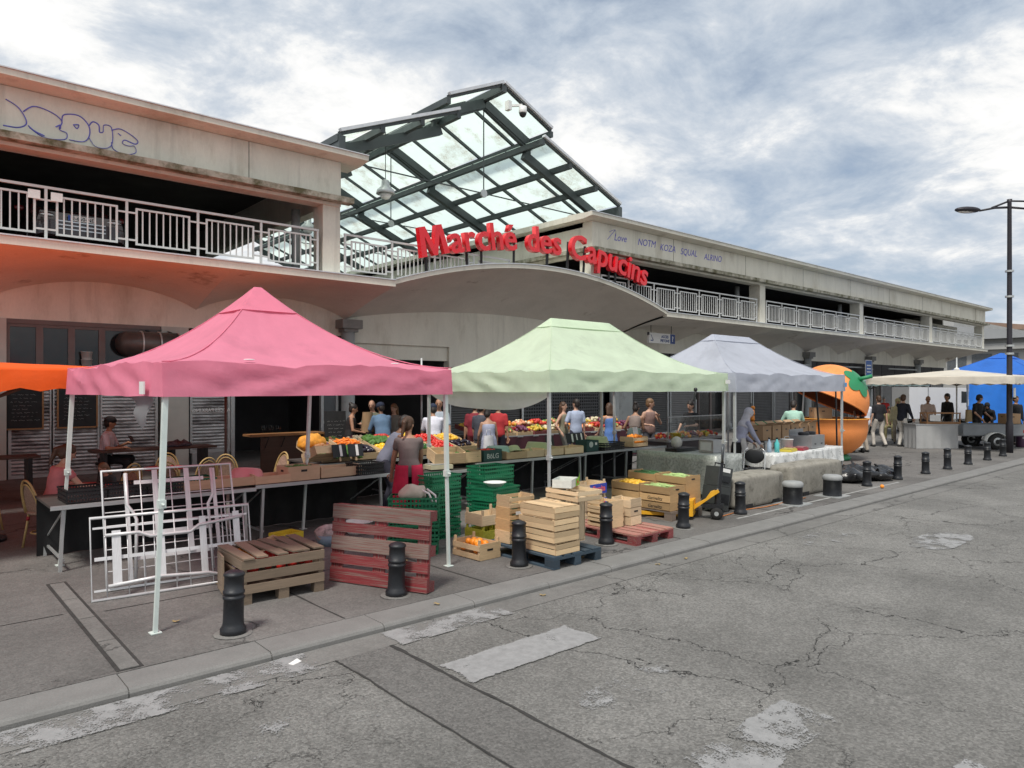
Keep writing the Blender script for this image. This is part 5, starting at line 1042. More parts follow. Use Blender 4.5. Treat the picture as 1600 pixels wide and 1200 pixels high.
def loft(mb, rings, n=16):
    vs = []; fs = []
    for c, f, s, rf, rs in rings: vs += [c + f * rf * math.cos(2 * math.pi * j / n) + s * rs * math.sin(2 * math.pi * j / n) for j in range(n)]
    for i in range(len(rings) - 1): fs += [(i * n + j, i * n + (j + 1) % n, (i + 1) * n + (j + 1) % n, (i + 1) * n + j) for j in range(n)]
    fs += [tuple(range(n - 1, -1, -1)), tuple((len(rings) - 1) * n + j for j in range(n))]; mb.add(vs, fs)
def remesh(mb, name, m_, parent, vox, extra=None):
    o = mb.build(name, m_, parent); r_ = o.modifiers.new('r', 'REMESH'); r_.mode = 'VOXEL'; r_.voxel_size = vox; r_.use_smooth_shade = True
    sm = o.modifiers.new('s', 'SMOOTH'); sm.factor = .5; sm.iterations = 4; PEND.append((o, extra)); return o
def person(label, x, y, face, H=1.72, lean=0, head=0, nod=0, hands=None, feet=None, sit=None, top=((.5, .5, .5), 'short'), bot=((.05, .05, .07), 'trousers'), hair=('dark', 'short'), skin=0, shoes=(.03, .03, .03), fem=False, vox=.02, z=0, group=None, apron=None, hem=None, fat=1.0, name='person', elbow=None):
    t = thing(name, label, 'person', (x, y, z), R(face), group); k = H / 1.72; V = Vector; Y_ = V((0, 1, 0)); la = R(lean)
    u = V((math.sin(la), 0, math.cos(la))); f = V((math.cos(la), 0, -math.sin(la)))
    P0 = V((0, 0, (sit + .10) if sit is not None else .94 * k)); wide = (.155 if fem else .175) * k
    hipw = (.165 if fem else .155) * k * fat; waw = (.125 if fem else .145) * k * fat
    R_ = [(P0 - u * .09 * k, .08 * k, hipw * .75), (P0 - u * .03 * k, .105 * k * fat, hipw), (P0 + u * .06 * k, .11 * k * fat, hipw * .97), (P0 + u * .17 * k, .098 * k * fat, waw), (P0 + u * .32 * k, .115 * k * fat, waw * 1.12), (P0 + u * .42 * k, .10 * k, wide * .98), (P0 + u * .475 * k, .075 * k, wide * .8), (P0 + u * .515 * k, .055 * k, .075 * k)]
    ring = lambda g, i0=0, i1=99: [(c, f, Y_, a + g, b + g) for c, a, b in R_[i0:i1]]
    neck = P0 + u * .50 * k; hl = la * .45 + R(nod); hd = V((math.sin(hl), 0, math.cos(hl))); hc = neck + hd * .175 * k
    Rh = Matrix.Rotation(R(head), 3, 'Z') @ Matrix.Rotation(hl, 3, 'Y'); hp = lambda a, b, c: hc + Rh @ V((a * k, b * k, c * k))
    sh = [P0 + u * .435 * k + Y_ * s_ * wide for s_ in (1, -1)]; hip = [P0 + Y_ * s_ * .088 * k - V((0, 0, .03 * k)) for s_ in (1, -1)]
    hands = hands or ((.05, .25, .78), (.05, -.25, .78)); W_ = []; E_ = []
    for i, s_ in enumerate((1, -1)):
        e, w = ik(sh[i], V(hands[i]) * (1 if sit is not None else k), .285 * k, .25 * k, V((elbow or (-.7, s_ * .6, -.5)))); E_.append(e); W_.append(w)
    if feet is None: feet = ((.0, .10, .085), (.03, -.10, .085)) if sit is None else ((.42, .12, .085), (.38, -.13, .085))
    K_ = []; A_ = []
    for i in (0, 1):
        kn, an = ik(hip[i], V(feet[i]), .44 * k, .43 * k, V((1, (.1, -.1)[i], .25 if sit is not None else .0))); K_.append(kn); A_.append(an)
    B = MB(); loft(B, ring(0)); B.cap(neck - u * .04, hc - hd * .05 * k, .056 * k, .05 * k)
    eR = Rh.to_euler(); B.ell(hp(0, 0, .02), (.098 * k, .076 * k, .108 * k), 16, 12, rot=eR); B.ell(hp(.025, 0, -.055), (.062 * k, .056 * k, .062 * k), 14, 10, rot=eR); B.cap(hp(.09, 0, .02), hp(.112, 0, -.022), .010 * k, .016 * k, 6)
    for s_ in (1, -1): B.ell(hp(-.005, .078 * s_, -.005), (.022 * k, .012 * k, .032 * k), 8, 6, rot=eR)
    fing = MB()
    for i, s_ in enumerate((1, -1)):
        B.cap(sh[i], E_[i], .052 * k, .042 * k); B.cap(E_[i], W_[i], .042 * k, .028 * k)
        t_ = (W_[i] - E_[i]).normalized(); sd = t_.cross(V((0, 0, 1))); sd = sd.normalized() if sd.length > .1 else Y_.copy(); dn = sd.cross(t_).normalized()
        if dn.z > 0: dn = -dn
        B.cap(W_[i], W_[i] + t_ * .07 * k, .03 * k, .034 * k)
        for q in range(4):
            o_ = sd * (.027 - .018 * q) * k; L_ = (.036, .042, .039, .030)[q] * k; p0 = W_[i] + t_ * .085 * k + o_; p1 = p0 + t_ * L_ + dn * .012 * k; p2 = p1 + t_ * L_ * .55 + dn * L_ * .7; fing.tube([p0 - t_ * .02, p0, p1, p2], [.0095 * k, .0095 * k, .0085 * k, .006 * k], 6)
        th = W_[i] + t_ * .03 * k + sd * .028 * k * (1 if i else -1); fing.tube([th, th + (sd * .03 * (1 if i else -1) + t_ * .02) * k, th + (sd * .035 * (1 if i else -1) + t_ * .06 + dn * .012) * k], [.012 * k, .011 * k, .007 * k], 6)
        B.cap(hip[i], K_[i], .078 * k * fat, .055 * k); B.cap(K_[i], A_[i], .055 * k, .038 * k); B.cap(A_[i] - V((.03, 0, .035)) * k, A_[i] + V((.13, 0, -.05)) * k, .038 * k, .034 * k)
    remesh(B, 'body', SK[skin], t, vox, fing)
    # eyes and brows
    ey = MB()
    for s_ in (1, -1): ey.ell(hp(.091, .03 * s_, .012), (.008 * k, .012 * k, .007 * k), 8, 6, rot=eR); ey.cap(hp(.094, .018 * s_, .034), hp(.088, .044 * s_, .034), .005 * k, .004 * k, 6)
    ey.cap(hp(.088, .018, -.062), hp(.088, -.018, -.062), .005 * k, .005 * k, 6)
    ey.build('face_features', eyem, t, True)
    # top
    tc, sl_ = top; G = MB(); g = .014
    if sl_ == 'dress' or bot[1] == 'dress':
        hz = bot[2]; loft(G, [(V((0, 0, hz)), V((1, 0, 0)), Y_, .24 * k, .27 * k), (V((0, 0, hz + (P0.z - hz) * .5)), V((1, 0, 0)), Y_, .18 * k, .22 * k)] + ring(g, 1, 6 if sl_ == 'strap' or sl_ == 'dress' else 7))
    else:
        lo = 0 if sl_ != 'crop' else 3; rr = ring(g, lo, 8 if sl_ in ('short', 'long') else 7)
        if hem: rr = [(P0 - u * hem, f, Y_, .125 * k * fat, hipw + .02)] + rr[1:]
        loft(G, rr)
    if sl_ in ('short', 'long', 'tank', 'cap'):
        for i in (0, 1):
            if sl_ == 'short': G.cap(sh[i], sh[i] + (E_[i] - sh[i]) * .72, .07 * k, .064 * k)
            elif sl_ == 'cap': G.cap(sh[i], sh[i] + (E_[i] - sh[i]) * .3, .066 * k, .064 * k)
            elif sl_ == 'long': G.cap(sh[i], E_[i], .068 * k, .058 * k); G.cap(E_[i], E_[i] + (W_[i] - E_[i]) * .93, .057 * k, .042 * k)
            else: G.cap(sh[i] - Y_ * (1, -1)[i] * .06 * k - u * .02, sh[i] - Y_ * (1, -1)[i] * .05 * k + u * .02, .05 * k, .05 * k)
    remesh(G, 'top' if bot[1] != 'dress' else 'dress', cloth(tc), t, vox)
    if bot[1] in ('trousers', 'shorts'):
        G = MB(); loft(G, [(c, f, Y_, a + .01, b + .012) for c, a, b in R_[0:4]])
        for i in (0, 1):
            G.cap(hip[i], K_[i], .092 * k * fat, .072 * k)
            if bot[1] == 'trousers': G.cap(K_[i], A_[i] + V((0, 0, .0)), .072 * k, .058 * k)
        remesh(G, bot[1], cloth(bot[0]), t, vox)
    elif bot[1] == 'skirt':
        G = MB(); hz = bot[2]; loft(G, [(V((0, 0, hz)), V((1, 0, 0)), Y_, .22 * k, .25 * k), (V((0, 0, (P0.z + hz) / 2)), V((1, 0, 0)), Y_, .17 * k, .21 * k)] + [(c, f, Y_, a + .012, b + .014) for c, a, b in R_[1:4]]); remesh(G, 'skirt', cloth(bot[0]), t, vox)
    for i in (0, 1): MB().cap(A_[i] + V((-.035, 0, -.04)) * k, A_[i] + V((.14, 0, -.048)) * k, .044 * k, .036 * k).build('shoe', cloth(shoes), t, True)
    if apron:
        G = MB(); a0, a1 = apron[1], apron[2]
        G.grid(lambda q, v: V((0, 0, P0.z + .10 * k - (P0.z + .10 * k - a1) * v)) + V((math.cos(a0 * (2 * q - 1)) * (.135 + .09 * v), math.sin(a0 * (2 * q - 1)) * (.185 + .09 * v), 0)) * k + V((.02 * n3(q * 5, v * 3), 0, 0)), 24, 10); ap = G.build('apron', cloth(apron[0]), t, True)
        sd = ap.modifiers.new('t', 'SOLIDIFY'); sd.thickness = .006
    hcol, st = hair; G = MB()
    if st != 'bald' and st != 'hijab':
        G.ell(hp(-.014, 0, .042), (.104 * k, .086 * k, .098 * k), 16, 12, rot=eR); G.ell(hp(-.045, 0, -.01), (.068 * k, .08 * k, .09 * k), 14, 10, rot=eR)
        if st in ('long', 'bob'): 
            for s_ in (-1, 0, 1): G.cap(hp(-.05, .05 * s_, .0), hp(-.065, .055 * s_, -.16 if st == 'bob' else -.3), .06 * k, .045 * k)
        if st == 'pony': G.cap(hp(-.10, 0, .05), hp(-.15, .0, .0), .04 * k, .045 * k); G.cap(hp(-.15, 0, 0), hp(-.14, .01, -.2), .045 * k, .02 * k)
        if st == 'bun': G.ell(hp(-.09, 0, .11), .05 * k, 10, 8)
        remesh(G, 'hair', HR[hcol], t, min(vox, .014))
        if st == 'cap': 
            c_ = MB(); c_.ell(hp(-.01, 0, .055), (.112 * k, .094 * k, .088 * k), 16, 10, rot=eR); c_.cap(hp(-.09, .03, .045), hp(-.09, -.03, .045), .03 * k, .03 * k); c_.build('cap', cloth((.012, .012, .014)), t, True)
        if st == 'brimcap': MB().ell(hp(-.01, 0, .06), (.115 * k, .098 * k, .085 * k), 16, 10, rot=eR).ell(hp(.10, 0, .045), (.08 * k, .07 * k, .012 * k), 12, 6, rot=eR).build('cap', cloth((.02, .03, .06)), t, True)
    elif st == 'hijab':
        G.ell(hp(-.018, 0, .035), (.116 * k, .096 * k, .112 * k), 16, 12, rot=eR); G.cap(hp(-.03, 0, -.03), hp(-.02, 0, -.14), .085 * k, .10 * k); loft(G, [(neck - u * .16 * k, f, Y_, .13 * k, .19 * k), (neck - u * .05 * k, f, Y_, .12 * k, .16 * k), (neck + u * .05 * k, f, Y_, .08 * k, .085 * k)]); remesh(G, 'headscarf', cloth(hcol), t, min(vox, .016))
    return t
# --- terrace
person('woman in a pink striped blouse seated on a rattan chair, seen from behind', 1.62, 10.86, 18, 1.66, 14, -10, 18, ((.50, .16, .72), (.46, -.2, .74)), None, .46, ((.50, .17, .18), 'cap'), ((.03, .03, .05), 'trousers'), ('brown', 'pony'), 0, fem=True, vox=.015)
person('small child with fair hair leaning forward at the terrace table', 2.42, 11.25, 205, 1.12, 22, 0, 15, ((.3, .1, .62), (.3, -.1, .62)), ((.25, .08, .25), (.25, -.08, .25)), .42, ((.03, .04, .04), 'short'), ((.05, .05, .08), 'trousers'), ('fair', 'bob'), 0, vox=.014)
person('man in white T-shirt and backwards black cap seated at the high table with a phone', 3.28, 16.05, -28, 1.76, 8, 20, 6, ((.36, .10, .92), (.38, -.22, .86)), ((.32, .14, .2), (.36, -.12, .15)), .56, ((.62, .60, .66), 'short'), ((.02, .02, .025), 'trousers'), ('dark', 'cap'), 1, vox=.016)
# --- stall sellers
person('seller in grey T-shirt and red apron with ponytail, reaching over the stall, back turned', 5.42, 8.30, 62, 1.64, 10, -28, 14, ((.34, .24, .80), (.52, -.22, .80)), ((-.02, .11, .085), (.06, -.11, .085)), None, ((.15, .12, .115), 'cap'), ((.06, .025, .03), 'trousers'), ('brown', 'pony'), 1, fem=True, vox=.012, apron=((.42, .012, .05), 3.02, .36))
person('man in blue grey tank top bending over the crates beside the seller', 5.88, 9.72, -20, 1.68, 32, 10, 12, ((.46, .2, .82), (.50, -.1, .82)), None, None, ((.16, .17, .22), 'tank'), ((.04, .04, .06), 'trousers'), ('dark', 'short'), 2, vox=.015)
# --- customers by the entrance
D49 = 48.6
person('woman in dark strappy top standing by the hall column', 8.12, 14.95, -30, 1.66, 6, 0, 10, ((.3, .15, 1.1), (.3, -.12, 1.05)), None, None, ((.02, .018, .02), 'strap'), ((.03, .03, .04), 'trousers'), ('dark', 'bun'), 1, fem=True)
person('bald man in olive T-shirt holding a large brown paper bag', 8.80, 15.0, 205, 1.74, 6, 20, 8, ((.38, .12, 1.22), (.36, -.12, 1.18)), None, None, ((.13, .14, .10), 'short'), ((.04, .04, .05), 'trousers'), ('grey', 'bald'), 0)
person('man in blue denim shirt leaning over the vegetable table, back turned', 8.66, 14.35, 75, 1.72, 20, 20, 8, ((.42, .2, .95), (.45, -.15, .95)), None, None, ((.11, .19, .30), 'long'), ((.03, .03, .05), 'trousers'), ('dark', 'brimcap'), 2, fat=1.12)
person('woman with light hair behind the denim shirt man', 9.45, 15.1, 210, 1.64, 4, 0, 8, None, None, None, ((.20, .19, .17), 'short'), ((.04, .04, .05), 'trousers'), ('fair', 'long'), 0, fem=True)
person('man in white T-shirt and dark cap bending to the vegetables, back turned', 8.87, 12.62, 60, 1.70, 14, 15, 16, ((.38, .2, .92), (.40, -.15, .92)), None, None, ((.66, .66, .74), 'short'), ((.03, .03, .05), 'trousers'), ('dark', 'brimcap'), 1)
person('bald bearded man in blue grey polo shirt facing the street', 9.64, 13.5, 228, 1.78, 2, 5, 6, ((.18, .27, .82), (.1, -.27, .82)), None, None, ((.36, .41, .47), 'short'), ((.03, .03, .05), 'trousers'), ('grey', 'bald'), 1, fat=1.15)
person('man in dark red T-shirt with crossbody strap, back turned', 10.47, 13.2, 55, 1.72, 6, -10, 12, None, None, None, ((.20, .018, .03), 'short'), ((.16, .03, .03), 'shorts'), ('dark', 'short'), 1, fat=1.15)
person('man in dark grey T-shirt with white print beside the red shirts', 10.05, 12.5, 10, 1.70, 4, -5, 14, ((.1, .24, .8), (.14, -.24, .8)), None, None, ((.06, .065, .085), 'short'), ((.30, .30, .30), 'shorts'), ('dark', 'short'), 1)
person('woman in blue white patterned dress carrying a white bag', 9.95, 12.05, 65, 1.58, 10, -30, 16, ((.28, .2, .9), (.2, -.26, .78)), None, None, ((.30, .32, .42), 'strap'), ((.30, .32, .42), 'dress', .45), ('dark', 'bun'), 1, fem=True, fat=1.1)
person('man in bright red T-shirt behind the patterned dress woman', 11.22, 13.25, 40, 1.70, 6, 0, 10, None, None, None, ((.42, .03, .035), 'short'), ((.04, .04, .06), 'trousers'), ('dark', 'short'), 1, fat=1.1)
person('woman in olive sleeveless top facing the light blue shirt man', 13.25, 13.0, -75, 1.66, 0, 0, 0, ((.12, .26, 1.0), (.1, -.3, .95)), None, None, ((.22, .21, .15), 'strap'), ((.1, .1, .09), 'trousers'), ('brown', 'long'), 0, fem=True)
person('man in light blue T-shirt seen from behind at the far fruit table', 13.3, 12.6, 70, 1.74, 0, 25, 0, ((.2, .2, 1.05), (.04, -.26, .8)), None, None, ((.38, .44, .58), 'short'), ((.05, .05, .08), 'trousers'), ('dark', 'short'), 0)
person('woman in blue flowered dress with red bag strap, back turned', 13.2, 11.35, 75, 1.66, 4, -18, 8, ((.36, .15, .95), (.40, -.12, .92)), None, None, ((.10, .20, .48), 'strap'), ((.10, .20, .48), 'dress', .3), ('brown', 'bob'), 0, fem=True)
person('bare-backed woman with dark hair bending to the glass counter', 13.5, 10.62 + .25, 25, 1.68, 16, 0, 10, ((.36, .25, .98), (.42, -.05, 1.1)), None, None, ((.24, .19, .17), 'crop'), ((.08, .11, .10), 'skirt', .5), ('dark', 'bun'), 1, fem=True)
person('taller woman with curly fair hair behind the bare-backed woman', 14.5, 11.2, 250, 1.76, 4, 60, 6, ((.25, .1, 1.3), (.25, -.15, 1.1)), None, None, ((.25, .16, .14), 'strap'), ((.05, .05, .06), 'trousers'), ('fair', 'short'), 0, fem=True)
person('seller in black T-shirt with headphones behind the glass counter', 15.35, 10.5, 190, 1.70, 6, -10, 10, ((.40, .1, 1.12), (.36, -.2, 1.0)), None, None, ((.012, .012, .014), 'short'), ((.02, .02, .02), 'trousers'), ('dark', 'bun'), 0, fem=True)
person('woman in pale grey headscarf and lilac blouse working at the silver table', 13.62, 8.15, -30, 1.64, 20, 0, 18, ((.42, .14, .92), (.44, -.14, .90)), None, None, ((.34, .35, .46), 'long'), ((.012, .012, .014), 'skirt', .12), ((.50, .49, .54), 'hijab'), 0, fem=True, vox=.016, apron=((.40, .38, .37), 1.9, .55))
person('man in mint T-shirt working at the orange kiosk, back turned', 18.2, 9.25, 30, 1.72, 14, -10, 20, ((.42, .25, 1.05), (.46, -.15, 1.1)), None, None, ((.38, .60, .50), 'short'), ((.25, .38, .40), 'trousers'), ('dark', 'short'), 1)
# --- far right
person('person in white T-shirt and beige trousers pushing the cart beside the kiosk', 23.35, 9.5, 60, 1.74, 2, 0, 0, ((.1, .26, .85), (.3, -.2, .95)), None, None, ((.68, .69, .74), 'short'), ((.33, .29, .24), 'trousers'), ('brown', 'short'), 1, vox=.024)
person('man in black T-shirt and white trousers walking away', 25.85, 10.05, D49 + 10, 1.76, 2, -8, 4, ((.06, .27, .82), (-.05, -.27, .82)), ((.14, .10, .085), (-.20, -.10, .11)), None, ((.012, .012, .016), 'short'), ((.50, .46, .41), 'trousers'), ('brown', 'short'), 0, vox=.022)
person('man in navy long-sleeved shirt and white trousers leaning on the counter', 26.5, 9.55, -15, 1.80, 8, 20, 0, ((.55, .1, 1.12), (.15, -.28, .95)), None, None, ((.010, .012, .022), 'long'), ((.58, .55, .50), 'trousers'), ('brown', 'short'), 0, vox=.022)
person('person in red top standing far behind the walking man', 34.5, 13.2, 200, 1.62, 0, 0, 0, None, None, None, ((.5, .03, .03), 'short'), ((.04, .04, .05), 'trousers'), ('grey', 'short'), 0, vox=.03)
person('white-haired person in pale top far behind the walking man', 35.6, 12.9, 220, 1.60, 0, 0, 0, None, None, None, ((.6, .6, .6), 'short'), ((.1, .1, .1), 'trousers'), ('grey', 'short'), 0, vox=.03)
person('person in khaki clothes seated on a folding chair', 29.8, 11.2, 200, 1.66, 10, 0, 10, None, None, .46, ((.22, .20, .09), 'long'), ((.20, .18, .09), 'trousers'), ('dark', 'short'), 1, vox=.028)
person('person with pale hood beside the navy shirt man', 27.9, 10.2, 200, 1.64, 4, 0, 0, None, None, None, ((.45, .40, .25), 'long'), ((.3, .26, .2), 'trousers'), ((.45, .40, .22), 'hijab'), 1, vox=.026)
person('bald sunburnt man in pale pink T-shirt behind the food counter', 28.35, 9.35, 215, 1.74, 3, 0, 10, ((.3, .15, .95), (.3, -.15, .95)), None, None, ((.55, .42, .36), 'short'), ((.05, .05, .06), 'trousers'), ('grey', 'bald'), 1, vox=.022, fat=1.15)
person('person in dark top with dark hair behind the trailer', 29.7, 9.1, 150, 1.82, 4, 0, 0, None, None, None, ((.012, .012, .014), 'long'), ((.02, .02, .02), 'trousers'), ('dark', 'short'), 1, vox=.024)
person('man in black T-shirt working behind the trailer bed', 29.0, 8.0, 250, 1.80, 10, 60, 8, ((.4, .1, 1.0), (.35, -.25, .95)), None, None, ((.014, .014, .016), 'short'), ((.02, .02, .02), 'trousers'), ('dark', 'short'), 0, vox=.022, fat=1.1)
person('person in black hoodie bending over in front of the blue tarpaulin', 31.2, 8.2, 190, 1.70, 55, 0, 0, ((.5, .1, .8), (.5, -.1, .8)), None, None, ((.012, .012, .014), 'long'), ((.02, .02, .02), 'trousers'), ((.012, .012, .014), 'hijab'), 1, vox=.026)
person('person in black at the street lamp foot', 30.6, 7.2, 230, 1.74, 2, 0, 0, None, None, None, ((.013, .013, .015), 'long'), ((.02, .02, .02), 'trousers'), ('dark', 'short'), 1, vox=.026)
# bags and props held
def pbag(label, loc, s_, c, name='shopping_bag', handles=True):
    t = thing(name, label, 'bag', loc); mb = MB(); mb.grid(lambda u_, v: (math.cos(2 * math.pi * u_) * s_[0] * (1 - .25 * v) * (1 + .1 * n3(u_ * 6, v * 4)), math.sin(2 * math.pi * u_) * s_[1] * (1 - .1 * v), -s_[2] * (1 - v)), 18, 6); mb.lathe([(.0, -s_[2]), (.02, -s_[2])], 6); mb.build('bag_body', cloth(c), t, True)
    if handles: MB().tube([(-.06, 0, 0), (-.05, 0, .12), (.05, 0, .12), (.06, 0, 0)], .008, 6).build('handle', cloth(c), t, True)
pbag('white shoulder bag carried by the patterned dress woman', (9.78, 11.86, 1.02), (.15, .1, .42), (.62, .62, .66)); pbag('large brown paper bag held up by the bald man', (8.48, 14.75, 1.48), (.16, .12, .46), (.30, .20, .11), 'paper_bag', False); pbag('tan paper bag hanging on the trailer counter', (28.55, 8.1, 1.28), (.2, .1, .42), (.36, .27, .15), 'paper_bag')
pbag('straw basket bag on the ground by the terrace chair', (2.05, 11.0, .36), (.2, .12, .35), (.36, .25, .13), 'straw_bag')
tag(MB().box((0, 0, 0), (.075, .012, .15), rot=Euler((R(-40), 0, R(30)))).build('mobile_phone', black, None, loc=(3.72, 15.86, 1.02)), 'dark mobile phone in the seated man hand', 'phone')
_dg = bpy.context.evaluated_depsgraph_get()
for o, extra in PEND:
    me = bpy.data.meshes.new_from_object(o.evaluated_get(_dg)); o.modifiers.clear()
    if extra is not None and extra.v:
        b = len(me.vertices); vs = [tuple(v.co) for v in me.vertices] + extra.v; fs = [tuple(p.vertices) for p in me.polygons] + [tuple(b + i for i in f) for f in extra.f]
        m2 = bpy.data.meshes.new(me.name); m2.from_pydata(vs, [], fs); m2.materials.append(me.materials[0]); m2.polygons.foreach_set('use_smooth', [True] * len(fs)); m2.update(); me = m2
    o.data = me
# ================================================================== terrace furniture
rat = mat('honey_rattan', (.42, .29, .12), .6, .15, 12); weave = mat('woven_seat', (.30, .20, .15), .7, .35, 40, bump=.6, bscale=60); redb = mat('red_binding', (.35, .02, .03), .6)
def chair_proto(label, loc, rz):
    t = thing('bistro_chair', label, 'chair', loc, rz, 'rattan terrace chairs')
    MB().lathe([(0, .44), (.20, .44), (.215, .45), (.215, .465), (.2, .475), (0, .47)], 22, caps=False).build('seat', weave, t, True)
    for sx_, sy_ in ((-1, -1), (-1, 1), (1, -1), (1, 1)):
        lg = MB().tube([(sx_ * .14, sy_ * .14, .45), (sx_ * .19, sy_ * .19, .0)], .015, 8).build('leg', rat, t, True); MB().tube([(sx_ * .145, sy_ * .145, .40), (sx_ * .15, sy_ * .15, .35)], .019, 8).build('binding', redb, lg, True)
    MB().tube([(.17 * math.cos(a), .17 * math.sin(a), .2) for a in [i * math.pi / 8 for i in range(16)]], .010, 6, closed=True).build('stretcher_ring', rat, t, True)
    hoop = lambda r_, h, o_: [(-.15 - o_ - .10 * (z_ / h), y_, .44 + z_) for y_, z_ in [(r_ * math.cos(a), h * max(math.sin(a), 0) ** .75) for a in [math.pi * i / 14 for i in range(15)]]]
    MB().tube(hoop(.2, .44, .0), .014, 8).build('back_hoop', rat, t, True); MB().tube(hoop(.17, .39, -.0), .010, 8).build('back_hoop', rat, t, True)
    mb = MB(); mb.grid(lambda u, v: (-.15 - .1 * v * .85, (.16 * math.sqrt(max(1 - (v * .98) ** 2.6, 0))) * (2 * u - 1), .46 + .36 * v), 8, 8); mb.build('back_weave', weave, t, True)
    return t
ch = chair_proto('rattan bistro chair carrying the woman in the striped blouse', (1.55, 10.84, 0), R(18))
for x, y, a, lb in ((.72, 10.9, 30, 'rattan bistro chair at the outer edge of the terrace'), (2.75, 12.3, 120, 'rattan bistro chair behind the child'), (3.35, 12.2, 80, 'rattan bistro chair behind the tall bed frame'), (4.0, 12.5, 100, 'rattan bistro chair near the pink basin'), (3.7, 13.4, 250, 'rattan bistro chair facing the long terrace table'), (4.6, 12.9, 60, 'rattan bistro chair by the brown parasol pole'), (2.48, 11.3, 205, 'rattan bistro chair under the child'), (1.0, 12.6, -60, 'rattan bistro chair beside the red terrace table'), (5.2, 12.4, 190, 'rattan bistro chair below the onion crate')): dup(ch, (x, y, 0), R(a), lb)
def round_table(label, x, y, h, r_, m_):
    t = thing('bistro_table', label, 'table', (x, y, 0)); MB().lathe([(0, h - .03), (r_, h - .03), (r_, h), (0, h)], 26, caps=False).build('table_top', m_, t); MB().tube([(0, 0, .03), (0, 0, h - .03)], .03, 10).build('stem', black, t, True); MB().lathe([(0, 0), (.22, 0), (.2, .03), (.03, .05)], 18).build('foot', castiron, t, True)
round_table('small round red terrace table before the seated woman', 2.05, 11.15, .72, .32, redb); round_table('small round red terrace table deeper in the terrace', 3.5, 12.8, .72, .32, redb); round_table('round terrace table at the outer edge', .55, 11.7, .72, .34, redb)
darkw = mat('dark_brown_wood', (.075, .04, .028), .5, .2, 3, stretch=(1, 6, 6))
t = thing('long_terrace_table', 'long dark brown high table where the capped man sits', 'table', (4.15, 15.85, 0)); board('table_top', darkw, t, (0, 0, .80), (2.3, .62, .04))
for x in (-.95, .3, .95): board('leg_panel', black, t, (x, 0, .39), (.07, .5, .78))
t = thing('long_terrace_table', 'long dark table by the shutters at the outer terrace', 'table', (1.3, 15.6, 0)); board('table_top', darkw, t, (0, 0, .80), (1.6, .62, .04))
for x in (-.65, .65): board('leg_panel', black, t, (x, 0, .39), (.07, .5, .78))
t = thing('stool', 'dark stool under the man with the backwards cap', 'stool', (3.28, 16.05, 0)); MB().lathe([(0, .52), (.17, .52), (.17, .56), (0, .56)], 18).build('seat', black, t)
for a in range(4): bar('leg', black, t, (.1 * math.cos(a * 1.57 + .78), .1 * math.sin(a * 1.57 + .78), .52), (.18 * math.cos(a * 1.57 + .78), .18 * math.sin(a * 1.57 + .78), 0), .02, .02)
t = thing('crumpled_cloth', 'crumpled grey patterned jacket on the long dark table', 'cloth', (4.55, 15.85, .822)); mb = MB(); mb.ell((0, 0, .04), (.34, .14, .07), 26, 12); mb.v = [(a, b * (1 + .4 * n3(a * 9, b * 9, 1)), max(c * (1 + .8 * n3(a * 8, b * 12, 4)), 0)) for a, b, c in mb.v]; mb.build('fabric', mat('grey_check', (.10, .10, .13), .9, .6, 22), t, True)
# bar counter with glasses, A-board
t = thing('bar_counter', 'wooden bar counter with folding brackets in the open bar bay', 'counter', (7.45, 17.0, 0)); warm = mat('warm_wood', (.30, .15, .06), .5, .15, 3, stretch=(1, 6, 6))
board('counter_top', warm, t, (0, 0, .90), (1.9, .55, .05)); board('front_panel', darkw, t, (.1, -.2, .44), (1.6, .04, .86)); board('end_panel', warm, t, (.95, 0, .44), (.06, .5, .86))
for x in (-.6, -.2, .3): bar('bracket', black, t, (x, -.23, .86), (x, -.45, .87), .02, .02); bar('bracket', black, t, (x, -.23, .6), (x, -.44, .85), .015, .015)
gls = glassmat('clear_glass', (.95, .97, .97)); gm = MB().lathe([(.032, 0), (.032, .004), (.004, .01), (.004, .09), (.03, .12), (.036, .16), (.032, .21)], 14, caps=False).mesh('wine_glass', gls, True)
for i in range(6): tag(link('wine_glass', gm, None, (6.85 + .09 * i, 16.9 + .08 * (i % 2), .926)), 'empty wine glass in the row on the bar counter', 'glass', 'wine glasses on the bar counter')
chalk = mat('chalkboard', (.012, .013, .014), .7, .2, 3); chalkline = mat('chalk', (.42, .42, .42), .9)
def scribble(parent, w, h, rows, seed, y=-.004, z0=0):
    rd = random.Random(seed); mb = MB()
    for r_ in range(rows):
        z = z0 + h * (.86 - .78 * r_ / rows); x = -w * .42 + rd.random() * w * .08; e = w * rd.uniform(.1, .42)
        while x < e:
            n_ = rd.randint(2, 5)
            mb.tube([(x + .012 * q, y, z + rd.uniform(-.011, .014)) for q in range(n_ * 2)], .0022, 4); x += .012 * n_ * 2 + .025
    return mb.build('chalk_writing', chalkline, parent)
for x, w, lb, sd in ((2.34, .70, 'wood-framed menu chalkboard on the outer striped shutter', 3), (3.38, .80, 'wood-framed menu chalkboard beside the capped man', 5)):
    t = thing('menu_board', lb, 'chalkboard', (x, YW - .0, 1.12)); board('slate', chalk, t, (0, 0, .46), (w, .02, .92))
    for s_ in (-1, 1): board('frame', warm, t, (s_ * w / 2, -.004, .46), (.95, .03, .035), rot=(0, R(90), 0)); board('frame', warm, t, (0, -.004, .46 + s_ * .46), (w, .03, .035))
    scribble(t, w * .9, .84, 8, sd, -.0125, .05)
t = thing('menu_board', 'tall black A-board with chalk writing by the bar counter', 'chalkboard', (8.45, 16.2, 0)); t.rotation_euler = (R(-8), 0, R(-12)); board('slate', chalk, t, (0, 0, .75), (.55, .03, 1.45)); scribble(t, .5, 1.3, 11, 8, -.018, .1)
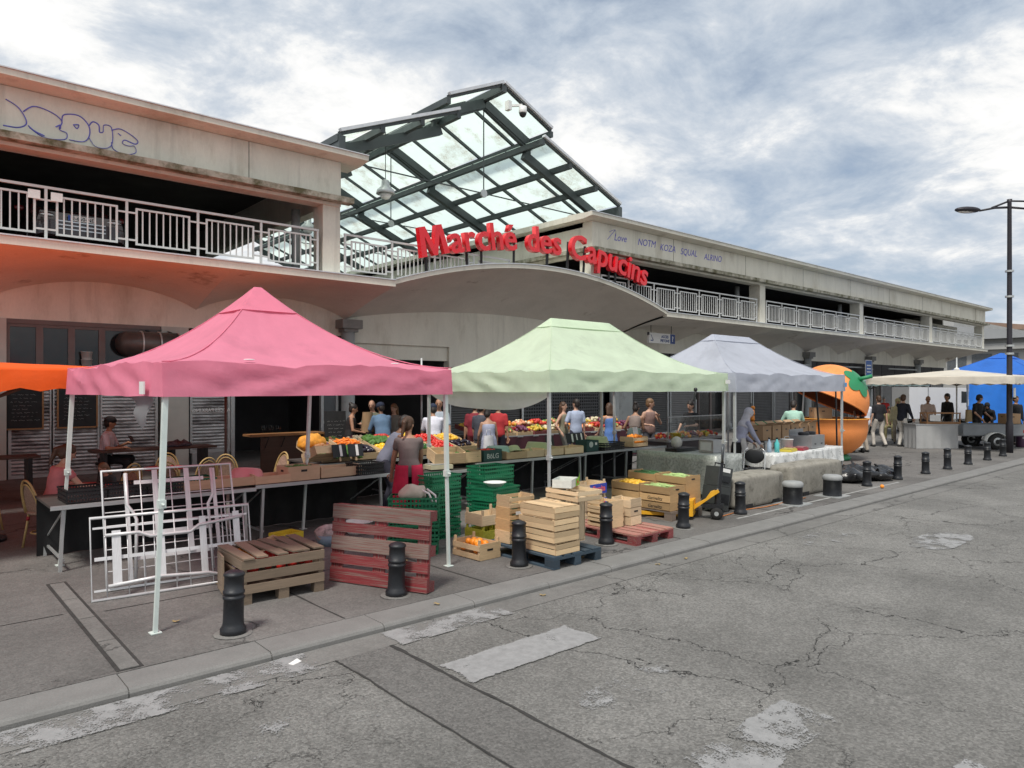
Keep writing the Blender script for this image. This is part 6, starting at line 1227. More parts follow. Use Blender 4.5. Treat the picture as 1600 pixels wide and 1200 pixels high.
link('lettering', text_mesh('ACCÈS PARKING', .13, .0008, .002, 'lettering', patch, align='CENTER'), hall, (6.44, YW - .0, 1.42), rot=(R(90), 0, R(180)))
# buckets behind the upper panes
for x, z, c in ((3.55, 2.6, (.5, .5, .48)), (3.55, 2.78, (.55, .55, .53))): MB().lathe([(.10, 0), (.12, .17), (.125, .17), (.125, .18)], 18, (0, 0, 0)).build('bucket', mat('bucket_%d' % int(z * 100), c, .5), hall, True, loc=(x, YW - .08, z - .06))

# ================================================================== parked car on the deck
car = thing('parked_car', 'dark red and black car parked nose-out behind the deck railing', 'car', (3.15, 17.55, 4.96)); cpaint = mat('dark_car_paint', (.03, .012, .014), .25, .1, 2, coat=.8); cred = mat('dark_red_car_paint', (.16, .012, .016), .25, .1, 2, coat=.8)
mb = MB(); prof = [(.0, .32, .62), (.03, .28, .80), (.25, .26, .90), (1.0, .25, 1.0), (1.02, .25, 1.0), (3.9, .25, .98), (4.1, .3, .85)]
rings = [[(-w, y, z0), (-w * 1.0, y, (z0 + z1) / 2), (-w * .92, y, z1), (w * .92, y, z1), (w, y, (z0 + z1) / 2), (w, y, z0)] for (y, z0, z1), w in zip(prof, (.74, .82, .86, .89, .89, .87, .8))]
vs = [p for r_ in rings for p in r_]; mb.add(vs, [(i * 6 + j, (i + 1) * 6 + j, (i + 1) * 6 + (j + 1) % 6, i * 6 + (j + 1) % 6) for i in range(6) for j in range(6)] + [tuple(range(6)), tuple(range(41, 35, -1))]); mb.build('body', cpaint, car)
mb = MB(); cr = [(1.0, .98, .80), (1.75, 1.44, .62), (3.1, 1.45, .62), (3.9, .99, .78)]; vs = [q for y, z, w in cr for q in ((-w, y, z), (w, y, z))] + [(-.8, 1.0, .95), (.8, 1.0, .95), (.8, 3.9, .95), (-.8, 3.9, .95)]
mb.add(vs, [(0, 1, 3, 2), (2, 3, 5, 4), (4, 5, 7, 6), (0, 2, 4, 6, 11, 8), (1, 9, 10, 7, 5, 3)]); mb.build('cabin', cred, car)
MB().add([(-.70, 1.04, 1.03), (.70, 1.04, 1.03), (.55, 1.70, 1.42), (-.55, 1.70, 1.42)], [(0, 1, 2, 3)]).build('windscreen', mat('car_glass', (.02, .025, .03), .05, 0, 1), car)
for s_ in (-1, 1):
    MB().ell((s_ * .62, .06, .72), (.16, .08, .06), 12, 8).build('headlight', chrome, car, True); w = MB().lathe([(.2, -.1), (.31, -.1), (.32, 0), (.31, .1), (.2, .1)], 22, rot=Euler((0, R(90), 0))).build('wheel', rubber, car, True, loc=(s_ * .78, .85, .32)); w2 = MB().lathe([(.2, -.1), (.31, -.1), (.32, 0), (.31, .1), (.2, .1)], 22, rot=Euler((0, R(90), 0))).build('wheel', rubber, car, True, loc=(s_ * .78, 3.3, .32)); MB().lathe([(.19, -.104), (.19, .104)], 16, rot=Euler((0, R(90), 0))).build('rim', galv, w)
    MB().ell((s_ * .98, 1.15, 1.02), (.1, .05, .07), 10, 6).build('mirror', cred, car, True)
for z in (.46, .54, .62): board('grille_bar', chrome, car, (0, -.012, z), (.9, .02, .025))
pl = board('number_plate', patch, car, (0, -.03, .70), (.52, .012, .11)); MB().bb(-.26, -.215, -.038, -.0365, .645, .755).build('plate_band', mat('plate_blue', (.02, .08, .4), .5), car); link('lettering', text_mesh('E-650-NE', .105, .0005, .002, 'lettering', black, align='CENTER'), car, (.02, -.0368, .665), rot=(R(90), 0, 0))

# ================================================================== graffiti, signs on the hall
gpaint = mat('violet_blue_spray', (.13, .13, .50), .8, .2, 9)
gf = thing('graffiti', 'violet outlined bubble-letter graffiti on the parapet over the parked car', 'graffiti', (0, 16.655, 0))
def stroke(mb, pts, r_=.017, n_=8):
    P_ = []; k = len(pts)
    for i in range(k - 1):
        a, b, c, d = [Vector((*pts[min(max(j, 0), k - 1)], 0)) for j in (i - 1, i, i + 1, i + 2)]
        for q in range(n_):
            t_ = q / n_; P_.append(.5 * ((2 * b) + (c - a) * t_ + (2 * a - 5 * b + 4 * c - d) * t_ ** 2 + (3 * b - a - 3 * c + d) * t_ ** 3))
    P_.append(Vector((*pts[-1], 0))); mb.tube([(p.x, 0, p.y) for p in P_], r_, 5, flat=.22)
gz = lambda x, z: (x, z)
for pts in ([(1.75, 7.62), (2.0, 7.5), (2.15, 7.25), (2.0, 7.12), (1.7, 7.1)], [(2.08, 7.45), (2.3, 7.6), (2.65, 7.55), (2.85, 7.42), (2.80, 7.25), (2.95, 7.2), (2.9, 7.06), (2.5, 7.02), (2.2, 7.16)], [(2.72, 7.28), (2.82, 7.34), (2.82, 7.26)], [(2.85, 7.42), (2.9, 7.56), (3.2, 7.6), (3.4, 7.45), (3.42, 7.25), (3.3, 7.1), (3.0, 7.08)], [(3.08, 7.40), (3.2, 7.42), (3.16, 7.33), (3.08, 7.40)], [(3.42, 7.45), (3.5, 7.54), (3.62, 7.5), (3.64, 7.36), (3.72, 7.38), (3.74, 7.52), (3.9, 7.5), (3.92, 7.2), (3.8, 7.06), (3.55, 7.05), (3.42, 7.2)], [(3.9, 7.45), (4.1, 7.52), (4.35, 7.44), (4.5, 7.34), (4.44, 7.26), (4.2, 7.3), (4.16, 7.22), (4.3, 7.2), (4.42, 7.22), (4.45, 7.08), (4.2, 7.0), (3.95, 7.06), (3.9, 7.2)], [(4.05, 7.42), (4.12, 7.38)], [(2.18, 7.2), (2.3, 7.12), (2.5, 7.06)]):
    mb = MB(); stroke(mb, [(1.72 + (x_ - 1.75) * .84, z_ - .02) for x_, z_ in pts], .02); mb.build('spray_stroke', gpaint, gf, True)
gf = thing('graffiti', 'thin violet tag lettering on the parapet right of the sign', 'graffiti', (0, 16.655, 0))
x = 19.55
for wd in ('Love', 'NOTM', 'KOZA', 'SQUAL', 'ALRINO'):
    me = text_mesh(wd, .40, .0015, 0.0, 'lettering', gpaint, shear=.25); link('tag_word', me, gf, (x, 0, 7.36 - .006 * (x - 19) + .04 * n3(x, 1)), rot=(R(90), R(-1.5), 0), scale=(.9, .9, 1)); x += .285 * len(wd) + .2
mb = MB(); stroke(mb, [(19.2, 7.32), (19.5, 7.6), (19.62, 7.72)], .012); stroke(mb, [(19.3, 7.6), (19.62, 7.72), (19.66, 7.5)], .012); mb.build('arrow', gpaint, gf, True)
t = thing('direction_sign', 'white hanging sign reading ACCES PIETONS with arrow and blue end panel', 'sign', (24.4, 18.2, 3.92)); bluesg = mat('sign_blue', (.02, .05, .2), .5); board('panel', patch, t, (0, 0, .2), (1.8, .1, .42)); board('end_panel', bluesg, t, (.72, -.004, .2), (.34, .1, .40))
for i, s_ in enumerate(('ACCES', 'PIETONS')): link('lettering', text_mesh(s_, .16, .001, .006, 'lettering', bluesg, align='CENTER'), t, (.18, -.053, .22 - .17 * i), rot=(R(90), 0, 0))
MB().beam((-.78, -.054, .33), (-.62, -.054, .1), .04, .003).beam((-.78, -.054, .09), (-.62, -.054, .09), .004, .04).build('arrow', bluesg, t); link('lettering', text_mesh('?', .3, .001, .01, 'lettering', patch, align='CENTER'), t, (.72, -.056, .1), rot=(R(90), 0, 0))
for x in (-.7, .7): bar('hanger', black, t, (x, 0, .41), (x, 0, .75), .02, .02)
MB().lathe([(.02, 0), (.05, .0), (.05, .12), (.02, .12)], 10, (-1.0, -.1, .3)).beam((-1.0, -.1, .36), (-.9, 0, .3), .03).build('spot_lamp', black, t)
t = thing('blue_wall_sign', 'small blue and white sign on the canopy column far along the hall', 'sign', (46.2, 18.6, 2.75)); board('panel', mat('parking_blue', (.03, .12, .4), .5), t, (0, 0, .5), (.85, .05, 1.0)); board('border', patch, t, (0, .004, .5), (.95, .045, 1.1)); bar('bracket', galv, t, (0, .05, .5), (1.4, .3, .5), .05, .05)
for z in (.3, .5, .7): board('text_bar', patch, t, (0, -.028, z), (.6, .004, .08))
t = thing('notice_sign', 'grey square no-dogs notice on the dark shutter by the grille', 'sign', (14.62, YW + .04, 1.42)); board('plate', mat('grey_plate', (.32, .33, .33), .6), t, (0, 0, .2), (.34, .015, .4)); MB().tube([(.12 * math.cos(a), -.012, .21 + .12 * math.sin(a)) for a in [i * math.pi / 10 for i in range(20)]], .012, 6, closed=True).beam((-.08, -.012, .29), (.08, -.012, .13), .02, .006).build('ring', black, t)
t = thing('dome_camera', 'small security camera on the far end of the parapet', 'camera', (62.95, 17.0, 7.2)); MB().beam((-.35, 0, 0), (.2, 0, .05), .08).build('arm', galv, t); MB().ell((.35, 0, -.05), .16, 12, 8).build('dome', black, t, True)

# ================================================================== orange kiosk
kx, ky = 20.35, 9.2
kk = thing('orange_kiosk', 'giant orange-shaped juice kiosk with tilted open lid and green leaf', 'kiosk', (kx, ky, 0), R(-41.4)); okm = mat('orange_kiosk_paint', (.86, .29, .08), .6, .05, 1.5, bump=.3, bscale=50, dirt=(.55, .14, .03), dscale=1.3, dlo=.56, dhi=.8, fine=.06); okin = mat('kiosk_inner', (.20, .07, .03), .8)
lid = MB(); RL = 1.04
def hemi(mb, r_, a0, n=40, m=18, mi=0):
    vs = []; 
    for i in range(m + 1):
        a = a0 + (math.pi / 2 - a0) * i / m; vs += [(r_ * math.cos(a) * math.cos(2 * math.pi * j / n), r_ * math.cos(a) * math.sin(2 * math.pi * j / n), r_ * math.sin(a)) for j in range(n)]
    mb.add(vs, [(i * n + j, i * n + (j + 1) % n, (i + 1) * n + (j + 1) % n, (i + 1) * n + j) for i in range(m) for j in range(n)], mi); return mb
lo = hemi(hemi(MB(), RL, 0), RL - .05, 0, mi=1).build('lid', [okm, okin], kk, True, loc=(-.08, 0, 1.68)); lo.rotation_euler = (0, R(25), 0)
MB().tube([((RL - .025) * math.cos(a), (RL - .025) * math.sin(a), 0) for a in [i * math.pi / 24 for i in range(48)]], .03, 8, closed=True).build('lid_rim', okm, lo, True)
leafm = mat('leaf_green_paint', (.02, .22, .09), .5, .1, 3)
cal = MB(); cal.grid(lambda u, v: (lambda th, a: ((RL + .015 + .02 * math.cos(a * 4)) * math.cos(a) * math.cos(th), (RL + .015) * math.cos(a) * math.sin(th), (RL + .02) * math.sin(a)))(2 * math.pi * u, math.pi / 2 - v * (.30 + .16 * abs(math.sin(2.5 * 2 * math.pi * u)))), 60, 6)
co_ = cal.build('leaf_calyx', leafm, lo, True); co_.rotation_euler = (R(44), R(17), 0)
st_ = MB().tube([(0, 0, RL - .02), (.02, 0, RL + .1), (.12, 0, RL + .32)], [.09, .05, .055], 10).build('stem', leafm, lo, True); st_.rotation_euler = (R(40), R(17), 0)
bw = MB(); prof = [(0, -.0)] 
vs = [(.30, .14), (.52, .22), (.74, .40), (.88, .62), (.93, .86), (.93, 1.12), (.96, 1.14), (.96, 1.18), (.88, 1.18), (.88, .9), (.7, .45), (.3, .2)]
MB().lathe(vs, 44, caps=False).build('bowl', okm, kk, True); MB().lathe([(.955, 1.165), (.985, 1.17), (.985, 1.19), (.86, 1.19), (.86, 1.17)], 44, caps=False).build('counter_rim', mat('rim_orange', (.75, .33, .05), .5), kk, True)
MB().lathe([(0, 0), (.46, 0), (.5, .06), (.42, .15), (.2, .17), (0, .17)], 28, caps=False).build('base', leafm, kk, True)
for a in (15, 165): bar('lid_prop', galv, kk, (.8 * math.cos(R(a)), .8 * math.sin(R(a)), 1.15), (.75 * math.cos(R(a)), .75 * math.sin(R(a)), 1.72 - .35 * math.cos(R(a))), .04, .04)
MB().beam((.86, 0, 1.17), (.86, 0, 1.42), .1, .1).build('hinge', black, kk)

# ================================================================== under the grey tent: tables, stove, boxes, glass counter
silver = mat('silver_marble_oilcloth', (.40, .42, .40), .4, .1, 14, metal=.1, bump=.3, bscale=8, dirt=(.27, .29, .27), dscale=24, dlo=.46, dhi=.56); whitecl = mat('white_marble_oilcloth', (.66, .67, .66), .4, .12, 6, dirt=(.40, .41, .40), dscale=12, dlo=.52, dhi=.6)
def cloth_table(label, x0, x1, y0, y1, z, drop, m_, lab2, dropl=None):
    t = table(label, x0, x1, y0, y1, z - .012, skirt=False, legm=black, name='folding_table'); a, b = (x1 - x0) / 2 + .03, (y1 - y0) / 2 + .04; mb = MB(); nk = 26; P_ = 4 * nk; rings = []
    for v in range(9):
        ring = []
        for q in range(P_):
            kq = 4 * q / P_; i = int(kq); tt = kq - i; c = [(-1, -1), (1, -1), (1, 1), (-1, 1)]; x_ = c[i][0] + (c[(i + 1) % 4][0] - c[i][0]) * tt; y_ = c[i][1] + (c[(i + 1) % 4][1] - c[i][1]) * tt
            nx, ny = ((0, -1), (1, 0), (0, 1), (-1, 0))[i]; d_ = max(v - 2, 0) / 6; s_ = min(v / 2, 1) if v < 2 else 1; dr = drop if i != 3 or dropl is None else dropl; o_ = (.025 * d_ + .03 * d_ * math.sin((x_ * a * nx * 0 + (x_ * a if ny else y_ * b)) * 14))
            ring.append((x_ * a * max(s_, .02) + nx * o_, y_ * b * max(s_, .02) + ny * o_, z + .004 * (n3(x_ * 4, y_ * 4) if v < 2 else 0) - (dr + .03 * n3(kq * 3, 1)) * d_))
        rings.append(ring)
    mb.add([p for r_ in rings for p in r_], [(r_ * P_ + q, r_ * P_ + (q + 1) % P_, (r_ + 1) * P_ + (q + 1) % P_, (r_ + 1) * P_ + q) for r_ in range(8) for q in range(P_)] + [tuple(range(P_ - 1, -1, -1))])
    o = mb.build('tablecloth', m_, None, True, loc=((x0 + x1) / 2, (y0 + y1) / 2, .003)); tag(o, lab2, 'tablecloth')
cloth_table('folding table under the silver cloth by the pallet truck', 11.35, 12.15, 7.25, 9.0, .80, .72, silver, 'crinkled silver grey cloth hanging to the ground beside the pallet truck')
cloth_table('folding table where the headscarf woman works', 13.2, 15.2, 7.12, 7.78, .72, .26, whitecl, 'white marbled cloth over the table of the headscarf woman'); cloth_table('folding table behind the second concrete block end', 15.28, 16.35, 7.2, 7.8, .72, .32, whitecl, 'white marbled cloth with one flap folded, at the tent pole')
fc = thing('folding_chair', 'black folding chair with bright frame at the white cloth table', 'chair', (12.75, 7.3, 0), R(25))
for s_ in (-1, 1): MB().tube([(-.12, s_ * .2, 0), (.08, s_ * .2, .45), (.2, s_ * .19, .8), (.2, s_ * .12, .86)], .012, 8).build('side_tube', chrome, fc, True); MB().tube([(.2, s_ * .2, 0), (-.12, s_ * .2, .46)], .012, 8).build('leg', chrome, fc, True)
MB().ell((.17, 0, .70), (.03, .19, .15), 18, 10).build('backrest', black, fc, True); MB().ell((-.02, 0, .46), (.2, .2, .03), 18, 8).build('seat', black, fc, True)
def pot(label, x, y, z, r_, h, m_, name='bucket', cat='bucket'):
    t = thing(name, label, cat, (x, y, z)); MB().lathe([(0, 0), (r_ * .85, 0), (r_, h), (r_ * 1.06, h), (r_ * 1.06, h + .01), (r_ * .9, h + .01), (0, h - .02)], 20, caps=False).build('pail', m_, t, True); MB().tube([(-r_, 0, h), (-r_ * .6, 0, h + r_ * .5), (r_ * .6, 0, h + r_ * .5), (r_, 0, h)], .006, 6).build('handle', galv, t, True)
pot('white bucket with blue print on the white cloth table', 14.45, 7.5, .727, .13, .22, whitesteel); pot('yellow plastic bucket behind the tent pole', 13.4, 9.6, .78, .12, .24, mat('yellow_plastic', (.62, .45, .04), .5))
def bottle(label, x, y, z, m_, h=.26, r_=.04):
    t = thing('bottle', label, 'bottle', (x, y, z)); MB().lathe([(0, 0), (r_, 0), (r_, h * .6), (r_ * .45, h * .78), (r_ * .4, h * .9), (0, h * .9)], 14, caps=False).build('body', m_, t, True); MB().lathe([(.0, h * .9), (r_ * .5, h * .9), (r_ * .5, h), (0, h)], 10, caps=False).build('cap', black, t)
bottle('turquoise spray bottle on the white cloth table', 13.75, 7.35, .727, mat('turquoise_plastic', (.10, .50, .50), .3), .30, .05); bottle('pale blue bottle beside the turquoise one', 13.62, 7.45, .727, mat('pale_blue_plastic', (.4, .5, .62), .3), .3, .045)
for x, y, c, lb in ((14.6, 7.28, (.33, .03, .05), 'dark red flat tray of food on the white cloth'), (14.35, 7.36, (.40, .06, .07), 'red box lid beside the dark red tray'), (14.1, 7.28, (.62, .50, .06), 'yellow sponge pack on the white cloth')):
    t = thing('food_tray', lb, 'tray', (x, y, .727), R(10)); m_ = mat('tray_%d' % int(x * 100), c, .5); MB().bb(-.19, .19, -.12, .12, 0, .05).build('tray', m_, t); MB().bb(-.17, .17, -.1, .1, .052, .07).build('content', mat('tray_in_%d' % int(x * 100), [q * .6 + .1 for q in c], .7, .4, 20), t)
sv = thing('gas_stove', 'stainless box gas stove on the white cloth table', 'stove', (15.35, 7.5, .727), R(4)); steel = mat('brushed_steel', (.40, .41, .42), .35, .1, 5, metal=.7); MB().bb(-.36, .36, -.25, .25, .01, .28).build('casing', steel, sv)
for x in (-.18, .18): MB().lathe([(.11, .28), (.12, .33), (.09, .35)], 16, (x, 0, 0)).build('burner', castiron, sv)
MB().bb(-.36, .36, .23, .25, .28, .40).build('backsplash', steel, sv); MB().beam((-.2, -.252, .1), (-.15, -.252, .1), .03, .02).beam((.15, -.252, .1), (.2, -.252, .1), .03, .02).build('knob', black, sv)
table('packing table holding the open cardboard boxes', 15.4, 18.3, 8.55, 9.15, .80, skirt=False, name='packing_table')
for i in range(6): carton('open cardboard box in the row on the packing table, %s' % ('at the near end', 'second in the row', 'third in the row', 'fourth in the row', 'fifth in the row', 'at the kiosk end')[i], (15.75 + .46 * i, 8.85, .802), R(2), .42, .36, .34, card, True)
carton('closed cardboard box standing on the kiosk counter rim', (19.85, 9.3, 1.192), R(-41), .5, .36, .3, card, False, solid=True)
pcrate('green crate on boxes behind the mint shirt man', (17.6, 9.8, .9), 0, greenpl, .6, .4, .25); table('back table holding the green crate and fruit stand', 16.6, 18.4, 9.5, 10.1, .9, skirt=False, name='packing_table')
t = thing('fruit_stand', 'tall wire stand stacked with oranges and pineapples', 'fruit stand', (16.9, 9.75, .9)); MB().tube([(0, 0, 0), (0, 0, .75)], .012, 6).lathe([(0, 0), (.12, 0), (.1, .02), (0, .02)], 14, caps=False).build('stand', black, t)
for i in range(12): a = i * 2.1; tag(link('orange', Mor, None, (16.9 + .08 * math.cos(a), 9.75 + .08 * math.sin(a), .98 + .05 * i), scale=(.055,) * 3), 'orange stacked on the tall wire fruit stand', 'orange', 'oranges on the wire stand')
# pole banners inside the tent, dark inner frame
inf = thing('tent_frame', 'black inner canopy frame under the grey tent', 'frame', (15.0, 8.2, 0))
for p_, q_ in (((1.2, -.6, .74), (1.0, -.6, 2.0)), ((1.0, -.6, 2.0), (2.9, -.2, 2.02)), ((2.9, -.2, 2.02), (3.0, -.2, 0.0)), ((1.9, .5, 2.02), (1.9, .5, 1.5))): bar('bar', black, inf, p_, q_, .03, .03)
# glass counter of the black shirt seller
gc = thing('glass_counter', 'refrigerated glass counter in front of the seller with headphones', 'counter', (14.2, 9.9, 0), R(0)); board('base', mat('dark_counter', (.05, .04, .042), .5), gc, (0, 0, .42), (2.3, .7, .82)); board('shelf', steel, gc, (0, 0, .86), (2.3, .72, .05)); MB().bb(-1.12, 1.12, -.34, -.33, .89, 1.38).build('front_glass', gls, gc); MB().bb(-1.12, 1.12, -.33, .1, 1.38, 1.39).build('top_glass', gls, gc)
for x in (-1.13, 1.13): bar('post', steel, gc, (x, -.335, .88), (x, -.335, 1.4), .02, .02)
bar('top_rail', steel, gc, (-1.14, -.335, 1.395), (1.14, -.335, 1.395), .025, .02)
for i in range(8): heap('heap of dark red wares behind the counter glass, %s tray' % ORW[i], 13.25 + .27 * i, 9.85, .89, .22, .34, 16, (i * 5) % 7, .035)
t = thing('stone_ball', 'small pale stone ball on a dark tray on the silver table', 'ornament', (11.62, 8.3, .81)); MB().ell((0, 0, .17), (.11, .11, .12), 16, 12).build('ball', mat('pale_stone', (.42, .41, .39), .8, .2, 12), t, True); MB().bb(-.18, .5, -.14, .14, 0, .06).build('tray', black, t)
t = thing('metal_box', 'grey metal appliance on the silver table corner', 'box', (11.95, 7.75, .81)); MB().bb(-.16, .16, -.16, .16, 0, .24).build('casing', steel, t); MB().bb(-.164, -.161, -.12, .12, .04, .2).build('side_plate', mat('pale_plate', (.5, .5, .5), .5), t)

# ================================================================== far right stalls
parasol('large cream market parasol over the food trailer', 27.8, 8.25, 2.15, 2.15, 2.42, 2.68, 2.14, (.66, .61, .52), 21, .05, galv, ph=3.05); parasol('grey green market parasol behind the walking man', 33.5, 13.4, 2.6, 1.6, 2.35, 2.55, 2.1, (.20, .27, .26), 22, .05, galv)
tent('bright blue pop-up tent behind the cream parasol', 40.4, 10.0, 0, 2.9, 2.4, .4, 2.65, 3.72, 2.3, (.04, .20, .72), alu, 1.35, seed=23, capf=.2)
t = thing('tarpaulin_wall', 'bright blue tarpaulin wall hung behind the trailer stall', 'tarpaulin', (35.5, 10.05, 0), R(-41.4)); mb = MB(); mb.grid(lambda u, v: (4.6 * u, .06 * math.sin(16 * u + 2 * v) + .05 * n3(u * 6, v * 4), 2.3 - 2.25 * v), 30, 8); mb.build('sheet', fabric('blue_tarp', (.03, .22, .78), .25), t, True)
for q in (0, 4.6): bar('pole', galv, t, (q, .08, 0), (q, .08, 2.35), .04, .04)
tr = thing('food_trailer', 'grey flatbed utility trailer used as a food stall', 'trailer', (28.05, 7.55, 0), R(-41.4)); tgrey = mat('trailer_grey', (.20, .215, .23), .5, .1, 3)
MB().bb(-1.0, 1.15, -.55, -.52, .47, .83).build('side_panel', tgrey, tr); MB().bb(-1.0, 1.15, .52, .55, .47, .83).build('side_panel', tgrey, tr); MB().bb(1.12, 1.15, -.52, .52, .47, .83).build('tail_panel', tgrey, tr); MB().bb(-1.0, 1.15, -.52, .52, .44, .47).build('bed', tgrey, tr)
MB().grid(lambda u, v: (-.02 - .36 * math.cos(math.pi * u), -.80 + .26 * v, .27 + .30 * math.sin(math.pi * u)), 18, 1).build('mudguard', whitesteel, tr, True).modifiers.new('s', 'SOLIDIFY').thickness = .012
for s_ in (-1, 1):
    w = MB().lathe([(.13, -.09), (.24, -.09), (.265, -.05), (.265, .05), (.24, .09), (.13, .09)], 26, rot=Euler((R(90), 0, 0))).build('wheel', rubber, tr, True, loc=(0, s_ * .68, .265)); MB().lathe([(.03, -.085), (.14, -.096), (.14, .096), (.03, .085)], 18, rot=Euler((R(90), 0, 0))).build('rim', galv, w, True)
board('axle', black, tr, (0, 0, .265), (.06, 1.3, .06)); board('tail_light', mat('red_lens', (.45, .02, .02), .3), tr, (1.05, -.555, .6), (.1, .02, .1)); bar('drawbar', black, tr, (-1.0, 0, .44), (-2.0, 0, .40), .07, .07)
for x in (-.9, 1.0): bar('jack_leg', black, tr, (x, 0, .44), (x, 0, 0), .05, .05)
fcn = thing('food_counter', 'food counter wrapped in grey tarpaulin beside the trailer', 'counter', (26.7, 8.72, 0), R(-41.4)); gtarp = mat('grey_tarp', (.36, .365, .365), .55, .1, 2)
board('counter_top', steel, fcn, (0, 0, .81), (1.45, .8, .04)); mb = MB(); mb.grid(lambda u, v: (-.7 + 1.4 * u, -.39 + .02 * math.sin(30 * u) * v, .79 - .78 * v), 30, 4); mb.build('tarp_front', gtarp, fcn, True); mb = MB(); mb.grid(lambda u, v: (-.7 + .02 * math.sin(20 * u) * v, -.39 + .78 * u, .79 - .78 * v), 16, 4); mb.build('tarp_side', gtarp, fcn, True)
for x in (-.66, .66):
    for y in (-.34, .34): bar('leg', galv, fcn, (x, y, .79), (x, y, 0), .04, .04)
dc = thing('display_case', 'low wooden framed glass display case on the food counter', 'display case', (26.95, 8.5, .832), R(-41.4))
for x in (-.55, .55):
    for y in (-.2, .2): bar('post', warm, dc, (x, y, 0), (x, y, .36), .035, .035)
board('rail', warm, dc, (0, -.2, .36), (1.15, .04, .04)); board('rail', warm, dc, (0, .2, .36), (1.15, .04, .04)); board('base', warm, dc, (0, 0, .03), (1.15, .44, .06)); MB().bb(-.53, .53, -.205, -.2, .06, .34).build('glass', gls, dc); board('notice', patch, dc, (-.3, -.23, .2), (.36, .008, .2))
carton('plain cardboard box standing on the trailer bed edge', (28.75, 6.95, .832), R(-41), .5, .4, .34, card, False, solid=True)
gb = thing('gas_bottle', 'dark purple gas bottle standing at the trailer tail', 'gas bottle', (29.45, 6.75, 0)); MB().lathe([(0, 0), (.17, 0), (.18, .03), (.18, .42), (.15, .52), (.06, .56), (0, .56)], 22, caps=False).build('cylinder', mat('purple_paint', (.05, .02, .05), .4), gb, True); MB().lathe([(.10, .52), (.11, .64), (.10, .64), (.09, .52)], 18, caps=False).build('collar', black, gb, True); MB().lathe([(.03, .55), (.03, .62)], 10).build('valve', chrome, gb); link('lettering', text_mesh('CLAIR', .09, .0006, .001, 'lettering', patch, align='CENTER'), gb, (-.11, -.145, .3), rot=(R(90), 0, R(-38)))
# small cart beside the kiosk
ct = thing('shopping_cart', 'small wheeled cart with dark bag beside the orange kiosk', 'cart', (23.0, 9.75, 0), R(-30))
for x, y in ((-.22, -.2), (.22, -.2), (-.22, .25), (.22, .25)): MB().lathe([(.03, -.025), (.09, -.02), (.09, .02), (.03, .025)], 16, rot=Euler((0, R(90), 0))).build('wheel', rubber, ct, True, loc=(x, y, .09))
MB().bb(-.22, .22, -.22, .25, .16, .2).build('tray', whitesteel, ct); MB().tube([(-.2, .22, .2), (-.2, .35, .95), (.2, .35, .95), (.2, .22, .2)], .014, 8).build('push_handle', galv, ct, True); mb = MB(); mb.ell((0, .05, .48), (.19, .17, .28), 18, 12); mb.build('bag', cloth((.015, .016, .022)), ct, True)
tag(MB().lathe([(0, 0), (.25, 0), (.25, .03), (0, .03)], 20).build('white_disc', patch, None, loc=(18.75, 6.25, .0)), 'flat pale disc lying at a bollard foot', 'disc') if False else None
# white van and far buildings
vn = thing('delivery_van', 'white delivery van parked behind the blue tent', 'van', (44.6, 13.9, 0), R(-42)); vw = mat('van_white', (.62, .63, .64), .35, .04, 2); pr = [(-2.4, .35), (2.3, .35), (2.45, .5), (2.45, .85), (2.25, 1.05), (1.55, 1.2), (.95, 1.95), (.7, 2.05), (-2.4, 2.1)]
MB().prism(pr, -.9, .9).build('body', vw, vn)
for s_ in (-1, 1):
    MB().add([(1.38, s_ * .903, 1.25), (.98, s_ * .903, 1.82), (.45, s_ * .903, 1.86), (.45, s_ * .903, 1.22)], [(0, 1, 2, 3)]).build('side_window', bpy.data.materials['car_glass'], vn); MB().ell((2.42, s_ * .68, .85), (.06, .16, .12), 10, 8).build('headlight', chrome, vn, True)
    for x in (-1.5, 1.6): w = MB().lathe([(.18, -.1), (.3, -.1), (.32, 0), (.3, .1), (.18, .1)], 20, rot=Euler((R(90), 0, 0))).build('wheel', rubber, vn, True, loc=(x, s_ * .85, .32)); MB().lathe([(.18, -.104), (.18, .104)], 14, rot=Euler((R(90), 0, 0))).build('rim', galv, w)
MB().add([(1.56, -.78, 1.225), (1.56, .78, 1.225), (.98, .72, 1.93), (.98, -.72, 1.93)], [(0, 1, 2, 3)]).build('windscreen', bpy.data.materials['car_glass'], vn); bpy.data.objects['windscreen.001'].location.x = .015
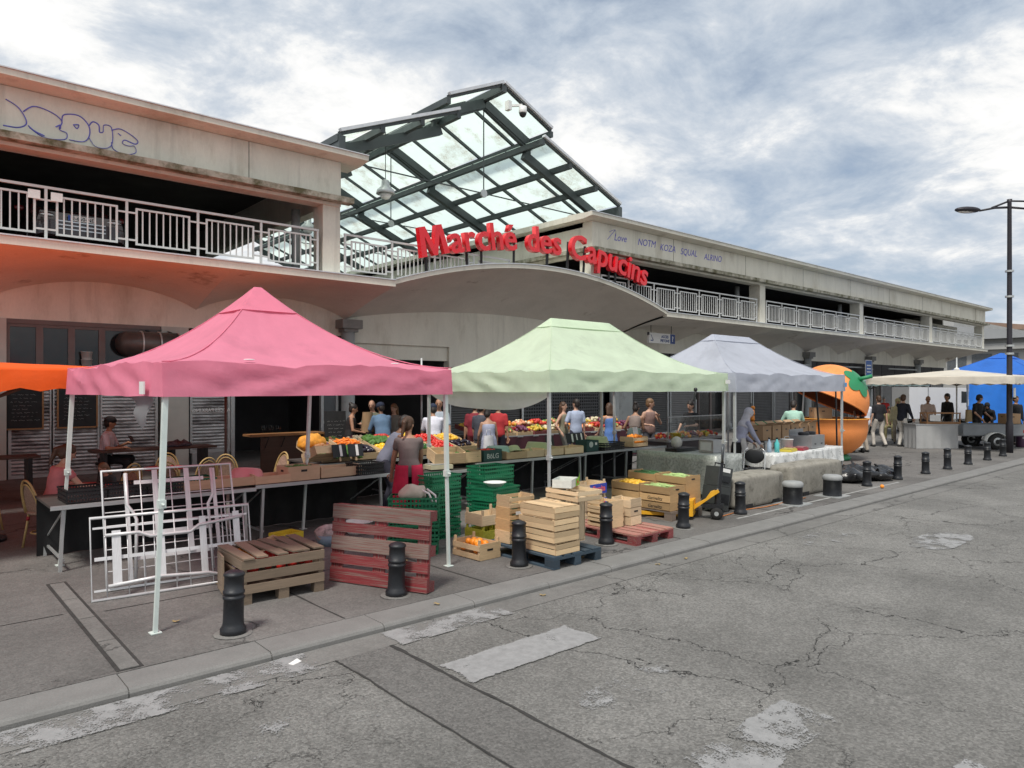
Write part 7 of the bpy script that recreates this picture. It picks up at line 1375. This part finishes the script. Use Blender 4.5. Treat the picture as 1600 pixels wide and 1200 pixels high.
fb = thing('far_building', 'low grey building with shallow zinc roof beyond the market hall', 'building', (112, 28, 0)); gwall = mat('far_grey_wall', (.34, .34, .33), .8, .1, .5)
MB().bb(-26, 26, -9, 14, 0, 7.1).build('wall', gwall, fb); rf = MB().prism([(-10.5, 7.1), (-10.5, 7.5), (2.5, 9.3), (15, 7.5), (15, 7.1)], -27, 27, axis='X').build('roof', mat('far_zinc_roof', (.30, .31, .32), .6, .1, .3), fb); MB().bb(-22, 22, -1, 6, 8.9, 10.0).build('roof_lantern', gwall, rf)
for i in range(9):
    w = MB().bb(-24.2 + 5.4 * i, -20.4 + 5.4 * i, -9.06, -9.0, 3.0, 5.6).build('window', mat('far_window', (.10, .11, .12), .3) if i == 0 else bpy.data.materials['far_window'], fb)
    v_ = MB().bb(-26.06, -26.0, -8 + 2.3 * i, -6.2 + 2.3 * i, 3, 5.6).build('window', bpy.data.materials['far_window'], fb)
MB().bb(-26.6, -26, -9.6, 14, 6.0, 6.6).build('cornice', gwall, fb); MB().bb(-26.6, 26.6, -9.6, -9.0, 6.0, 6.6).build('cornice', gwall, fb)
for i, (x, y, w_, d_, h_, c) in enumerate(((150, -2, 40, 24, 9, (.45, .42, .36)), (160, 40, 60, 30, 11, (.40, .38, .34)), (130, -22, 26, 14, 8, (.42, .40, .36)))):
    b_ = thing('town_house', ('cream town house row at the end of the street', 'taller stone house row behind the low grey building', 'house at the street end beyond the lamp post')[i], 'building', (x, y, 0)); wm_ = mat('house_wall_%d' % i, c, .85, .08, .4); MB().bb(-w_ / 2, w_ / 2, -d_ / 2, d_ / 2, 0, h_).build('wall', wm_, b_); MB().prism([(-d_ / 2 - .5, h_), (0, h_ + 2.2), (d_ / 2 + .5, h_)], -w_ / 2 - .3, w_ / 2 + .3, axis='X').build('roof', mat('house_roof_%d' % i, (.24, .16, .12), .8, .1, .4), b_)
    for j in range(int(d_ / 3)):
        for z_ in (1.2, 4.6): MB().bb(-w_ / 2 - .05, -w_ / 2, -d_ / 2 + 1 + 3 * j, -d_ / 2 + 2.1 + 3 * j, z_, z_ + 1.8).build('window', bpy.data.materials['far_window'], b_)
